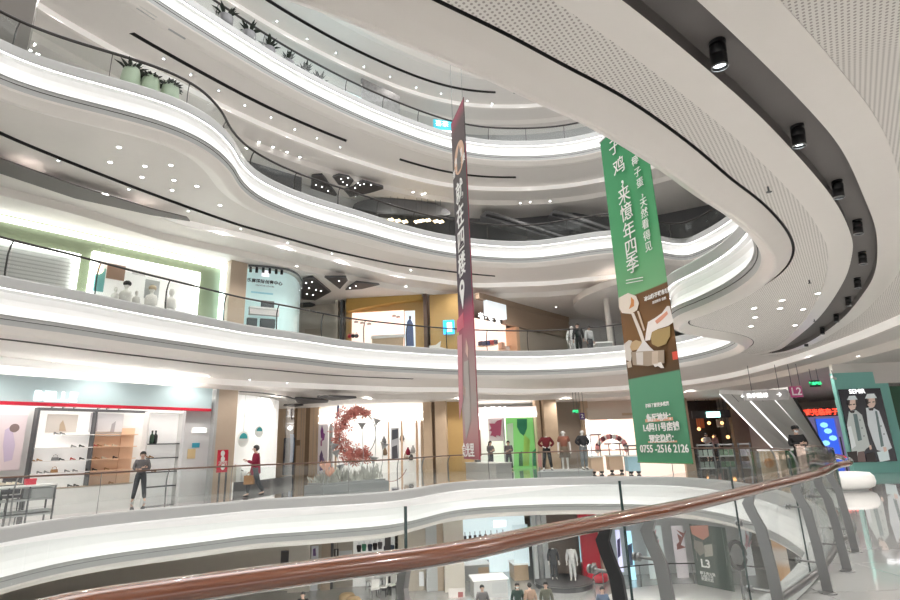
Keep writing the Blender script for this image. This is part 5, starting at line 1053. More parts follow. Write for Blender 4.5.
mb = MB(); mb.tube([CA.P(cu+0.72*math.cos(PI*i/16), 0.02 if i in (0, 16) else cz+0.65*math.sin(PI*i/16), -4.6) for i in range(17)], 0.02, 6); obj('frame', mb, STEEL, t)
for i in range(17):
    a = PI*i/16; mb = MB(); mb.ball(CA.P(cu+0.72*math.cos(a), cz+0.65*math.sin(a), -4.6+0.05*(i % 2)), 0.13, 10); obj('balloon', mb, [mat('balloon_pink', (0.75, 0.30, 0.30), 0.3), mat('balloon_white', (0.8, 0.75, 0.72), 0.3), mat('balloon_dark', (0.16, 0.04, 0.05), 0.3)][(i*7) % 3], t, True)
# little hanging signs there
def hang(lab, pl, x0, y0, x1, y1, d, m, txt=None, tm=None, size=0.3, zt=ZC, name='hanging_sign', squeeze=1.0):
    t = thing(name, lab, 'sign', pl.pix((x0+x1)/2, y1, d)); mb = MB(); pl.pbox(mb, x0, y0, x1, y1, d-0.05, d); obj('board', mb, m, t)
    a, b = pl.uz(x0, y0, d), pl.uz(x1, y0, d); mb = MB()
    for f in (0.2, 0.8): u = a[0]+(b[0]-a[0])*f; mb.tube([pl.P(u, a[1], d-0.03), pl.P(u, zt, d-0.03)], 0.012, 5)
    obj('hanger', mb, DGREY, t)
    if txt: pl.text('lettering', txt, (x0+x1)/2, (y0+y1)/2, size, tm, t, d+0.01, bold=0.008, squeeze=squeeze)
    return t
PURP = mat('plum_sign', (0.34, 0.05, 0.15), 0.4, emit=0.12); EXITM = mat('exit_green', (0.02, 0.30, 0.10), 0.4, emit=0.8, ecol=(0.05, 0.9, 0.3)); 
HP = Plane((4.0, 30.0), (14.0, 30.0))
hang('small purple hanging sign with a white 2 above the mannequins', HP, 579.5, 413, 585, 419.5, 0, mat('purple_sign', (0.10, 0.04, 0.22), 0.4), '2', PW, 0.3); hang('small dark exit sign with a green running figure, far above the mannequins', HP, 573, 409.5, 578, 413.5, 0, BLACK, '出口', EXITM, 0.16)
# --- right: dark restaurant, escalators, signs, teal wall
DK = mat('restaurant_black', (0.035, 0.028, 0.026), 0.5, noise=0.2)
strip(Q5, 672, 745, 0, ZC, DK, -3.2, -3.0, 'wall_back', 'dark back wall of the restaurant'); strip(Q5, 683, 692.5, 0, ZC, WOODP, -0.2, 0.2, 'pillar', 'pale pillar left of the dark restaurant'); strip(Q5, 736, 752, 0, ZC, WOODD, -0.3, 0.1, 'wall_back', 'brown panels right of the dark restaurant'); strip(Q5, 752, 800, 0, ZC, TAN, -0.3, -0.1, 'wall_back', 'tan wall behind the escalators')
t = thing('shop_sign', 'black restaurant fascia with a glowing teal name plate', 'shop sign', Q5.pix(713, 418, 0.1)); mb = MB(); Q5.pbox(mb, 692, 411, 738, 417, -0.2, 0.0); obj('board', mb, DK, t); mb = MB(); Q5.pbox(mb, 706.5, 412, 720.5, 417, 0.0, 0.08); obj('name_plate', mb, mat('teal_glow', (0.4, 0.9, 0.85), 0.4, emit=2.0, ecol=(0.5, 1.0, 0.95)), t); Q5.text('lettering', 'BISTRO', 713.5, 414.5, 0.2, DGREY, t, 0.09)
ORG = mat('amber_lamp', (1, 0.5, 0.2), 0.4, emit=1.5, ecol=(1.0, 0.42, 0.15))
for j, (x, y) in enumerate(((699, 429), (703, 440), (709, 423), (722, 423), (728, 437), (714, 437))):
    c = Q5.pix(x, y, -1.5); t = thing('pendant_lamp', '%s amber pendant lamp from the left in the dark restaurant' % ['second', 'third', 'fourth', 'fifth', 'sixth', 'last'][j] if j else 'leftmost amber pendant lamp in the dark restaurant', 'lamp', c, 0, 'amber lamps in the restaurant'); mb = MB(); mb.ball(c, 0.12, 10); obj('globe', mb, ORG, t); mb = MB(); mb.tube([c+Vector((0, 0, 0.11)), Vector((c.x, c.y, ZC))], 0.012, 5); obj('cord', mb, BLACK, t)
poster('pale framed panel above the white tables in the dark restaurant', Q5, 716, 419.5, 724, 427, (0.75, 0.74, 0.7), (), -2.9); poster('orange and white menu board at the left inside the dark restaurant', Q5, 696, 418, 705, 428, (0.45, 0.13, 0.05), (), -2.8)
figure('person in white far inside the dark restaurant, on the left', tuple(Q5.P(uf(Q5, 715), 0, -1.0)), PI, 1.7, 'stand', 'fold', WHC, DG, SHOEB, 'short'); figure('person in pale pink far inside the dark restaurant, on the right', tuple(Q5.P(uf(Q5, 725), 0, -1.2)), PI+0.4, 1.66, 'stand', 'down', cloth('pink_cloth', (0.6, 0.38, 0.36)), DG, SHOEB, 'short')
# three escalators rising towards the left
ESW = mat('escalator_cladding', (0.62, 0.60, 0.58), 0.4, 0.0); ESL = mat('escalator_light', (1, 1, 1), 0.4, emit=0.8)
def epoint(x, y, Y): return aty(x, y, Y)
bots = [epoint(766, 442, 27.5), epoint(791, 444, 27.0), epoint(816, 444, 26.5), epoint(838, 470, 26.0)]; tops = [epoint(722, 397, 23.2), epoint(747, 398, 23.0), epoint(772, 397, 22.8), epoint(792.5, 396, 22.6)]
for j, nm in enumerate(('left', 'middle', 'right-hand')):
    lab = ['escalator nearest the dark restaurant, its pale underside edged with light', 'escalator in the middle of three, pale underside edged with light', 'escalator nearest the teal wall, with a black outer edge'][j]
    a0, a1, b0, b1 = tops[j], tops[j+1], bots[j], bots[j+1]
    if j == 2: b1 = bots[3]
    da, db = (a0-b0)*0.06, (a1-b1)*0.06; A0, A1 = a0+da, a1+db
    B0, B1 = b0-(a0-b0)*max(0.0, (b0.z-0.05)/(a0.z-b0.z)), b1-(a1-b1)*max(0.0, (b1.z-0.05)/(a1.z-b1.z)) if b1.z > 0.05 else b1
    up = Vector((0, 0, 0.18)); t = thing('escalator', lab, 'escalator', (B0+B1)/2)
    i0, i1 = A0.lerp(A1, 0.03), A0.lerp(A1, 0.96); j0, j1 = B0.lerp(B1, 0.02), B0.lerp(B1, 0.96)
    mb = MB(); mb.add([i0, i1, j1, j0, i0+up, i1+up, j1+up, j0+up], [(0, 1, 2, 3), (7, 6, 5, 4), (0, 4, 5, 1), (1, 5, 6, 2), (2, 6, 7, 3), (3, 7, 4, 0)]); obj('truss', mb, ESW, t)
    dn = Vector((0, 0, -0.015)); mb = MB(); w0, w1 = A0.lerp(A1, 0.0), A0.lerp(A1, 0.05); x0, x1 = B0.lerp(B1, 0.0), B0.lerp(B1, 0.05); mb.add([w0+dn, w1+dn, x1+dn, x0+dn, w0, w1, x1, x0], [(0, 1, 2, 3), (7, 6, 5, 4), (0, 4, 5, 1), (1, 5, 6, 2), (2, 6, 7, 3), (3, 7, 4, 0)]); obj('light_strip', mb, ESL, t)
    mb = MB()
    for f in (0.50,): w0, w1 = A0.lerp(A1, f), A0.lerp(A1, f+0.03); x0, x1 = B0.lerp(B1, f), B0.lerp(B1, f+0.03); mb.add([w0+dn*0.6, w1+dn*0.6, x1+dn*0.6, x0+dn*0.6, w0, w1, x1, x0], [(0, 1, 2, 3), (7, 6, 5, 4), (0, 4, 5, 1), (1, 5, 6, 2), (2, 6, 7, 3), (3, 7, 4, 0)])
    obj('panel_joint', mb, DGREY, t)
    if j == 2: mb = MB(); mb.add([A0.lerp(A1, 0.96)+dn*2, A1+dn*2, B1+dn*2, B0.lerp(B1, 0.96)+dn*2, A0.lerp(A1, 0.96)+up, A1+up, B1+up, B0.lerp(B1, 0.96)+up], [(0, 1, 2, 3), (7, 6, 5, 4), (0, 4, 5, 1), (1, 5, 6, 2), (2, 6, 7, 3), (3, 7, 4, 0)]); obj('edge_trim', mb, BLACK, t)
SG = Plane((5.0, 20.8), (20.0, 20.8))
hang('plum square hanging sign reading L2 beside the escalators', SG, 789.5, 386.5, 803.5, 397, 0, PURP, 'L2', PW, 0.40, name='hanging_sign')
t = hang('long pale grey direction sign with white pictograms before the escalators', SG, 743, 391, 789, 399.5, 0, mat('sign_grey', (0.52, 0.50, 0.50), 0.4)); SG.text('lettering', '← 洗手间', 751, 396, 0.19, LETTER, t, 0.01); SG.text('lettering', '扶梯', 763, 395.5, 0.19, LETTER, t, 0.01); SG.text('lettering', '→', 779, 394.5, 0.24, LETTER, t, 0.01)
SG2 = Plane((5.0, 22.6), (22.0, 22.6)); hang('black exit sign with a lit green panel between the L2 sign and the teal wall', SG2, 809.5, 380.5, 821, 386.5, 0, BLACK, '安全出口', EXITM, 0.13)
LP = Plane((10.0, 33.0), (26.0, 33.0))
t = thing('led_sign', 'red lit sign board behind the escalators', 'sign', LP.pix(826, 416, 0)); mb = MB(); LP.pbox(mb, 808, 408, 840, 416.5, -0.1, 0); obj('board', mb, BLACK, t); LP.text('lettering', '欢迎光临亲子乐园', 825, 412.3, 0.40, mat('red_led', (1, 0.1, 0.05), 0.4, emit=1.1, ecol=(1, 0.06, 0.03)), t, 0.02, bold=0.01)
t = thing('screen', 'tall blue glowing screen with pale marks behind the escalators', 'screen', LP.pix(830, 455, 0)); mb = MB(); LP.pbox(mb, 816, 417.5, 842, 458, -0.1, 0); obj('display', mb, mat('blue_glow', (0.02, 0.08, 0.5), 0.3, emit=0.35, ecol=(0.03, 0.13, 0.9)), t); 
mb = MB(); LP.pbox(mb, 814, 417, 816, 459, -0.12, 0.04); LP.pbox(mb, 841, 417, 843.5, 459, -0.12, 0.04); LP.pbox(mb, 814, 416.6, 843.5, 418, -0.12, 0.04); obj('frame', mb, mat('violet_frame', (0.35, 0.3, 0.6), 0.4, emit=0.1), t)
for x, y in ((824, 425), (828, 431), (833, 438), (826, 443)): mb = MB(); LP.disc(mb, x, y, 0.16, 0.02, 0.01, 1.5, 8); obj('screen_mark', mb, mat('cyan_mark', (0.3, 0.7, 1.0), 0.4, emit=0.5), t)
figure('person with a bag far off in front of the blue screen', tuple(LP.P(LP.uz(835, 450)[0], 0, 3.0)), PI+0.3, 1.7, 'walk', 'down', cloth('brown_cloth', (0.2, 0.13, 0.1)), DG, SHOEB, 'short')
cap_p = aty(797, 440, 18.6); figure('man in black with a black cap leaning at the balustrade by the escalators', (cap_p.x, cap_p.y, 0), PI-0.2, 1.74, 'stand', 'fold', BK, BK, SHOEB, 'short', cap=BK, mask=True)
TW = Plane((14.2, 21.3), (26.0, 21.3))
mb = MB(); TW.pbox(mb, 833.5, 374, 884, 478, -0.5, 0.0); a = TW.uz(834, 376); b = TW.uz(884, 370); mb = MB(); TW.box(mb, TW.uz(845, 430)[0], TW.uz(889, 430)[0]-0.1, 0, 3.75, -0.2, 0.0); struct('wall_right', mb, TEALM, label='teal green wall carrying the fashion poster')
mb = MB(); TW.box(mb, TW.uz(889, 430)[0]-0.1, TW.uz(894, 430)[0]+0.25, 0, 3.3, -0.6, -0.05); struct('wall_right', mb, TEALM, label='teal green jamb right of the fashion poster')
mb = MB(); TW.box(mb, TW.uz(894, 430)[0]+0.2, TW.uz(894, 430)[0]+3, 0, 3.2, -0.9, -0.4); struct('door_1', mb, mat('dark_green_door', (0.015, 0.10, 0.045), 0.4), label='dark green doorway at the right border')
mb = MB(); TW.box(mb, TW.uz(843, 430)[0]-0.05, TW.uz(894, 430)[0]+4, 3.3, ZC, -0.7, -0.02) ; mb = MB(); TW.box(mb, TW.uz(889, 430)[0]-0.1, TW.uz(894, 430)[0]+4, 3.3, ZC, -0.6, -0.02); TW.box(mb, TW.uz(846, 430)[0], TW.uz(889, 430)[0]-0.1, 3.75, ZC, -0.2, -0.02); struct('wall_right', mb, WHITE, label='pale wall above the teal wall')
t = thing('poster', 'large dark poster of two models in caps and pale coats on the teal wall', 'poster', TW.pix(868, 463, 0.05))
a = TW.uz(853.5, 462.5, 0.06); b = TW.uz(880.5, 388, 0.06); x0 = (TW.uz(839.5, 389, 0.06)[0]+a[0])/2; x1 = (b[0]+TW.uz(897, 461, 0.06)[0])/2
mb = MB(); TW.box(mb, x0, x1, a[1], b[1], 0.012, 0.06); obj('print', mb, mat('poster_black', (0.015, 0.012, 0.022), 0.25), t)
def fig(c, pts, d): mb = MB(); TW.plate(mb, pts, d, 0.004); obj('printed_figure', mb, mat('posterc'+str(round(c[0]*1000+c[1]*100)), c, 0.4, emit=0.12), t)
SKP = (0.70, 0.52, 0.44); CO1 = (0.52, 0.56, 0.54); CO2 = (0.66, 0.70, 0.70); DP = (0.14, 0.20, 0.20)
fig(CO1, [(849, 411), (856, 410), (862, 415), (866, 430), (870, 446), (866, 449), (864, 452), (860, 462), (853, 461), (850, 440), (847, 425)], 0.066); fig(DP, [(853, 414), (857, 414), (862, 440), (858, 441)], 0.070); fig((0.72, 0.76, 0.76), [(847.5, 427), (851, 426), (856, 446), (851.5, 449)], 0.072)
fig(SKP, [(848, 401), (851, 398.5), (855, 399), (857, 403), (855, 409), (851, 410.5), (848.5, 407)], 0.070); fig((0.66, 0.70, 0.72), [(847, 400), (849, 396), (855, 395.5), (857.5, 399.5), (852, 400)], 0.075)
fig(CO2, [(866, 408), (872, 407), (879, 411), (884, 425), (889, 440), (892, 448), (884, 452), (877, 450), (873, 440), (868, 425)], 0.066); fig(DP, [(875, 411), (877, 411), (884, 446), (881, 447)], 0.070); fig(SKP, [(867, 399), (870, 397), (875, 398), (876.5, 402), (874, 407), (870, 408), (867.5, 405)], 0.070); fig((0.72, 0.76, 0.80), [(865, 398.5), (867, 394), (874, 393.5), (877, 398), (871, 398.5)], 0.075)
fig((0.16, 0.11, 0.10), [(858, 452), (864, 451), (866, 462), (857, 462)], 0.068); fig((0.70, 0.80, 0.80), [(877, 452), (888, 450), (890, 460), (880, 462)], 0.074); fig(SKP, [(869, 446), (871, 445), (872, 449), (870, 450)], 0.076); fig(SKP, [(883, 447), (886, 447), (887, 451), (884, 452)], 0.076)
HRP = (0.03, 0.022, 0.02)
for pts in ([(847.5, 400.5), (850, 400), (849.5, 406), (848, 405)], [(855.5, 400), (857.5, 400.5), (857, 406), (855.8, 405)], [(866, 399.5), (868.5, 399), (868.5, 404.5), (867, 404)], [(875, 398.5), (877.2, 399), (876.8, 404), (875.5, 403.5)], [(849.5, 404.5), (851.5, 404.2), (851.5, 405.2), (849.6, 405.4)], [(853, 404), (855, 403.8), (855, 404.8), (853, 405)], [(868.5, 402), (870.5, 401.7), (870.5, 402.7), (868.6, 402.9)], [(872.5, 401.5), (874.5, 401.3), (874.5, 402.3), (872.5, 402.5)], [(849, 411), (855, 410.5), (854, 413), (851, 413)], [(868, 408.5), (874, 407.5), (873, 410.5), (869.5, 410.5)], [(847, 452), (857, 451), (858, 462), (849, 462)], [(866, 454), (874, 452), (877, 462), (867, 462)]): fig(HRP, pts, 0.079)
for x, y in ((860, 420), (862, 428), (864, 436), (878, 418), (881, 426), (884, 434)): fig((0.10, 0.12, 0.13), [(x-0.5, y-0.7), (x+0.5, y-0.7), (x+0.5, y+0.7), (x-0.5, y+0.7)], 0.08)
TW.text('lettering', 'SEMIR', 857, 391.5, 0.24, LETTER, t, 0.075)
p = aty(847.5, 472, 20.6); t = thing('sign_pole', 'thin black pole on a round base in front of the teal wall', 'pole', (p.x, p.y, 0)); mb = MB(); mb.tube([(p.x, p.y, 0.02), (p.x, p.y, 1.35)], 0.025, 8); obj('pole', mb, BLACK, t); mb = MB(); mb.lathe([(0.22, 0), (0.22, 0.02), (0.03, 0.04)], (p.x, p.y, 0), 16); obj('base', mb, BLACK, t)
p = aty(838, 484, 15.6); t = thing('pouf', 'rounded white bench seat on the stone floor beyond the end of the handrail', 'bench', (p.x, p.y, 0)); mb = MB(); M_ = Matrix.Diagonal((1.15, 0.6, 1)); mb.lathe([(0.70, 0.04), (0.82, 0.10), (0.86, 0.22), (0.84, 0.36), (0.76, 0.45), (0.5, 0.475), (0.0, 0.48)], (p.x, p.y, 0), 28, M_); obj('cushion', mb, mat('white_leather', (0.80, 0.79, 0.77), 0.4), t, True); mb = MB(); mb.lathe([(0.66, 0.0), (0.68, 0.05), (0.0, 0.05)], (p.x, p.y, 0), 24, M_); obj('base', mb, GREYP, t)
p = TW.pix(834, 378, 0.3); t = thing('security_camera', 'small white bullet camera at the top left corner of the teal wall', 'camera', p); mb = MB(); mb.tube([p+Vector((-0.15, -0.1, 0.03)), p+Vector((0.12, 0.1, -0.02))], 0.05, 10); obj('body', mb, SHOPW, t); mb = MB(); mb.tube([p, p+Vector((0, 0.05, 0.3))], 0.02, 6); obj('bracket', mb, DGREY, t)
# ================================================================== third to fifth floors across the void
Z3, C3 = HT[3], HT[4]+SOF-0.55; Z4, C4 = HT[4], HT[5]+SOF-0.55; Z5, C5 = HT[5], HT[6]+SOF-0.55
GRN = mat('pale_green_wall', (0.20, 0.235, 0.15), 0.5, noise=0.08); LEDW = mat('led_line', (1, 1, 1), 0.4, emit=1.6, ecol=(0.97, 1, 0.93)); LEDB = mat('led_line_cool', (1, 1, 1), 0.4, emit=2.2, ecol=(0.75, 0.97, 1.0))
G3 = Plane(at(-30, 209, C3-0.15).xy, at(226, 266, C3-0.15).xy)
mb = MB(); G3.box(mb, -6, G3.uz(228, 290)[0], Z3, C3, -0.4, -0.2); struct('wall_left', mb, GRN, label='pale green shop wall on the first level above')
mb = MB(); a = G3.uz(0, 216); b = G3.uz(225, 266); G3.box(mb, -6, b[0], C3-0.27, C3-0.12, -0.2, 0.0); struct('trim_40', mb, LEDW, label='long white light line above the pale green shop wall')
def led_window(n, lab, x0, x1, ytop, ybot, inner, sides):
    u0, u1 = G3.uz(x0, ybot)[0], G3.uz(x1, ybot)[0]; z1 = G3.uz((x0+x1)/2, ytop)[1]; z0 = Z3+0.05
    mb = MB(); G3.box(mb, u0, u1, z0, z1, -0.2, -0.15); w = struct('window_%d' % n, mb, inner, label=lab)
    mb = MB(); G3.box(mb, u0, u1, z1-0.05, z1+0.06, -0.2, 0.0)
    for s in sides: u = (u0, u1)[s]; G3.box(mb, u-0.08, u+0.08, z0, z1+0.05, -0.2, 0.0)
    struct('trim_%d' % (40+n), mb, LEDW, label='white light frame round a window of the pale green shop'); return u0, u1, z0, z1
def slats():
    m = bpy.data.materials.new('white_slats'); m.use_nodes = True; nt = m.node_tree; b = nt.nodes['Principled BSDF']; tc = nt.nodes.new('ShaderNodeTexCoord'); wv = nt.nodes.new('ShaderNodeTexWave'); wv.bands_direction = 'Z'; wv.inputs['Scale'].default_value = 2.2
    cr = nt.nodes.new('ShaderNodeValToRGB'); cr.color_ramp.elements[0].color = (0.5, 0.5, 0.49, 1); cr.color_ramp.elements[1].color = (0.74, 0.73, 0.72, 1); cr.color_ramp.elements[1].position = 0.4
    nt.links.new(tc.outputs['Object'], wv.inputs[0]); nt.links.new(wv.outputs[0], cr.inputs[0]); nt.links.new(cr.outputs[0], b.inputs[0]); return m
led_window(2, 'white slatted window panel at the far left of the green shop', -30, 74, 244, 285, slats(), (1,))
w0, w1, wz0, wz1 = led_window(3, 'bright lit window with white busts in the green shop', 88, 196, 262, 305, LIT, (0, 1))
for j, (x0, y0, x1, y1, c) in enumerate(((92, 266, 103, 292, (0.20, 0.52, 0.52)), (108, 263, 124, 281, (0.42, 0.27, 0.20)), (133, 270, 145, 276, (0.75, 0.75, 0.74)), (146, 279, 158, 300, (0.55, 0.57, 0.58)))):
    t = poster('%s picture in the lit window of the green shop: %s' % (['teal', 'brown', 'small pale', 'grey'][j], ['tall strip', 'hanging clothes', 'sign', 'mottled panel'][j]), G3, x0, y0, x1, y1, c, (), -0.08)
c = G3.pix(98, 269, 0.0); t = thing('balloon', 'round peach lamp in the lit window of the green shop', 'lamp', c); mb = MB(); mb.ball(c, 0.2, 12); obj('globe', mb, mat('peach_lamp', (1, 0.75, 0.55), 0.4, emit=1.0), t, True); mb = MB(); mb.tube([c+Vector((0, 0, 0.18)), Vector((c.x, c.y, C3))], 0.008, 5); obj('cord', mb, STEEL, t)
for j, (px, hairy) in enumerate(((113.5, 0), (124, 1), (135, 0), (150, 2), (170, 0))):
    u = G3.uz(px, 300)[0]; c = G3.P(u, Z3+1.3, 0.12); t = thing('bust', 'white mannequin bust, %s from the left in the lit window%s' % (ORD[j], ' with black hair' if hairy == 1 else ' with pale curls' if hairy == 2 else ''), 'mannequin', G3.P(u, Z3, 0.12), 0, 'white busts in the lit window')
    s = 0.62 if j in (0, 2) else 1.0
    mb = MB(); mb.lathe([(0.16, 0), (0.24, 0.05), (0.25, 0.3), (0.2, 0.42), (0.07, 0.48), (0.06, 0.56), (0.10, 0.62), (0.115, 0.72), (0.09, 0.82), (0.0, 0.86)], c+Vector((0, 0, 0.25)), 14, Matrix.Diagonal((s, s*0.75, s))); obj('body', mb, MQ, t, True)
    mb = MB(); G3.box(mb, u-0.16, u+0.16, Z3, Z3+1.54, 0.0, 0.24); obj('stand', mb, SHOPW, t)
    if hairy: mb = MB(); mb.ball(c+Vector((0, 0.02, 1.0)), 0.14, 10, (1.1, 1, 0.9)); obj('wig', mb, HAIR if hairy == 1 else mat('pale_wig', (0.6, 0.5, 0.36), 0.7), t, True)
mb = MB(); G3.box(mb, G3.uz(222, 300)[0]-0.05, G3.uz(226, 300)[0], Z3, C3-0.1, -0.2, 0.1); struct('trim_45', mb, LEDB, label='cool white light column at the right end of the green shop')
K3 = Plane(G3.pix(229.5, 290, 0.55).xy, G3.pix(246, 290, 0.55).xy)
mb = MB(); K3.box(mb, 0, K3.L, Z3, C3, -0.5, 0); struct('pillar', mb, TAN, label='tan pillar left of the round glass showroom, first level above')
# round glass showroom
pa = K3.P(K3.L+0.03, 0, 0); pb = aty(290, 300, pa.y+1.0); pb.z = 0; ch_ = pb-pa; nn = Vector((ch_.y, -ch_.x, 0)).normalized()
cs = openspline([pa.xy, (pa+ch_*0.4+nn*0.15).xy, (pa+ch_*0.8+nn*0.12).xy, pb.xy, (pb+Vector((0.15, 0.8, 0))).xy, (pb+Vector((0.0, 2.2, 0))).xy])
AQ = mat('pale_aqua_panel', (0.62, 0.80, 0.80), 0.3, emit=0.12, ecol=(0.8, 1, 1))
t = thing('glass_showroom', 'round-cornered pale aqua glass showroom with black characters, one level up', 'showroom', ((pa+pb)/2).xyz+Vector((0, 0, Z3)))
for nm, m, off, z0, z1 in (('glass_front', SHG, 0.0, Z3+0.05, C3-0.08), ('back_panel', AQ, -0.6, Z3, C3-0.05)):
    mb = MB()
    for p, q in zip(cs[:-1], cs[1:]): a, b = p+nn.xy*off, q+nn.xy*off; mb.quad((a.x, a.y, z0), (b.x, b.y, z0), (b.x, b.y, z1), (a.x, a.y, z1))
    obj(nm, mb, m, t, True)
mb = MB()
for p, q in zip(cs[:-1], cs[1:]): a, b = p+nn.xy*0.03, q+nn.xy*0.03; c, d = p-nn.xy*0.05, q-nn.xy*0.05; mb.add([(a.x, a.y, C3-0.12), (b.x, b.y, C3-0.12), (b.x, b.y, C3-0.04), (a.x, a.y, C3-0.04), (c.x, c.y, C3-0.12), (d.x, d.y, C3-0.12)], [(0, 1, 2, 3), (1, 0, 4, 5)])
obj('frame', mb, DGREY, t)
R3 = Plane((pa-nn*0.1).xy, (pb-nn*0.1).xy)
R3.text('lettering', '乐高国际创意中心', 265, 282, 0.20, BLACK, t, 0.0, bold=0.006); R3.text('lettering', 'CREATIVE CENTER', 265, 286, 0.10, DGREY, t, 0.0)
mb = MB(); R3.pbox(mb, 251, 291, 273, 295, 0.0, 0.01); obj('blue_stripe', mb, mat('sky_stripe', (0.35, 0.70, 0.80), 0.4), t)
mb = MB(); R3.pbox(mb, 262, 270, 269, 277, 0.0, 0.02); obj('emblem', mb, mat('pale_emblem', (0.85, 0.78, 0.85), 0.4, emit=0.5), t)
for j, px in enumerate((251, 257, 263.5, 270, 276.5, 282)):
    p = R3.pix(px, 265+0.5*j, 0.02); tt = thing('track_spotlight', '%s black spotlight from the left inside the aqua showroom' % ORD[j], 'spotlight', p, 0, 'spotlights in the aqua showroom'); mb = MB(); mb.tube([p, p+Vector((0, 0, -0.34))], 0.065, 8); obj('body', mb, BLACK, tt); mb = MB(); mb.tube([p, p+Vector((0, 0, 0.12))], 0.02, 6); obj('stem', mb, BLACK, tt)
for j, (x0, y0, x1, y1, c) in enumerate(((262, 301, 274, 309, (0.08, 0.09, 0.10)), (248, 318, 257, 326, (0.10, 0.12, 0.13)), (261, 319, 275, 328, (0.09, 0.10, 0.11)), (250, 308, 279, 316, (0.72, 0.66, 0.66)))):
    tt = thing('display_box', '%s in the aqua showroom' % ['dark machine on a stand', 'small dark cabinet on the left', 'wide dark cabinet on the right', 'long pinkish counter'][j], 'display', R3.pix((x0+x1)/2, y1, -0.2)); mb = MB(); R3.pbox(mb, x0, y0, x1, y1, -0.42, -0.12); obj('body', mb, flatm('db%d' % j, c), tt); mb = MB(); R3.pbox(mb, x0-0.3, y0-0.6, x1+0.3, y0+0.4, -0.44, -0.10); obj('top', mb, SHOPW if j == 3 else GREYP, tt)
# middle shops
M3 = Plane((-9.5, 30.6), (2.6, 29.6)); N3 = Plane((2.0, 30.2), (8.2, 37.0)); L3b = Plane((6.0, 36.5), (16.0, 36.5))
def s3(pl, x0, x1, z0, z1, m, d0, d1, name, label): mb = MB(); pl.box(mb, pl.uz(x0, 325)[0], pl.uz(x1, 325)[0], z0, z1, d0, d1); return struct(name, mb, m, label=label)
BEI = mat('beige_wall', (0.58, 0.50, 0.42), 0.5, noise=0.06)
s3(M3, 270, 345, Z3, C3, BEI, -0.9, -0.7, 'wall_back', 'beige recess wall left of the orange shop'); s3(M3, 302, 318, Z3, Z3+2.6, TAN, -0.7, -0.5, 'door_2', 'plain tan door in the beige recess'); s3(M3, 335, 338, Z3, C3, BEI, -0.3, 0.1, 'pillar', 'beige pillar at the left of the orange shop'); s3(M3, 340.5, 343, Z3, C3, DGREY, -0.3, 0.1, 'trim_46', 'dark upright at the left of the orange shop')
s3(M3, 345, 426, Z3, C3, OCHRE, -0.3, -0.2, 'wall_back', 'ochre wall of the orange shop'); 
mb = MB(); n = 14; u0, u1 = M3.uz(347, 325)[0], M3.uz(423, 325)[0]
for i in range(n):
    f = lambda a: C3-0.75+0.45*math.sin(a*PI/2); a, b = i/n, (i+1)/n; p0, p1 = u0+(u1-u0)*a, u0+(u1-u0)*b
    mb.add([M3.P(p0, f(a), 0.25), M3.P(p1, f(b), 0.25), M3.P(p1, C3, 0.25), M3.P(p0, C3, 0.25), M3.P(p0, f(a), -0.2), M3.P(p1, f(b), -0.2)], [(0, 1, 2, 3), (1, 0, 4, 5)])
struct('trim_47', mb, mat('ochre_fascia', (0.50, 0.31, 0.08), 0.5), label='ochre arched fascia over the orange shop')
mb = MB(); M3.pbox(mb, 352, 313, 404, 347, -0.19, -0.1); struct('window_4', mb, PG, label='glowing peach window of the orange shop'); 
t = thing('shelf', 'long white and wood counter in the peach window', 'shelf', M3.pix(385, 345, 0)); mb = MB(); M3.pbox(mb, 372, 337, 403, 345, -0.1, 0.1); obj('body', mb, WOODP, t); mb = MB(); M3.pbox(mb, 371, 335.5, 404, 337, -0.1, 0.15); obj('top', mb, SHOPW, t)
for j, (px, py) in enumerate(((356, 322), (362, 323), (369, 324), (398, 317), (394, 316))):
    p = M3.pix(px, py, -0.02); tt = thing('spotlight', '%s small dark spotlight from the left in the peach window' % ORD[j], 'spotlight', p, 0, 'spotlights in the peach window'); mb = MB(); mb.tube([p+M3.u*-0.1, p+M3.u*0.12], 0.04, 7); obj('body', mb, DGREY, tt); mb = MB(); mb.tube([p, p+Vector((0, 0, 0.12))], 0.015, 5); obj('stem', mb, DGREY, tt)
for j, px in enumerate((349.5, 353, 356.5)): 
    u, z = M3.uz(px, 336, 0.1); tt = thing('bag', '%s small dark bag low in the peach window' % ORD[j], 'bag', M3.P(u, z-0.1, 0.1), 0, 'dark bags in the peach window'); mb = MB(); mb.ball(M3.P(u, z, 0.1), 0.13, 8, (1, 0.7, 0.9)); obj('body', mb, [RED, BLACK, DGREY][j], tt, True); mb = MB(); mb.tube([M3.P(u-0.06, z+0.1, 0.1), M3.P(u, z+0.2, 0.1), M3.P(u+0.06, z+0.1, 0.1)], 0.012, 5); obj('handle', mb, BLACK, tt)
poster('bright blue and white poster of a standing figure at the right of the orange shop', M3, 404.5, 311, 415.5, 347, (0.78, 0.86, 0.92), [((0.12, 0.17, 0.33), [(407, 322), (410, 318), (413, 324), (414, 346), (406, 346)]), ((0.10, 0.09, 0.10), [(409, 316), (411, 316), (411, 319), (409, 319)])], 0.0, emit=0.25)
s3(M3, 424.5, 427.8, Z3, C3, mat('umber_column', (0.14, 0.09, 0.07), 0.5), -0.2, 0.35, 'pillar', 'dark brown pillar right of the orange shop'); s3(M3, 430, 474, Z3, C3, OCHRE, -0.3, 0.0, 'wall_back', 'ochre wall carrying the blue lit sign')
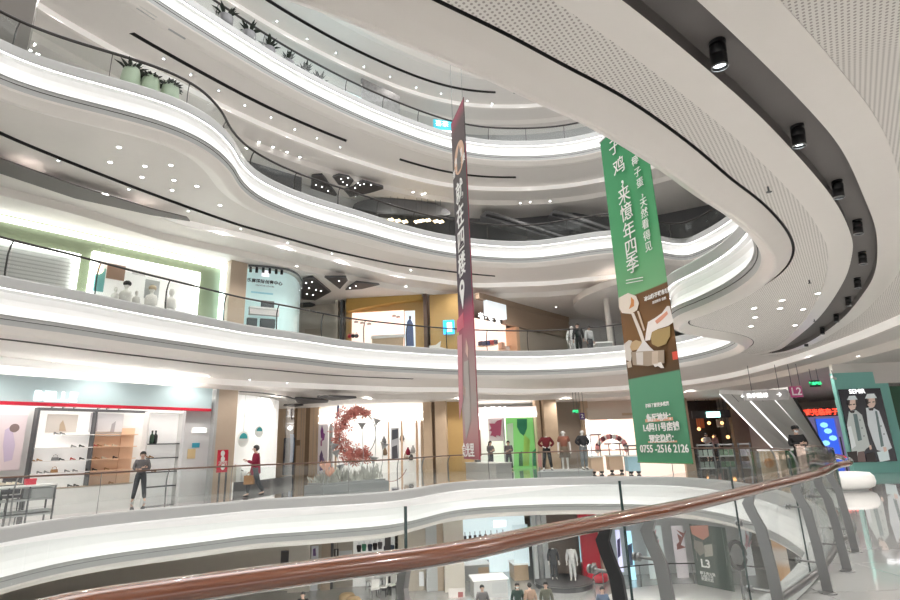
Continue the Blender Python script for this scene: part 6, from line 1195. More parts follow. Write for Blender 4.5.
t = thing('shop_sign', 'small square blue lit sign on the ochre wall left of the dark red banner', 'sign', M3.pix(448.5, 334, 0.1)); mb = MB(); M3.pbox(mb, 443, 320.5, 454.5, 333.5, 0.0, 0.12); obj('board', mb, mat('blue_sign', (0.03, 0.33, 0.72), 0.4, emit=0.8, ecol=(0.03, 0.40, 0.95)), t); mb = MB(); M3.pbox(mb, 447, 322.5, 452, 331.5, 0.12, 0.14); obj('white_mark', mb, LETTER, t)
u, z = M3.uz(438, 348, 0.5); t = thing('sculpture', 'white angular sculpture at the foot of the ochre wall', 'sculpture', M3.P(u, Z3, 0.6)); mb = MB(); M3.plate(mb, [(429, 346), (436, 345), (441, 341), (440, 347), (447, 349), (436, 351), (430, 349)], 0.6, 0.12); obj('body', mb, SHOPW, t); mb = MB(); M3.box(mb, u-0.3, u+0.3, Z3, z-0.05, 0.5, 0.7); obj('base', mb, SHOPW, t)
t = thing('shop_sign', 'white lit signboard receding right of the dark red banner, one level up', 'shop sign', N3.P(1.0, C3-1.2, 0.1)); mb = MB(); ua, ub = 0.0, N3.uz(505, 322)[0]; N3.box(mb, ua, ub, C3-1.25, C3-0.35, -0.1, 0.15); obj('board', mb, mat('pale_blue_lit', (0.74, 0.80, 0.84), 0.4, emit=0.3), t); N3.text('lettering', '书 · 生 活', (474+505)/2, 319, 0.5, LETTER, t, 0.17, bold=0.01)
mb = MB(); N3.box(mb, -0.6, N3.L, C3-0.35, C3, -0.2, 0.1); N3.box(mb, ub, N3.L, Z3+2.6, C3-0.3, -0.2, 0.05); struct('trim_48', mb, mat('umber_band', (0.36, 0.27, 0.20), 0.5), label='brown fascia band over the book shop'); mb = MB(); N3.box(mb, -0.3, N3.uz(517, 335)[0], Z3, C3-1.25, -0.9, -0.8); struct('window_5', mb, PG, label='pink glowing window of the book shop'); mb = MB(); N3.box(mb, N3.uz(516.5, 335)[0], N3.uz(519.5, 335)[0], Z3, Z3+2.6, -0.8, 0.0); struct('trim_49', mb, mat('peach_frame', (0.75, 0.47, 0.30), 0.5), label='peach upright of the book shop'); mb = MB(); N3.box(mb, N3.uz(519.5, 335)[0], N3.L, Z3, C3, -0.4, -0.2); struct('wall_back', mb, BEI, label='beige wall right of the book shop')
BC = [(0.10, 0.10, 0.16), (0.08, 0.10, 0.22), (0.55, 0.10, 0.10), (0.16, 0.14, 0.18), (0.62, 0.40, 0.30), (0.70, 0.62, 0.58), (0.12, 0.13, 0.25)]
for j, (x0, y0, x1, y1) in enumerate(((482, 341, 486, 345.5), (487, 340.5, 490, 345.2), (491, 340, 494, 344.8), (495, 339.5, 498, 344), (502, 342, 505, 349), (506, 346, 510, 350.5), (511, 339.5, 515.5, 345.5))):
    t = thing('book', '%s stack of books from the left in the pink window' % ORD[j], 'books', N3.pix((x0+x1)/2, y1, -0.5), 0, 'book stacks in the pink window'); mb = MB(); N3.pbox(mb, x0, y0, x1, y1, -0.75, -0.45); obj('cover', mb, flatm('bk%d' % j, BC[j]), t); mb = MB(); N3.pbox(mb, x0-0.5, y1, x1+0.5, y1+0.8, -0.79, -0.42); obj('shelf', mb, WOODP, t)
def s3b(x0, x1, z0, z1, m, d0, d1, name, label): return s3(L3b, x0, x1, z0, z1, m, d0, d1, name, label)
s3b(530, 680, Z3, C3, mat('pale_back_wall', (0.56, 0.545, 0.535), 0.5), -1.2, -1.0, 'wall_back', 'pale wall behind the mannequins, one level up'); s3b(534.5, 537, Z3, C3, WOODD, -1.0, 0.0, 'trim_50', 'brown upright right of the book shop'); s3b(540, 549, Z3, C3, BEI, -1.0, -0.4, 'pillar', 'beige pillar left of the grey display panel'); s3b(549, 566, Z3, Z3+2.4, GREYP, -1.0, -0.7, 'wall_back', 'grey display panel behind the glass, one level up')
PAT = bpy.data.materials.new('speckled_cloth'); PAT.use_nodes = True; _n = PAT.node_tree; _v = _n.nodes.new('ShaderNodeTexVoronoi'); _v.inputs['Scale'].default_value = 14; _c = _n.nodes.new('ShaderNodeValToRGB'); _c.color_ramp.elements[0].color = (0.05, 0.05, 0.05, 1); _c.color_ramp.elements[1].color = (0.8, 0.8, 0.8, 1); _c.color_ramp.elements[0].position = 0.3; _c.color_ramp.elements[1].position = 0.36; _n.links.new(_v.outputs[0], _c.inputs[0]); _n.links.new(_c.outputs[0], _n.nodes['Principled BSDF'].inputs[0])
def at3(px, d): return tuple(L3b.P(L3b.uz(px, 335, d)[0], Z3, d))
figure('mannequin in a black and white speckled outfit one level up', at3(572, 7.6), PI, 1.8, 'stand', 'down', PAT, PAT, SHOEB, None, mannequin=True); figure('dark-haired person in black between the mannequins one level up', at3(578, 8.4), PI-0.4, 1.7, 'stand', 'down', BK, BK, SHOEB, 'short'); figure('person with black hair and a pale top one level up, left of the white post', at3(589, 7.8), PI+0.5, 1.7, 'stand', 'down', WHC, DG, SHOEB, 'short')
t = thing('display_table', 'white display counter left of the white post, one level up', 'table', at3(600, 7.0)); mb = MB(); a, b = L3b.uz(596, 335, 7)[0], L3b.uz(611, 335, 7)[0]; L3b.box(mb, a, b, Z3, Z3+0.9, 6.2, 7.0); obj('body', mb, GREYW, t); mb = MB(); L3b.box(mb, a-0.05, b+0.05, Z3+0.9, Z3+0.96, 6.15, 7.05); obj('table_top', mb, LIT, t)
mb = MB(); p = L3b.P(L3b.uz(610, 335, 6.0)[0], 0, 6.0); mb.tube([(p.x, p.y, Z3), (p.x, p.y, C3)], 0.16, 14); struct('pillar', mb, WHITE, smooth=True, label='round white post beside the green banner, one level up')
# dark star-lit panels set under the ceilings
STARM = mat('dark_mesh_panel', (0.075, 0.066, 0.064), 0.6, noise=0.2); STAR = mat('star_light', (1, 1, 1), 0.4, emit=3.0)
def star(z, pts, dots, lab, group):
    P = [at(x, y, z) for x, y in pts]; c = sum(P, Vector())/len(P); t = thing('ceiling_panel', lab, 'ceiling panel', c, 0, group); mb = MB()
    ar = sum((P[i].x*P[(i+1) % len(P)].y-P[(i+1) % len(P)].x*P[i].y) for i in range(len(P)))
    if ar < 0: P = P[::-1]
    mb.prism([(p.x, p.y) for p in P], z, z+0.1); obj('panel', mb, STARM, t)
    mb = MB(); mb.tube([p+Vector((0, 0, 0.03)) for p in P], 0.04, 5, closed=True); obj('rim', mb, DGREY, t)
    for x, y in dots:
        p = at(x, y, z-0.01); mb = MB(); mb.lathe([(0.0, -0.012), (0.036, -0.012), (0.036, 0.008), (0.0, 0.008)], p, 8); obj('light_point', mb, STAR, t)
    return t
g3 = C3-0.12; g4 = C4-0.12; g2 = ZC-0.12
star(g3, [(303, 279), (312.5, 277.5), (330.5, 292), (315, 300.5), (302, 299.5)], [(306, 283), (312, 282), (309, 288), (316, 290), (307, 294), (313, 295), (321, 291)], 'dark pentagonal ceiling panel with star lights, right of the aqua showroom', 'dark panels one level up')
star(g3, [(325, 277.5), (346, 277.5), (347, 281), (340, 289)], [(339, 281)], 'dark pointed ceiling panel, middle one, level of the aqua showroom', 'dark panels one level up')
star(g3, [(346, 290), (356, 282.5), (379, 285), (362, 289)], [(350, 288), (356, 286)], 'slim dark ceiling panel pointing right, level of the aqua showroom', 'dark panels one level up')
star(g3, [(292, 305), (310, 304), (315, 305.5), (300, 311)], [], 'low dark sliver of ceiling panel beside the aqua showroom', 'dark panels one level up')
star(g4, [(312, 176), (322, 175), (326, 180), (336.7, 195), (328.7, 201), (310.7, 195)], [(316, 185), (322, 187), (317, 192), (328, 191), (324, 194), (317, 196), (323, 199)], 'large dark panel with star lights behind the S-curved balustrade', 'dark panels two levels up')
star(g4, [(333, 177), (339, 175), (349, 177), (353, 181), (349, 187), (339, 185)], [(341, 179), (343, 182), (348, 178), (347, 185)], 'small dark panel above the S-curved handrail, left of the winged one', 'dark panels two levels up')
star(g4, [(353, 187.5), (362, 181), (383, 187), (383, 189), (370, 193), (350, 197), (344, 190)], [(355, 188), (360, 185), (364, 184), (371, 185), (358, 183)], 'wing-shaped dark panel with star lights over the S-curved handrail', 'dark panels two levels up')
star(g2, [(295, 399), (302, 399), (328, 401), (327.5, 402.5), (302.5, 404), (298, 403)], [], 'dark wedge-shaped ceiling panel right of the round showcase', 'dark panels on this floor'); star(g2, [(317.5, 397.5), (328, 397), (356, 398.2), (345, 399.6), (332, 400.5)], [], 'long thin dark ceiling panel over the flower shop sign', 'dark panels on this floor'); star(g2, [(284, 406), (303, 405.5), (295, 407)], [], 'small dark sliver of ceiling panel beside the round showcase', 'dark panels on this floor')
# lower ceiling tongue one level up
zt_ = C3-0.05; P = [at(x, y, zt_-0.35).xy for x, y in [(640, 279), (620, 284), (600, 290), (582, 298), (574, 306), (579, 313), (597, 319), (617, 324), (645, 327)]]
P = [Vector(p) for p in P]; P = openspline(P, 5); mb = MB(); mb.prism([(p.x, p.y) for p in P][::-1], zt_-0.35, zt_+0.02); struct('trim_51', mb, WHITE, label='white tongue of lowered ceiling behind the green banner')
# fourth floor: dark dining hall, escalators, green pots
R4 = dilate(EDGE[4], 6.5); mb = MB(); band(mb, R4, Z4, R4, C4, arc((-3.5, 30), (-16, 9)), True); struct('wall_back', mb, mat('pale_upper_wall', (0.52, 0.515, 0.51), 0.5), label='pale wall two levels up, on the left'); mb = MB(); band(mb, R4, Z4, R4, C4, arc((20, 18), (-3.5, 30)), True); struct('wall_back', mb, mat('slate_upper_wall', (0.10, 0.10, 0.105), 0.5), label='slate grey wall two levels up, behind the escalators')
P4 = Plane((-11.5, 23.0), (-6.3, 27.5)); mb = MB(); P4.pbox(mb, 243, 150, 301, 200, -0.3, 0); struct('wall_left', mb, mat('slate_panel', (0.12, 0.12, 0.125), 0.4), label='dark slate panel behind the S-curved balustrade')
H4 = Plane((-4.8, 29.0), (0.8, 30.5)); t = thing('canopy', 'dark oval soffit over the dining hall two levels up', 'canopy', H4.pix(395, 215)); mb = MB(); u, z = H4.uz(402, 212.5); 
pr = [(u+2.9*math.cos(2*PI*i/28), z+0.75*math.sin(2*PI*i/28) if math.sin(2*PI*i/28) > 0 else z+0.25*math.sin(2*PI*i/28)) for i in range(28)]; mb.plate(pr, H4.A, H4.u, (0, 0, 1), 0.6); obj('body', mb, mat('slate_panel'), t); mb = MB(); H4.box(mb, u-2.7, u+2.7, z-0.32, z-0.24, -0.2, 0.33); obj('edge_band', mb, BLACK, t)
WARM = mat('warm_bulb', (1, 0.85, 0.6), 0.4, emit=2.5, ecol=(1, 0.8, 0.5))
for j, (px, py) in enumerate(((391, 220), (398, 221), (405, 222), (417, 222), (422, 221), (428, 220.5), (436, 221.5), (441, 222))):
    c = H4.pix(px, py, 0.5); t = thing('chandelier', '%s warm chandelier from the left in the dining hall' % ORD[j], 'chandelier', c, 0, 'warm chandeliers two levels up'); mb = MB()
    for q in range(6): a = q*PI/3; mb.ball(c+Vector((0.13*math.cos(a), 0.13*math.sin(a), 0.03*(q % 2))), 0.055, 6)
    obj('bulbs', mb, WARM, t); mb = MB(); mb.tube([c+Vector((0.13*math.cos(q*PI/6), 0.13*math.sin(q*PI/6), -0.03)) for q in range(12)], 0.015, 5, closed=True); mb.tube([c+Vector((0, 0, 0.05)), Vector((c.x, c.y, C4))], 0.012, 5); obj('ring', mb, DGREY, t)
EP = Plane((2.0, 31.2), (13.0, 31.2))
for j, (pts, lab) in enumerate((([(486, 214), (504, 219), (563, 239), (556, 243), (480, 219)], 'dark escalator side rising left, nearer the dark red banner, two levels up'), ([(552, 213), (568, 217), (612, 232), (606, 237), (548, 218)], 'dark escalator side rising left, nearer the green banner, two levels up'))):
    t = thing('escalator', lab, 'escalator', EP.pix(*pts[2])); mb = MB(); EP.plate(mb, [pts[0], pts[1], pts[2], pts[3], pts[4]], 0.0, 1.0); obj('truss', mb, mat('slate_cladding', (0.14, 0.14, 0.145), 0.35), t); mb = MB(); mb.tube([EP.pix(pts[0][0], pts[0][1]+1, 0.55), EP.pix(*pts[1], 0.55), EP.pix(*pts[2], 0.55)], 0.09, 8); obj('handrail', mb, BLACK, t)
POTM = mat('pale_green_pot', (0.46, 0.54, 0.40), 0.5); LEAF = mat('dark_leaf', (0.010, 0.018, 0.010), 0.7, noise=0.3, nscale=10)
def leaves(mb, c, n, L, up, rnd, w=0.035):
    for i in range(n):
        a = rnd.random()*2*PI; e = up*(0.5+rnd.random()); d = Vector((math.cos(a), math.sin(a), e)).normalized(); l = L*(0.7+0.5*rnd.random()); s = Vector((-math.sin(a), math.cos(a), 0))*w*l/L
        p0, p1, p2 = c, c+d*l*0.55, c+d*l*0.95+Vector((0, 0, -0.25*l*(1-e*0.4))); mb.add([p0-s*0.4, p0+s*0.4, p1+s, p2, p1-s], [(0, 1, 2, 3, 4)])
rp_ = random.Random(11)
for j, (px, py) in enumerate(((128, 98), (148, 105), (168, 112))):
    c = at(px, py, Z4); t = thing('planter', '%s pale green pot on the S-curved band, counting from the left' % ORD[j], 'potted plant', c, 0, 'pale green pots on the S-curved band')
    mb = MB(); mb.lathe([(0.22, 0), (0.33, 0.12), (0.37, 0.5), (0.33, 0.85), (0.28, 0.98), (0.25, 0.96), (0.24, 0.88), (0.0, 0.88)], c, 20, Matrix.Diagonal((0.72, 0.72, 1.0))); obj('pot', mb, POTM, t, True); mb = MB(); leaves(mb, c+Vector((0, 0, 0.8)), 46 if j == 0 else 60, 0.55 if j == 0 else 0.42, 1.2 if j == 0 else 0.55, rp_, 0.05); obj('leaves', mb, LEAF, t)
# fifth floor: spiky plants, aqua panels, lit teal sign
R5 = dilate(EDGE[5], 6.0); mb = MB(); band(mb, R5, Z5, R5, C5, arc((20, 17), (-17, 10)), True); struct('wall_back', mb, mat('grey_top_wall', (0.40, 0.40, 0.405), 0.5), label='grey wall three levels up')
for j, (px, py) in enumerate(((225, 14), (248, 30), (268, 45), (287, 58), (304, 69), (319, 78))):
    c = at(px, py+15, Z5); t = thing('planter', '%s spiky dark plant on the topmost lit band, counting from the left' % ORD[j], 'potted plant', c, 0, 'spiky plants on the topmost lit band'); mb = MB(); mb.lathe([(0.2, 0), (0.26, 0.1), (0.28, 0.55), (0.24, 0.55), (0.0, 0.5)], c, 14); obj("pot", mb, DGREY, t, True); mb = MB(); leaves(mb, c+Vector((0, 0, 0.5)), 30, 0.66, 1.4, rp_, 0.06); obj('leaves', mb, LEAF, t)
A5 = Plane((-8.6, 21.6), (-2.4, 27.1)); mb = MB(); u0, u1 = A5.uz(262, 40)[0], A5.uz(362, 100)[0]; A5.box(mb, u0, u1, Z5+0.02, Z5+2.4, -0.1, 0); struct('window_6', mb, mat('aqua_glow', (0.55, 0.80, 0.84), 0.3, emit=0.35, ecol=(0.6, 0.95, 1)), label='pale aqua lit panels behind the spiky plants'); mb = MB(); A5.pbox(mb, 362, 78, 400, 125, -0.1, 0.02); struct('wall_left', mb, mat('mottled_grey', (0.36, 0.35, 0.35), 0.5, noise=0.9, nscale=5), label='mottled grey panel three levels up')
B5 = Plane((-3.0, 28.0), (3.0, 29.6)); t = thing('shop_sign', 'small teal lit sign with white characters left of the top of the dark red banner', 'sign', B5.pix(443, 130, 0)); mb = MB(); B5.pbox(mb, 433.5, 119, 453, 129.5, -0.1, 0.05); obj('board', mb, mat('teal_sign', (0.01, 0.24, 0.30), 0.4, emit=0.3, ecol=(0.02, 0.6, 0.75)), t); B5.text('lettering', '喜茶', 442, 124, 0.42, LETTER, t, 0.07); mb = MB(); B5.pbox(mb, 438, 129.5, 453, 131.5, -0.1, 0.05); obj('light_strip', mb, LEDB, t)
for j, (px, py) in enumerate(((147, 12.5), (178, 33))):
    p = at(px, py, HT[5]-1.29); i = idx(p.x, p.y); tg = (pt(i+2, EDGE[5], 0)-pt(i-2, EDGE[5], 0)).normalized(); t = thing('air_vent', '%s grey slotted air vent on the underside of the topmost lit band' % ['upper left', 'lower right'][j], 'vent', p); ang = math.atan2(tg.y, tg.x); mb = MB(); mb.box(p, (0.62, 0.2, 0.04), ang); obj('frame', mb, GREYW, t)
    for k in range(5): mb = MB(); mb.box(p+Vector((-math.sin(ang), math.cos(ang), 0))*(k-2)*0.034+Vector((0, 0, -0.022)), (0.56, 0.014, 0.012), ang); obj('slat', mb, GREYP, t)
# ================================================================== lowest level seen under the handrail
Z1 = HT[1]; C1_ = HT[2]+SOF*1.15-0.55
W1 = Plane((-17.0, 32.4), (-2.4, 34.0)); X1 = Plane((-2.4, 32.2), (5.2, 33.0)); Y1 = Plane((5.0, 33.0), (20.0, 33.0))
def s1(pl, x0, x1, z0, z1, m, d0, d1, name, label): mb = MB(); pl.box(mb, pl.uz(x0, 565)[0], pl.uz(x1, 565)[0], z0, z1, d0, d1); return struct(name, mb, m, label=label)
STONEB = mat('beige_stone_wall', (0.56, 0.51, 0.44), 0.5, noise=0.1)
s1(W1, -60, 395, Z1, C1_, STONEB, -0.3, 0, 'wall_left', 'beige stone wall of the lowest level'); s1(W1, 290, 311, Z1, C1_, mat('pale_stone', (0.62, 0.58, 0.52), 0.5), 0, 0.5, 'pillar', 'pale stone pillar of the lowest level, left of the white sign strip'); s1(W1, 322, 331, Z1, C1_, TAN, 0, 0.4, 'pillar', 'tan pillar of the lowest level'); s1(W1, 331, 333.5, Z1, C1_, DGREY, 0, 0.3, 'trim_60', 'dark joint beside the tan pillar of the lowest level')
t = thing('screen', 'black screen on the beige wall at the lowest level', 'screen', W1.pix(286, 563, 0.1)); mb = MB(); W1.pbox(mb, 281, 551, 290, 563, 0.0, 0.08); obj('frame', mb, DGREY, t); mb = MB(); W1.pbox(mb, 281.6, 552, 289.4, 562, 0.08, 0.09); obj('display', mb, BLACK, t)
poster('white vertical sign strip with purple marks at the lowest level', W1, 311.5, 546, 317, 605, (0.74, 0.76, 0.82), [((0.2, 0.12, 0.3), [(313, 549), (315.5, 548), (316, 556), (313, 556)])], 0.3)
hang('small black hanging sign with a white 1 at the lowest level', W1, 334, 549, 338.5, 557, 0.8, BLACK, '1', PW, 0.42, zt=C1_)
poster('white slatted panel right of the sign with the 1', W1, 339, 551, 352, 566, (0.72, 0.74, 0.75), (), 0.05)
s1(W1, 353, 395, Z1, C1_, LIT, -0.1, 0.02, 'wall_left', 'bright shop wall of the lowest level')
for j, (px, py, m) in enumerate(((359, 548, BK), (364, 547, cloth('green_cloth', (0.05, 0.28, 0.16))), (370, 547, NV), (375, 546, BK), (380, 545, GR), (386, 549, NV), (392, 548, JEAN))):
    p = W1.pix(px, py, 0.3); t = thing('garment', '%s garment from the left hanging in the shop at the lowest level' % ORD[j], 'clothing', p, 0, 'garments hanging at the lowest level'); mb = MB(); W1.plate(mb, [(px-2, py-3), (px+2, py-3), (px+2.4, py-1), (px+1.7, py+4), (px-1.7, py+4), (px-2.4, py-1)], 0.3, 0.06); obj('cloth', mb, m, t); mb = MB(); mb.tube([p+Vector((0, 0, 0.18)), p+Vector((0, 0, 0.3))], 0.01, 5); obj('hanger', mb, STEEL, t)
s1(W1, 354, 395, W1.uz(375, 553)[1]-0.1, W1.uz(375, 553)[1], GREYP, 0.0, 0.5, 'trim_61', 'rail shelf under the hanging garments')
CH0 = None
for j, (px, py) in enumerate(((371, 584), (379, 582), (387, 580), (374, 592), (383, 590), (391, 588))):
    p = at(px, py+6, Z1); lab = '%s white chair of the cluster seen under the handrail' % ORD[j]
    if CH0: dup(CH0, p, 0.6+j, lab)
    else:
        CH0 = t = thing('chair', lab, 'chair', p, 0.6, 'white chairs at the lowest level'); B = lambda n, c, s, m: obj(n, MB().box(c, s), m, t, world=False)
        B('seat', (0, 0, 0.45), (0.46, 0.44, 0.05), SHOPW); B('backrest', (0, 0.21, 0.72), (0.44, 0.04, 0.42), SHOPW)
        for sx in (-0.19, 0.19):
            for sy in (-0.18, 0.18): obj('leg', MB().tube([(sx, sy, 0.43), (sx*1.15, sy*1.15, 0)], 0.018, 6), DGREY, t, world=False)
for j, (px, py) in enumerate(((378, 587), (389, 584))):
    p = at(px, py+7, Z1)+Vector((0.3, 0.9, 0)); t = thing('table', 'round white table %s of the white chairs' % ['left', 'right'][j], 'table', p); mb = MB(); mb.lathe([(0.0, 0.72), (0.4, 0.72), (0.4, 0.75), (0, 0.75)], p, 18); obj('table_top', mb, SHOPW, t); mb = MB(); mb.lathe([(0.25, 0), (0.25, 0.02), (0.03, 0.05), (0.03, 0.72)], p, 12); obj('leg', mb, DGREY, t)
s1(W1, 385, 391, Z1, C1_, DGREY, 0.5, 0.8, 'pillar', 'slim dark pillar behind the white chairs')
for j, (px, py) in enumerate(((347, 593), (353, 597))):
    p = at(px, py, Z1+0.5); t = thing('stool', 'tan rounded stool, %s of two by the beige pillars' % ['left', 'right'][j], 'stool', (p.x, p.y, Z1)); mb = MB(); mb.lathe([(0.32, 0), (0.4, 0.1), (0.4, 0.38), (0.3, 0.48), (0, 0.5)], (p.x, p.y, Z1), 16); obj('cushion', mb, mat('tan_fabric', (0.42, 0.30, 0.17), 0.8), t, True); mb = MB(); mb.lathe([(0.3, 0.0), (0.34, 0.04), (0, 0.05)], (p.x, p.y, Z1-0.001), 14); obj('base', mb, DGREY, t)
# phone shop
s1(X1, 404, 428, C1_-0.55, C1_, mat('aqua_fascia', (0.30, 0.55, 0.62), 0.4, emit=0.25), 0.0, 0.3, 'trim_62', 'aqua lit fascia left of the broad stone pillar'); s1(X1, 398, 426, Z1, C1_, STONEB, -0.3, 0, 'wall_back', 'stone wall left of the phone shop'); s1(X1, 426, 437, Z1, C1_, mat('silver_panel', (0.5, 0.52, 0.53), 0.4), 0, 0.3, 'pillar', 'silver upright left of the broad stone pillar'); s1(X1, 443.5, 463, Z1, C1_, mat('pale_stone'), 0, 0.7, 'pillar', 'broad pale stone pillar left of the phone shop'); s1(X1, 437, 443.5, Z1, C1_, TAN, 0, 0.3, 'trim_63', 'tan joint left of the broad stone pillar')
poster('slanted white notice hanging left of the broad stone pillar', X1, 419, 572, 424, 586, (0.80, 0.82, 0.84), (), 0.4)
s1(X1, 460, 540, Z1, C1_, mat('white_blue_wall', (0.78, 0.86, 0.88), 0.4, emit=0.3, ecol=(0.85, 0.97, 1)), -3.4, -3.2, 'wall_back', 'bright bluish white back wall of the phone shop'); mb = MB(); X1.box(mb, X1.uz(462, 560)[0], X1.uz(540, 560)[0], C1_-0.1, C1_-0.02, -3.2, 0); struct('ceiling', mb, BLACK, label='black ceiling of the phone shop')  # the back wall's brightness is painted in as emission
s1(X1, 462, 532, C1_-0.55, C1_, mat('slate_fascia', (0.12, 0.12, 0.12), 0.4), -0.1, 0.1, 'trim_64', 'dark fascia of the phone shop')
t = thing('shop_sign', 'small white lit sign on the dark fascia of the phone shop', 'sign', X1.pix(500, 526, 0.1)); mb = MB(); X1.pbox(mb, 493.5, 521, 506, 526.5, 0.1, 0.16); obj('board', mb, LETTER, t); X1.text('lettering', 'OPPO', 499.5, 524, 0.24, mat('teal_glow'), t, 0.17)
for j, px in enumerate((465, 470, 475, 480, 485.5, 491, 497, 503)):
    p = X1.pix(px, 536-0.4*j, -0.8); t = thing('track_spotlight', '%s black spotlight from the left in the phone shop' % ORD[j], 'spotlight', p, 0, 'black spotlights in the phone shop'); mb = MB(); mb.tube([p, p+Vector((0, 0, -0.28))], 0.08, 8); obj('body', mb, BLACK, t); mb = MB(); mb.tube([p, p+Vector((0, 0, 0.2))], 0.02, 6); obj('stem', mb, BLACK, t)
for j, (x0, y0, x1, y1, lab) in enumerate(((463, 563, 492, 580, 'white phone display table, left one behind the handrail'), (471, 572, 511, 597, 'long white phone display table with grey sides, nearest in the phone shop'), (513, 560, 530, 580, 'wood and white display table beside the silver uprights'))):
    p = at((x0+x1)/2, y1, Z1); w_ = (x1-x0)/560*p.y; t = thing('display_table', lab, 'table', p, 0.15); mb = MB(); mb.box((0, 0.5, 0.40), (w_*0.8, 1.2, 0.80)); obj('body', mb, WOODP if j == 2 else GREYW, t, world=False); mb = MB(); mb.box((0, 0.5, 0.83), (w_*0.85, 1.3, 0.06)); obj('table_top', mb, LIT, t, world=False); mb = MB(); mb.box((w_*0.2, -0.105, 0.42), (w_*0.35, 0.02, 0.5)); obj('front_panel', mb, GREYP if j == 1 else WOODP, t, world=False)
poster('grey strip of phone pictures on the back wall of the phone shop', X1, 466, 561, 489, 564.5, (0.4, 0.42, 0.43), (), -3.1); poster('tall aqua lit panel at the right of the phone shop', X1, 512, 525, 530, 566, (0.72, 0.84, 0.88), (), -1.0, emit=0.2); poster('red-edged standing notice beside the near phone table', X1, 448.5, 589, 465.5, 606, (0.70, 0.66, 0.63), [((0.35, 0.12, 0.12), [(458, 592), (463, 592), (463, 603), (458, 603)])], 1.8)
for j, (x0, x1) in enumerate(((533, 537), (538, 542), (543, 548))): s1(X1, x0, x1, Z1, C1_, STEEL if j == 1 else mat('silver_panel'), 0, 0.35, 'pillar', ['left', 'middle', 'right'][j]+' silver upright between the phone shop and the clothes shop')
# clothes shop, red shop, screens, glass posters
s1(Y1, 545, 590, Z1, C1_, mat('clothes_shop_wall', (0.26, 0.22, 0.19), 0.6, noise=0.3), -1.5, -1.3, 'wall_back', 'brown back wall of the clothes shop at the lowest level')
for j, (px, py, m) in enumerate(((546, 527, OLIVE), (551, 527, cloth('mustard_cloth', (0.45, 0.32, 0.08))), (556, 526, NV), (561, 525, TANC), (566, 525, DG), (571, 524, GR))):
    p = Y1.pix(px, py, -1.0); t = thing('garment', '%s garment from the left high in the clothes shop' % ORD[j], 'clothing', p, 0, 'garments high in the clothes shop'); mb = MB(); Y1.plate(mb, [(px-2, py-3), (px+2, py-3), (px+2.4, py-1), (px+1.7, py+5), (px-1.7, py+5), (px-2.4, py-1)], -1.0, 0.06); obj('cloth', mb, m, t); mb = MB(); mb.tube([p+Vector((0, 0, 0.18)), p+Vector((0, 0, 0.3))], 0.01, 5); obj('hanger', mb, STEEL, t)
p = at(564, 586, Z1); t = thing('plinth', 'round dark platform with clothes in the lowest clothes shop', 'platform', p); mb = MB(); mb.lathe([(1.5, 0), (1.5, 0.25), (1.55, 0.28), (1.5, 0.3), (0, 0.3)], p, 28); obj('body', mb, DGREY, t); mb = MB(); mb.lathe([(1.56, 0.24), (1.56, 0.27), (1.5, 0.27)], p, 28); obj('rim', mb, STEEL, t)
figure('headless mannequin in a dark coat on the round platform below', tuple(p+Vector((-0.45, 0.1, 0.302))), PI, 1.8, 'stand', 'down', DG, DG, SHOEB, None, mannequin=True, head=False, coat=0.3); figure('headless mannequin in a white shirt on the round platform below', tuple(p+Vector((0.5, -0.2, 0.302))), PI-0.3, 1.8, 'stand', 'down', WHC, WHC, SHOEW, None, mannequin=True, head=False)
s1(Y1, 585, 603, Z1, C1_, RED, -1.0, -0.5, 'wall_back', 'bright red wall of the shop right of the clothes shop'); s1(Y1, 603, 612, Z1, C1_, TAN, -1.0, 0.0, 'pillar', 'tan pillar right of the red shop'); poster('blue-white lit poster left of the red shop', Y1, 577, 520, 585, 562, (0.45, 0.72, 0.80), (), -0.8, emit=0.3); poster('white notice on the red shop wall', Y1, 592, 563, 597, 573, (0.7, 0.62, 0.6), (), -0.45)
p = at(597, 572, Z1+0.5); t = thing('pouf', 'low red round seat in front of the red wall', 'seat', (p.x, p.y, Z1)); mb = MB(); mb.lathe([(0.5, 0.05), (0.58, 0.15), (0.55, 0.4), (0.4, 0.46), (0, 0.46)], (p.x, p.y, Z1), 18); obj('cushion', mb, RED, t, True); mb = MB(); mb.lathe([(0.45, 0), (0.48, 0.05), (0, 0.05)], (p.x, p.y, Z1), 16); obj('base', mb, DGREY, t)
poster('violet and white lit poster with dark marks behind the near glass', Y1, 615, 530, 624, 572, (0.68, 0.66, 0.90), [((0.10, 0.08, 0.25), [(617, 540), (620, 538), (620.5, 556), (618, 558)])], 0.0, emit=0.4); poster('cyan lit screen with a dark figure behind the near glass', Y1, 625, 531, 637, 585, (0.42, 0.75, 0.92), [((0.06, 0.10, 0.2), [(628, 545), (632, 543), (633, 565), (628, 566)])], 0.0, emit=0.5)
rs = random.Random(9)
for j, (x0, x1, c) in enumerate(((644, 668, (0.72, 0.80, 0.80)), (671, 690, (0.80, 0.72, 0.75)), (738, 757, (0.70, 0.71, 0.71)))):
    figs = [((rs.choice([(0.5, 0.2, 0.18), (0.35, 0.4, 0.42), (0.75, 0.45, 0.5)])), [(x0+3+rs.random()*12, 530+rs.random()*18), (x0+5+rs.random()*12, 528+rs.random()*20), (x0+6+rs.random()*10, 536+rs.random()*18)]) for _ in range(4)]
    poster('%s tall pale glass shopfront poster at the lowest level' % ['left aqua', 'middle pink', 'right grey'][j], Y1, x0, 526, x1, 582, c, figs, 0.0, emit=0.12)
s1(Y1, 612, 760, Z1, C1_, mat('pale_shop_wall', (0.62, 0.63, 0.63), 0.5), -1.3, -1.1, 'wall_back', 'pale shop wall behind the posters at the lowest level')
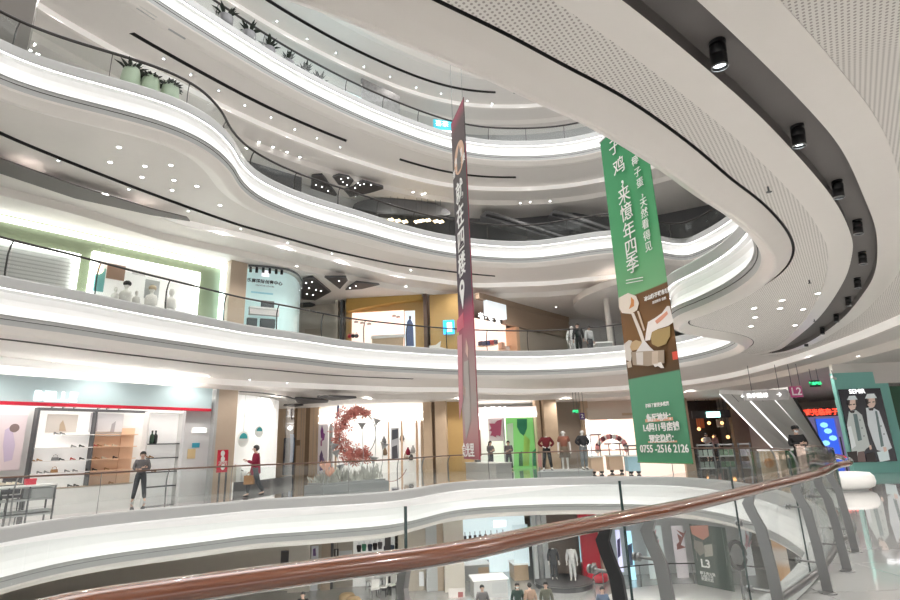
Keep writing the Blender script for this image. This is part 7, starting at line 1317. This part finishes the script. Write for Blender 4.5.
# balustrade and hole in the lowest floor
cc = at(690, 600, Z1); ids = None
mb = MB(); PA = [Vector((cc.x+4.6*math.cos(a), cc.y-0.5+3.0*math.sin(a), Z1)) for a in [PI*(0.02+0.98*i/30) for i in range(31)]]
t = thing('balustrade', 'low curved glass balustrade at the lowest level', 'railing', PA[15]); mb = MB(); mb.tube([q+Vector((0, 0, 1.1)) for q in PA], 0.035, 7); obj('handrail', mb, DSTEEL, t, True)
for a, b in ((0, 6), (6, 12), (12, 18), (18, 24), (24, 30)):
    mb = MB()
    for q, r in zip(PA[a:b], PA[a+1:b+1]): mb.quad(q+Vector((0, 0, 0.05)), r+Vector((0, 0, 0.05)), r+Vector((0, 0, 1.02)), q+Vector((0, 0, 1.02)))
    obj('glass_panel', mb, GLASS, t); mb = MB(); mb.tube([PA[b], PA[b]+Vector((0, 0, 1.08))], 0.03, 6); obj('post', mb, STEEL, t)
t = thing('plinth', 'large pale curved platform inside the low glass balustrade', 'platform', (cc.x, cc.y-0.8, Z1)); mb = MB(); mb.lathe([(3.9, 0), (3.95, 0.3), (3.8, 0.36), (0, 0.36)], (cc.x, cc.y-0.9, Z1), 40, Matrix.Diagonal((1.05, 0.62, 1))); obj('body', mb, GREYW, t, True); mb = MB(); mb.lathe([(4.0, 0.26), (4.0, 0.31), (3.9, 0.31)], (cc.x, cc.y-0.9, Z1), 40, Matrix.Diagonal((1.05, 0.62, 1))); obj('rim', mb, GREYP, t)
# banners under the rail
LB = Plane(at(690, 520, -3.0).xy, at(726, 521, -3.0).xy); LB = Plane(aty(697, 560, 14.0).xy, aty(737, 560, 13.2).xy)
t = thing('hanging_banner', 'dark green hanging banner marked L3, seen through the near glass', 'banner', LB.pix(713, 592)); mb = MB(); LB.pbox(mb, 691, 524, 735, 591, -0.015, 0.0)
a = LB.uz(690, 524); b = LB.uz(735, 592); LBw = 36/552*13.6
u0 = (LB.uz(689.5, 524)[0]+LB.uz(697.5, 587)[0])/2; u1 = u0+LBw; mb = MB(); LB.box(mb, u0, u1, b[1], a[1], -0.015, 0); obj('banner_cloth', mb, mat('dark_green_cloth', (0.075, 0.10, 0.085), 0.7), t)
mb = MB(); LB.plate(mb, [(690, 526), (708, 525), (709, 536), (703, 540), (692, 534)], 0.012); obj('printed_food', mb, flatm('print_salmon', (0.50, 0.22, 0.17)), t); mb = MB(); LB.plate(mb, [(694, 540), (702, 542), (706, 552), (700, 556), (694, 548)], 0.012); obj('printed_food', mb, flatm('print_mushroom', (0.24, 0.22, 0.2)), t); mb = MB(); LB.plate(mb, [(704, 545), (712, 544), (713, 556), (705, 557)], 0.012); obj('printed_food', mb, flatm('print_sand', (0.38, 0.37, 0.32)), t)
LB.text('lettering', 'L3', 705.5, 564, 0.24, PW, t, 0.02, bold=0.006)
for j, y in enumerate((574, 577, 580)): LB.text('lettering', ['椰子鸡火锅', 'L4层11号', '欢迎光临'][j], 707.5, y, 0.075, PW, t, 0.02)
mb = MB(); [mb.tube([LB.P(u, a[1]), LB.P(u, -1.3)], 0.006, 5) for u in (u0+0.08, u1-0.08)]; obj('hanging_wire', mb, STEEL, t)
OB = Plane(aty(771, 560, 17.0).xy, aty(791, 560, 16.6).xy); t = thing('hanging_banner', 'pale orange hanging banner seen through the near glass by the blade posts', 'banner', OB.pix(782, 600)); u0 = OB.uz(776, 570)[0]; u1 = OB.uz(790, 570)[0]; mb = MB(); OB.box(mb, u0, u1, OB.uz(782, 600)[1], OB.uz(780, 537)[1], -0.015, 0); obj('banner_cloth', mb, ramp_mat('orange_print', [(0, (0.55, 0.33, 0.18)), (0.5, (0.62, 0.38, 0.2)), (0.62, (0.66, 0.6, 0.55)), (0.75, (0.66, 0.6, 0.55)), (0.85, (0.60, 0.36, 0.2)), (1, (0.64, 0.5, 0.38))]), t); mb = MB(); OB.box(mb, u0-0.03, u1+0.03, OB.uz(780, 537)[1], OB.uz(780, 536)[1], -0.03, 0.01); obj('top_rod', mb, STEEL, t)
c = aty(737, 555, 20.0); t = thing('sculpture', 'black ring-shaped stand seen through the near glass below', 'sculpture', (c.x, c.y, Z1)); mb = MB(); mb.tube([c+Vector((0.28*math.cos(2*PI*i/20), 0, 0.42*math.sin(2*PI*i/20))) for i in range(20)], 0.07, 8, closed=True); obj('ring', mb, BLACK, t, True); mb = MB(); mb.tube([(c.x, c.y, Z1), c+Vector((0, 0, -0.4))], 0.05, 8); mb.lathe([(0.4, 0), (0.4, 0.03), (0.05, 0.05)], (c.x, c.y, Z1), 14); obj('stand', mb, DGREY, t)
# shoppers below
for px, py, lab, top, hr_, rz in ((482, 588, 'shopper in grey seen from above, left of the four below the handrail', GR, 'short', PI), (517, 586, 'shopper in dark green with long hair and a mask below the handrail', cloth('dark_green_cloth2', (0.04, 0.07, 0.06)), 'long', PI), (529.5, 586, 'shopper in a tan jacket below the handrail', TANC, 'short', 0.2), (545.5, 585, 'shopper in olive with a dark strap below the handrail', OLIVE, 'short', PI-0.2), (303, 595, 'dark-haired shopper at the foot of the beige wall below', BK, 'short', PI), (602, 590, 'shopper in blue and red near the red shop below', JEAN, 'short', PI)):
    q = at(px, py, Z1+1.58); figure(lab, (q.x, q.y, Z1), rz, 1.68, 'stand', 'down', top, DG, SHOEB, hr_, mask='mask' in lab)
# kiosk and racks seen through the glass at the right end of the void, sprinklers, dark pillar
KP2 = Plane(aty(700, 470, 21.2).xy, aty(815, 470, 19.6).xy)
t = thing('kiosk', 'wooden kiosk counter with a dark green board behind the glass by the escalators', 'kiosk', KP2.pix(785, 482)); ku = lambda x: KP2.uz(x, 470)[0]
mb = MB(); KP2.box(mb, ku(762), ku(788), 0, 0.95, -0.6, 0); obj('counter', mb, WOODP, t); mb = MB(); KP2.box(mb, ku(761), ku(813), 0.95, 1.0, -0.65, 0.05); obj('counter_top', mb, SHOPW, t); mb = MB(); KP2.box(mb, ku(789), ku(812), 0, 0.95, -0.6, 0); obj('green_board', mb, mat('board_green', (0.02, 0.10, 0.035), 0.5), t); mb = MB(); KP2.disc(mb, 769, 463, 0.16, 0.02, 0.02); obj('orange_emblem', mb, mat('emblem_orange', (0.6, 0.27, 0.1), 0.5), t)
for j, (x0, x1, c) in enumerate(((698, 716, (0.30, 0.36, 0.32)), (720, 738, (0.16, 0.24, 0.16)), (742, 756, (0.40, 0.38, 0.42)))):
    t = thing('display_rack', ['grey green', 'dark green', 'pale violet'][j]+' display rack behind the far glass, %s of three right of the green banner' % ['left', 'middle', 'right'][j], 'rack', KP2.P((ku(x0)+ku(x1))/2, 0, -1.2), 0)
    a, b = ku(x0), ku(x1)
    for u in (a, b-0.05): mb = MB(); KP2.box(mb, u, u+0.05, 0, 1.25, -1.5, -1.1); obj('side_panel', mb, DGREY, t)
    for z in (0.3, 0.75, 1.18): mb = MB(); KP2.box(mb, a, b, z, z+0.04, -1.5, -1.1); obj('shelf', mb, GREYP, t)
    for k2 in range(6):
        u = a+0.1+(b-a-0.25)*(k2 % 3)/2; z = (0.345, 0.795)[k2//3]; bx = thing('box', '%s box from the left on the %s shelf of the %s rack' % (ORD[k2 % 3], ['lower', 'upper'][k2//3], ['grey green', 'dark green', 'pale violet'][j]), 'box', KP2.P(u, z, -1.3), 0, 'boxes on the racks behind the far glass'); mb = MB(); KP2.box(mb, u-0.06, u+0.08, z, z+0.22, -1.4, -1.2); obj('carton', mb, flatm('rackbox%d%d' % (j, k2), tuple(v*(0.7+0.15*k2) for v in c)), bx)
for j, (px, py) in enumerate(((768, 187), (809, 280), (814, 319))):
    p = at(px, py, HT[3]+SOF); t = thing('sprinkler', '%s small dark sprinkler head hanging from the cream ceiling tongue' % ['nearest', 'second nearest', 'farthest'][j], 'sprinkler', p, 0, 'sprinklers in the cream ceiling'); mb = MB(); mb.tube([p, p+Vector((0, 0, -0.07))], 0.012, 7); obj('pipe', mb, DGREY, t); mb = MB(); mb.lathe([(0.035, -0.075), (0.035, -0.068), (0.0, -0.068)], p, 10); obj('deflector', mb, DGREY, t)
p = at(6, 62, Z4); mb = MB(); mb.box((p.x-0.5, p.y+0.3, (Z4+C4+0.2)/2), (1.1, 1.1, C4+0.2-Z4), 0.7); struct('pillar', mb, mat('taupe_pillar', (0.16, 0.145, 0.13), 0.5), label='dark taupe pillar at the upper left corner')
for o in list(COL.objects):
    if '_hands' in o: del o['_hands']
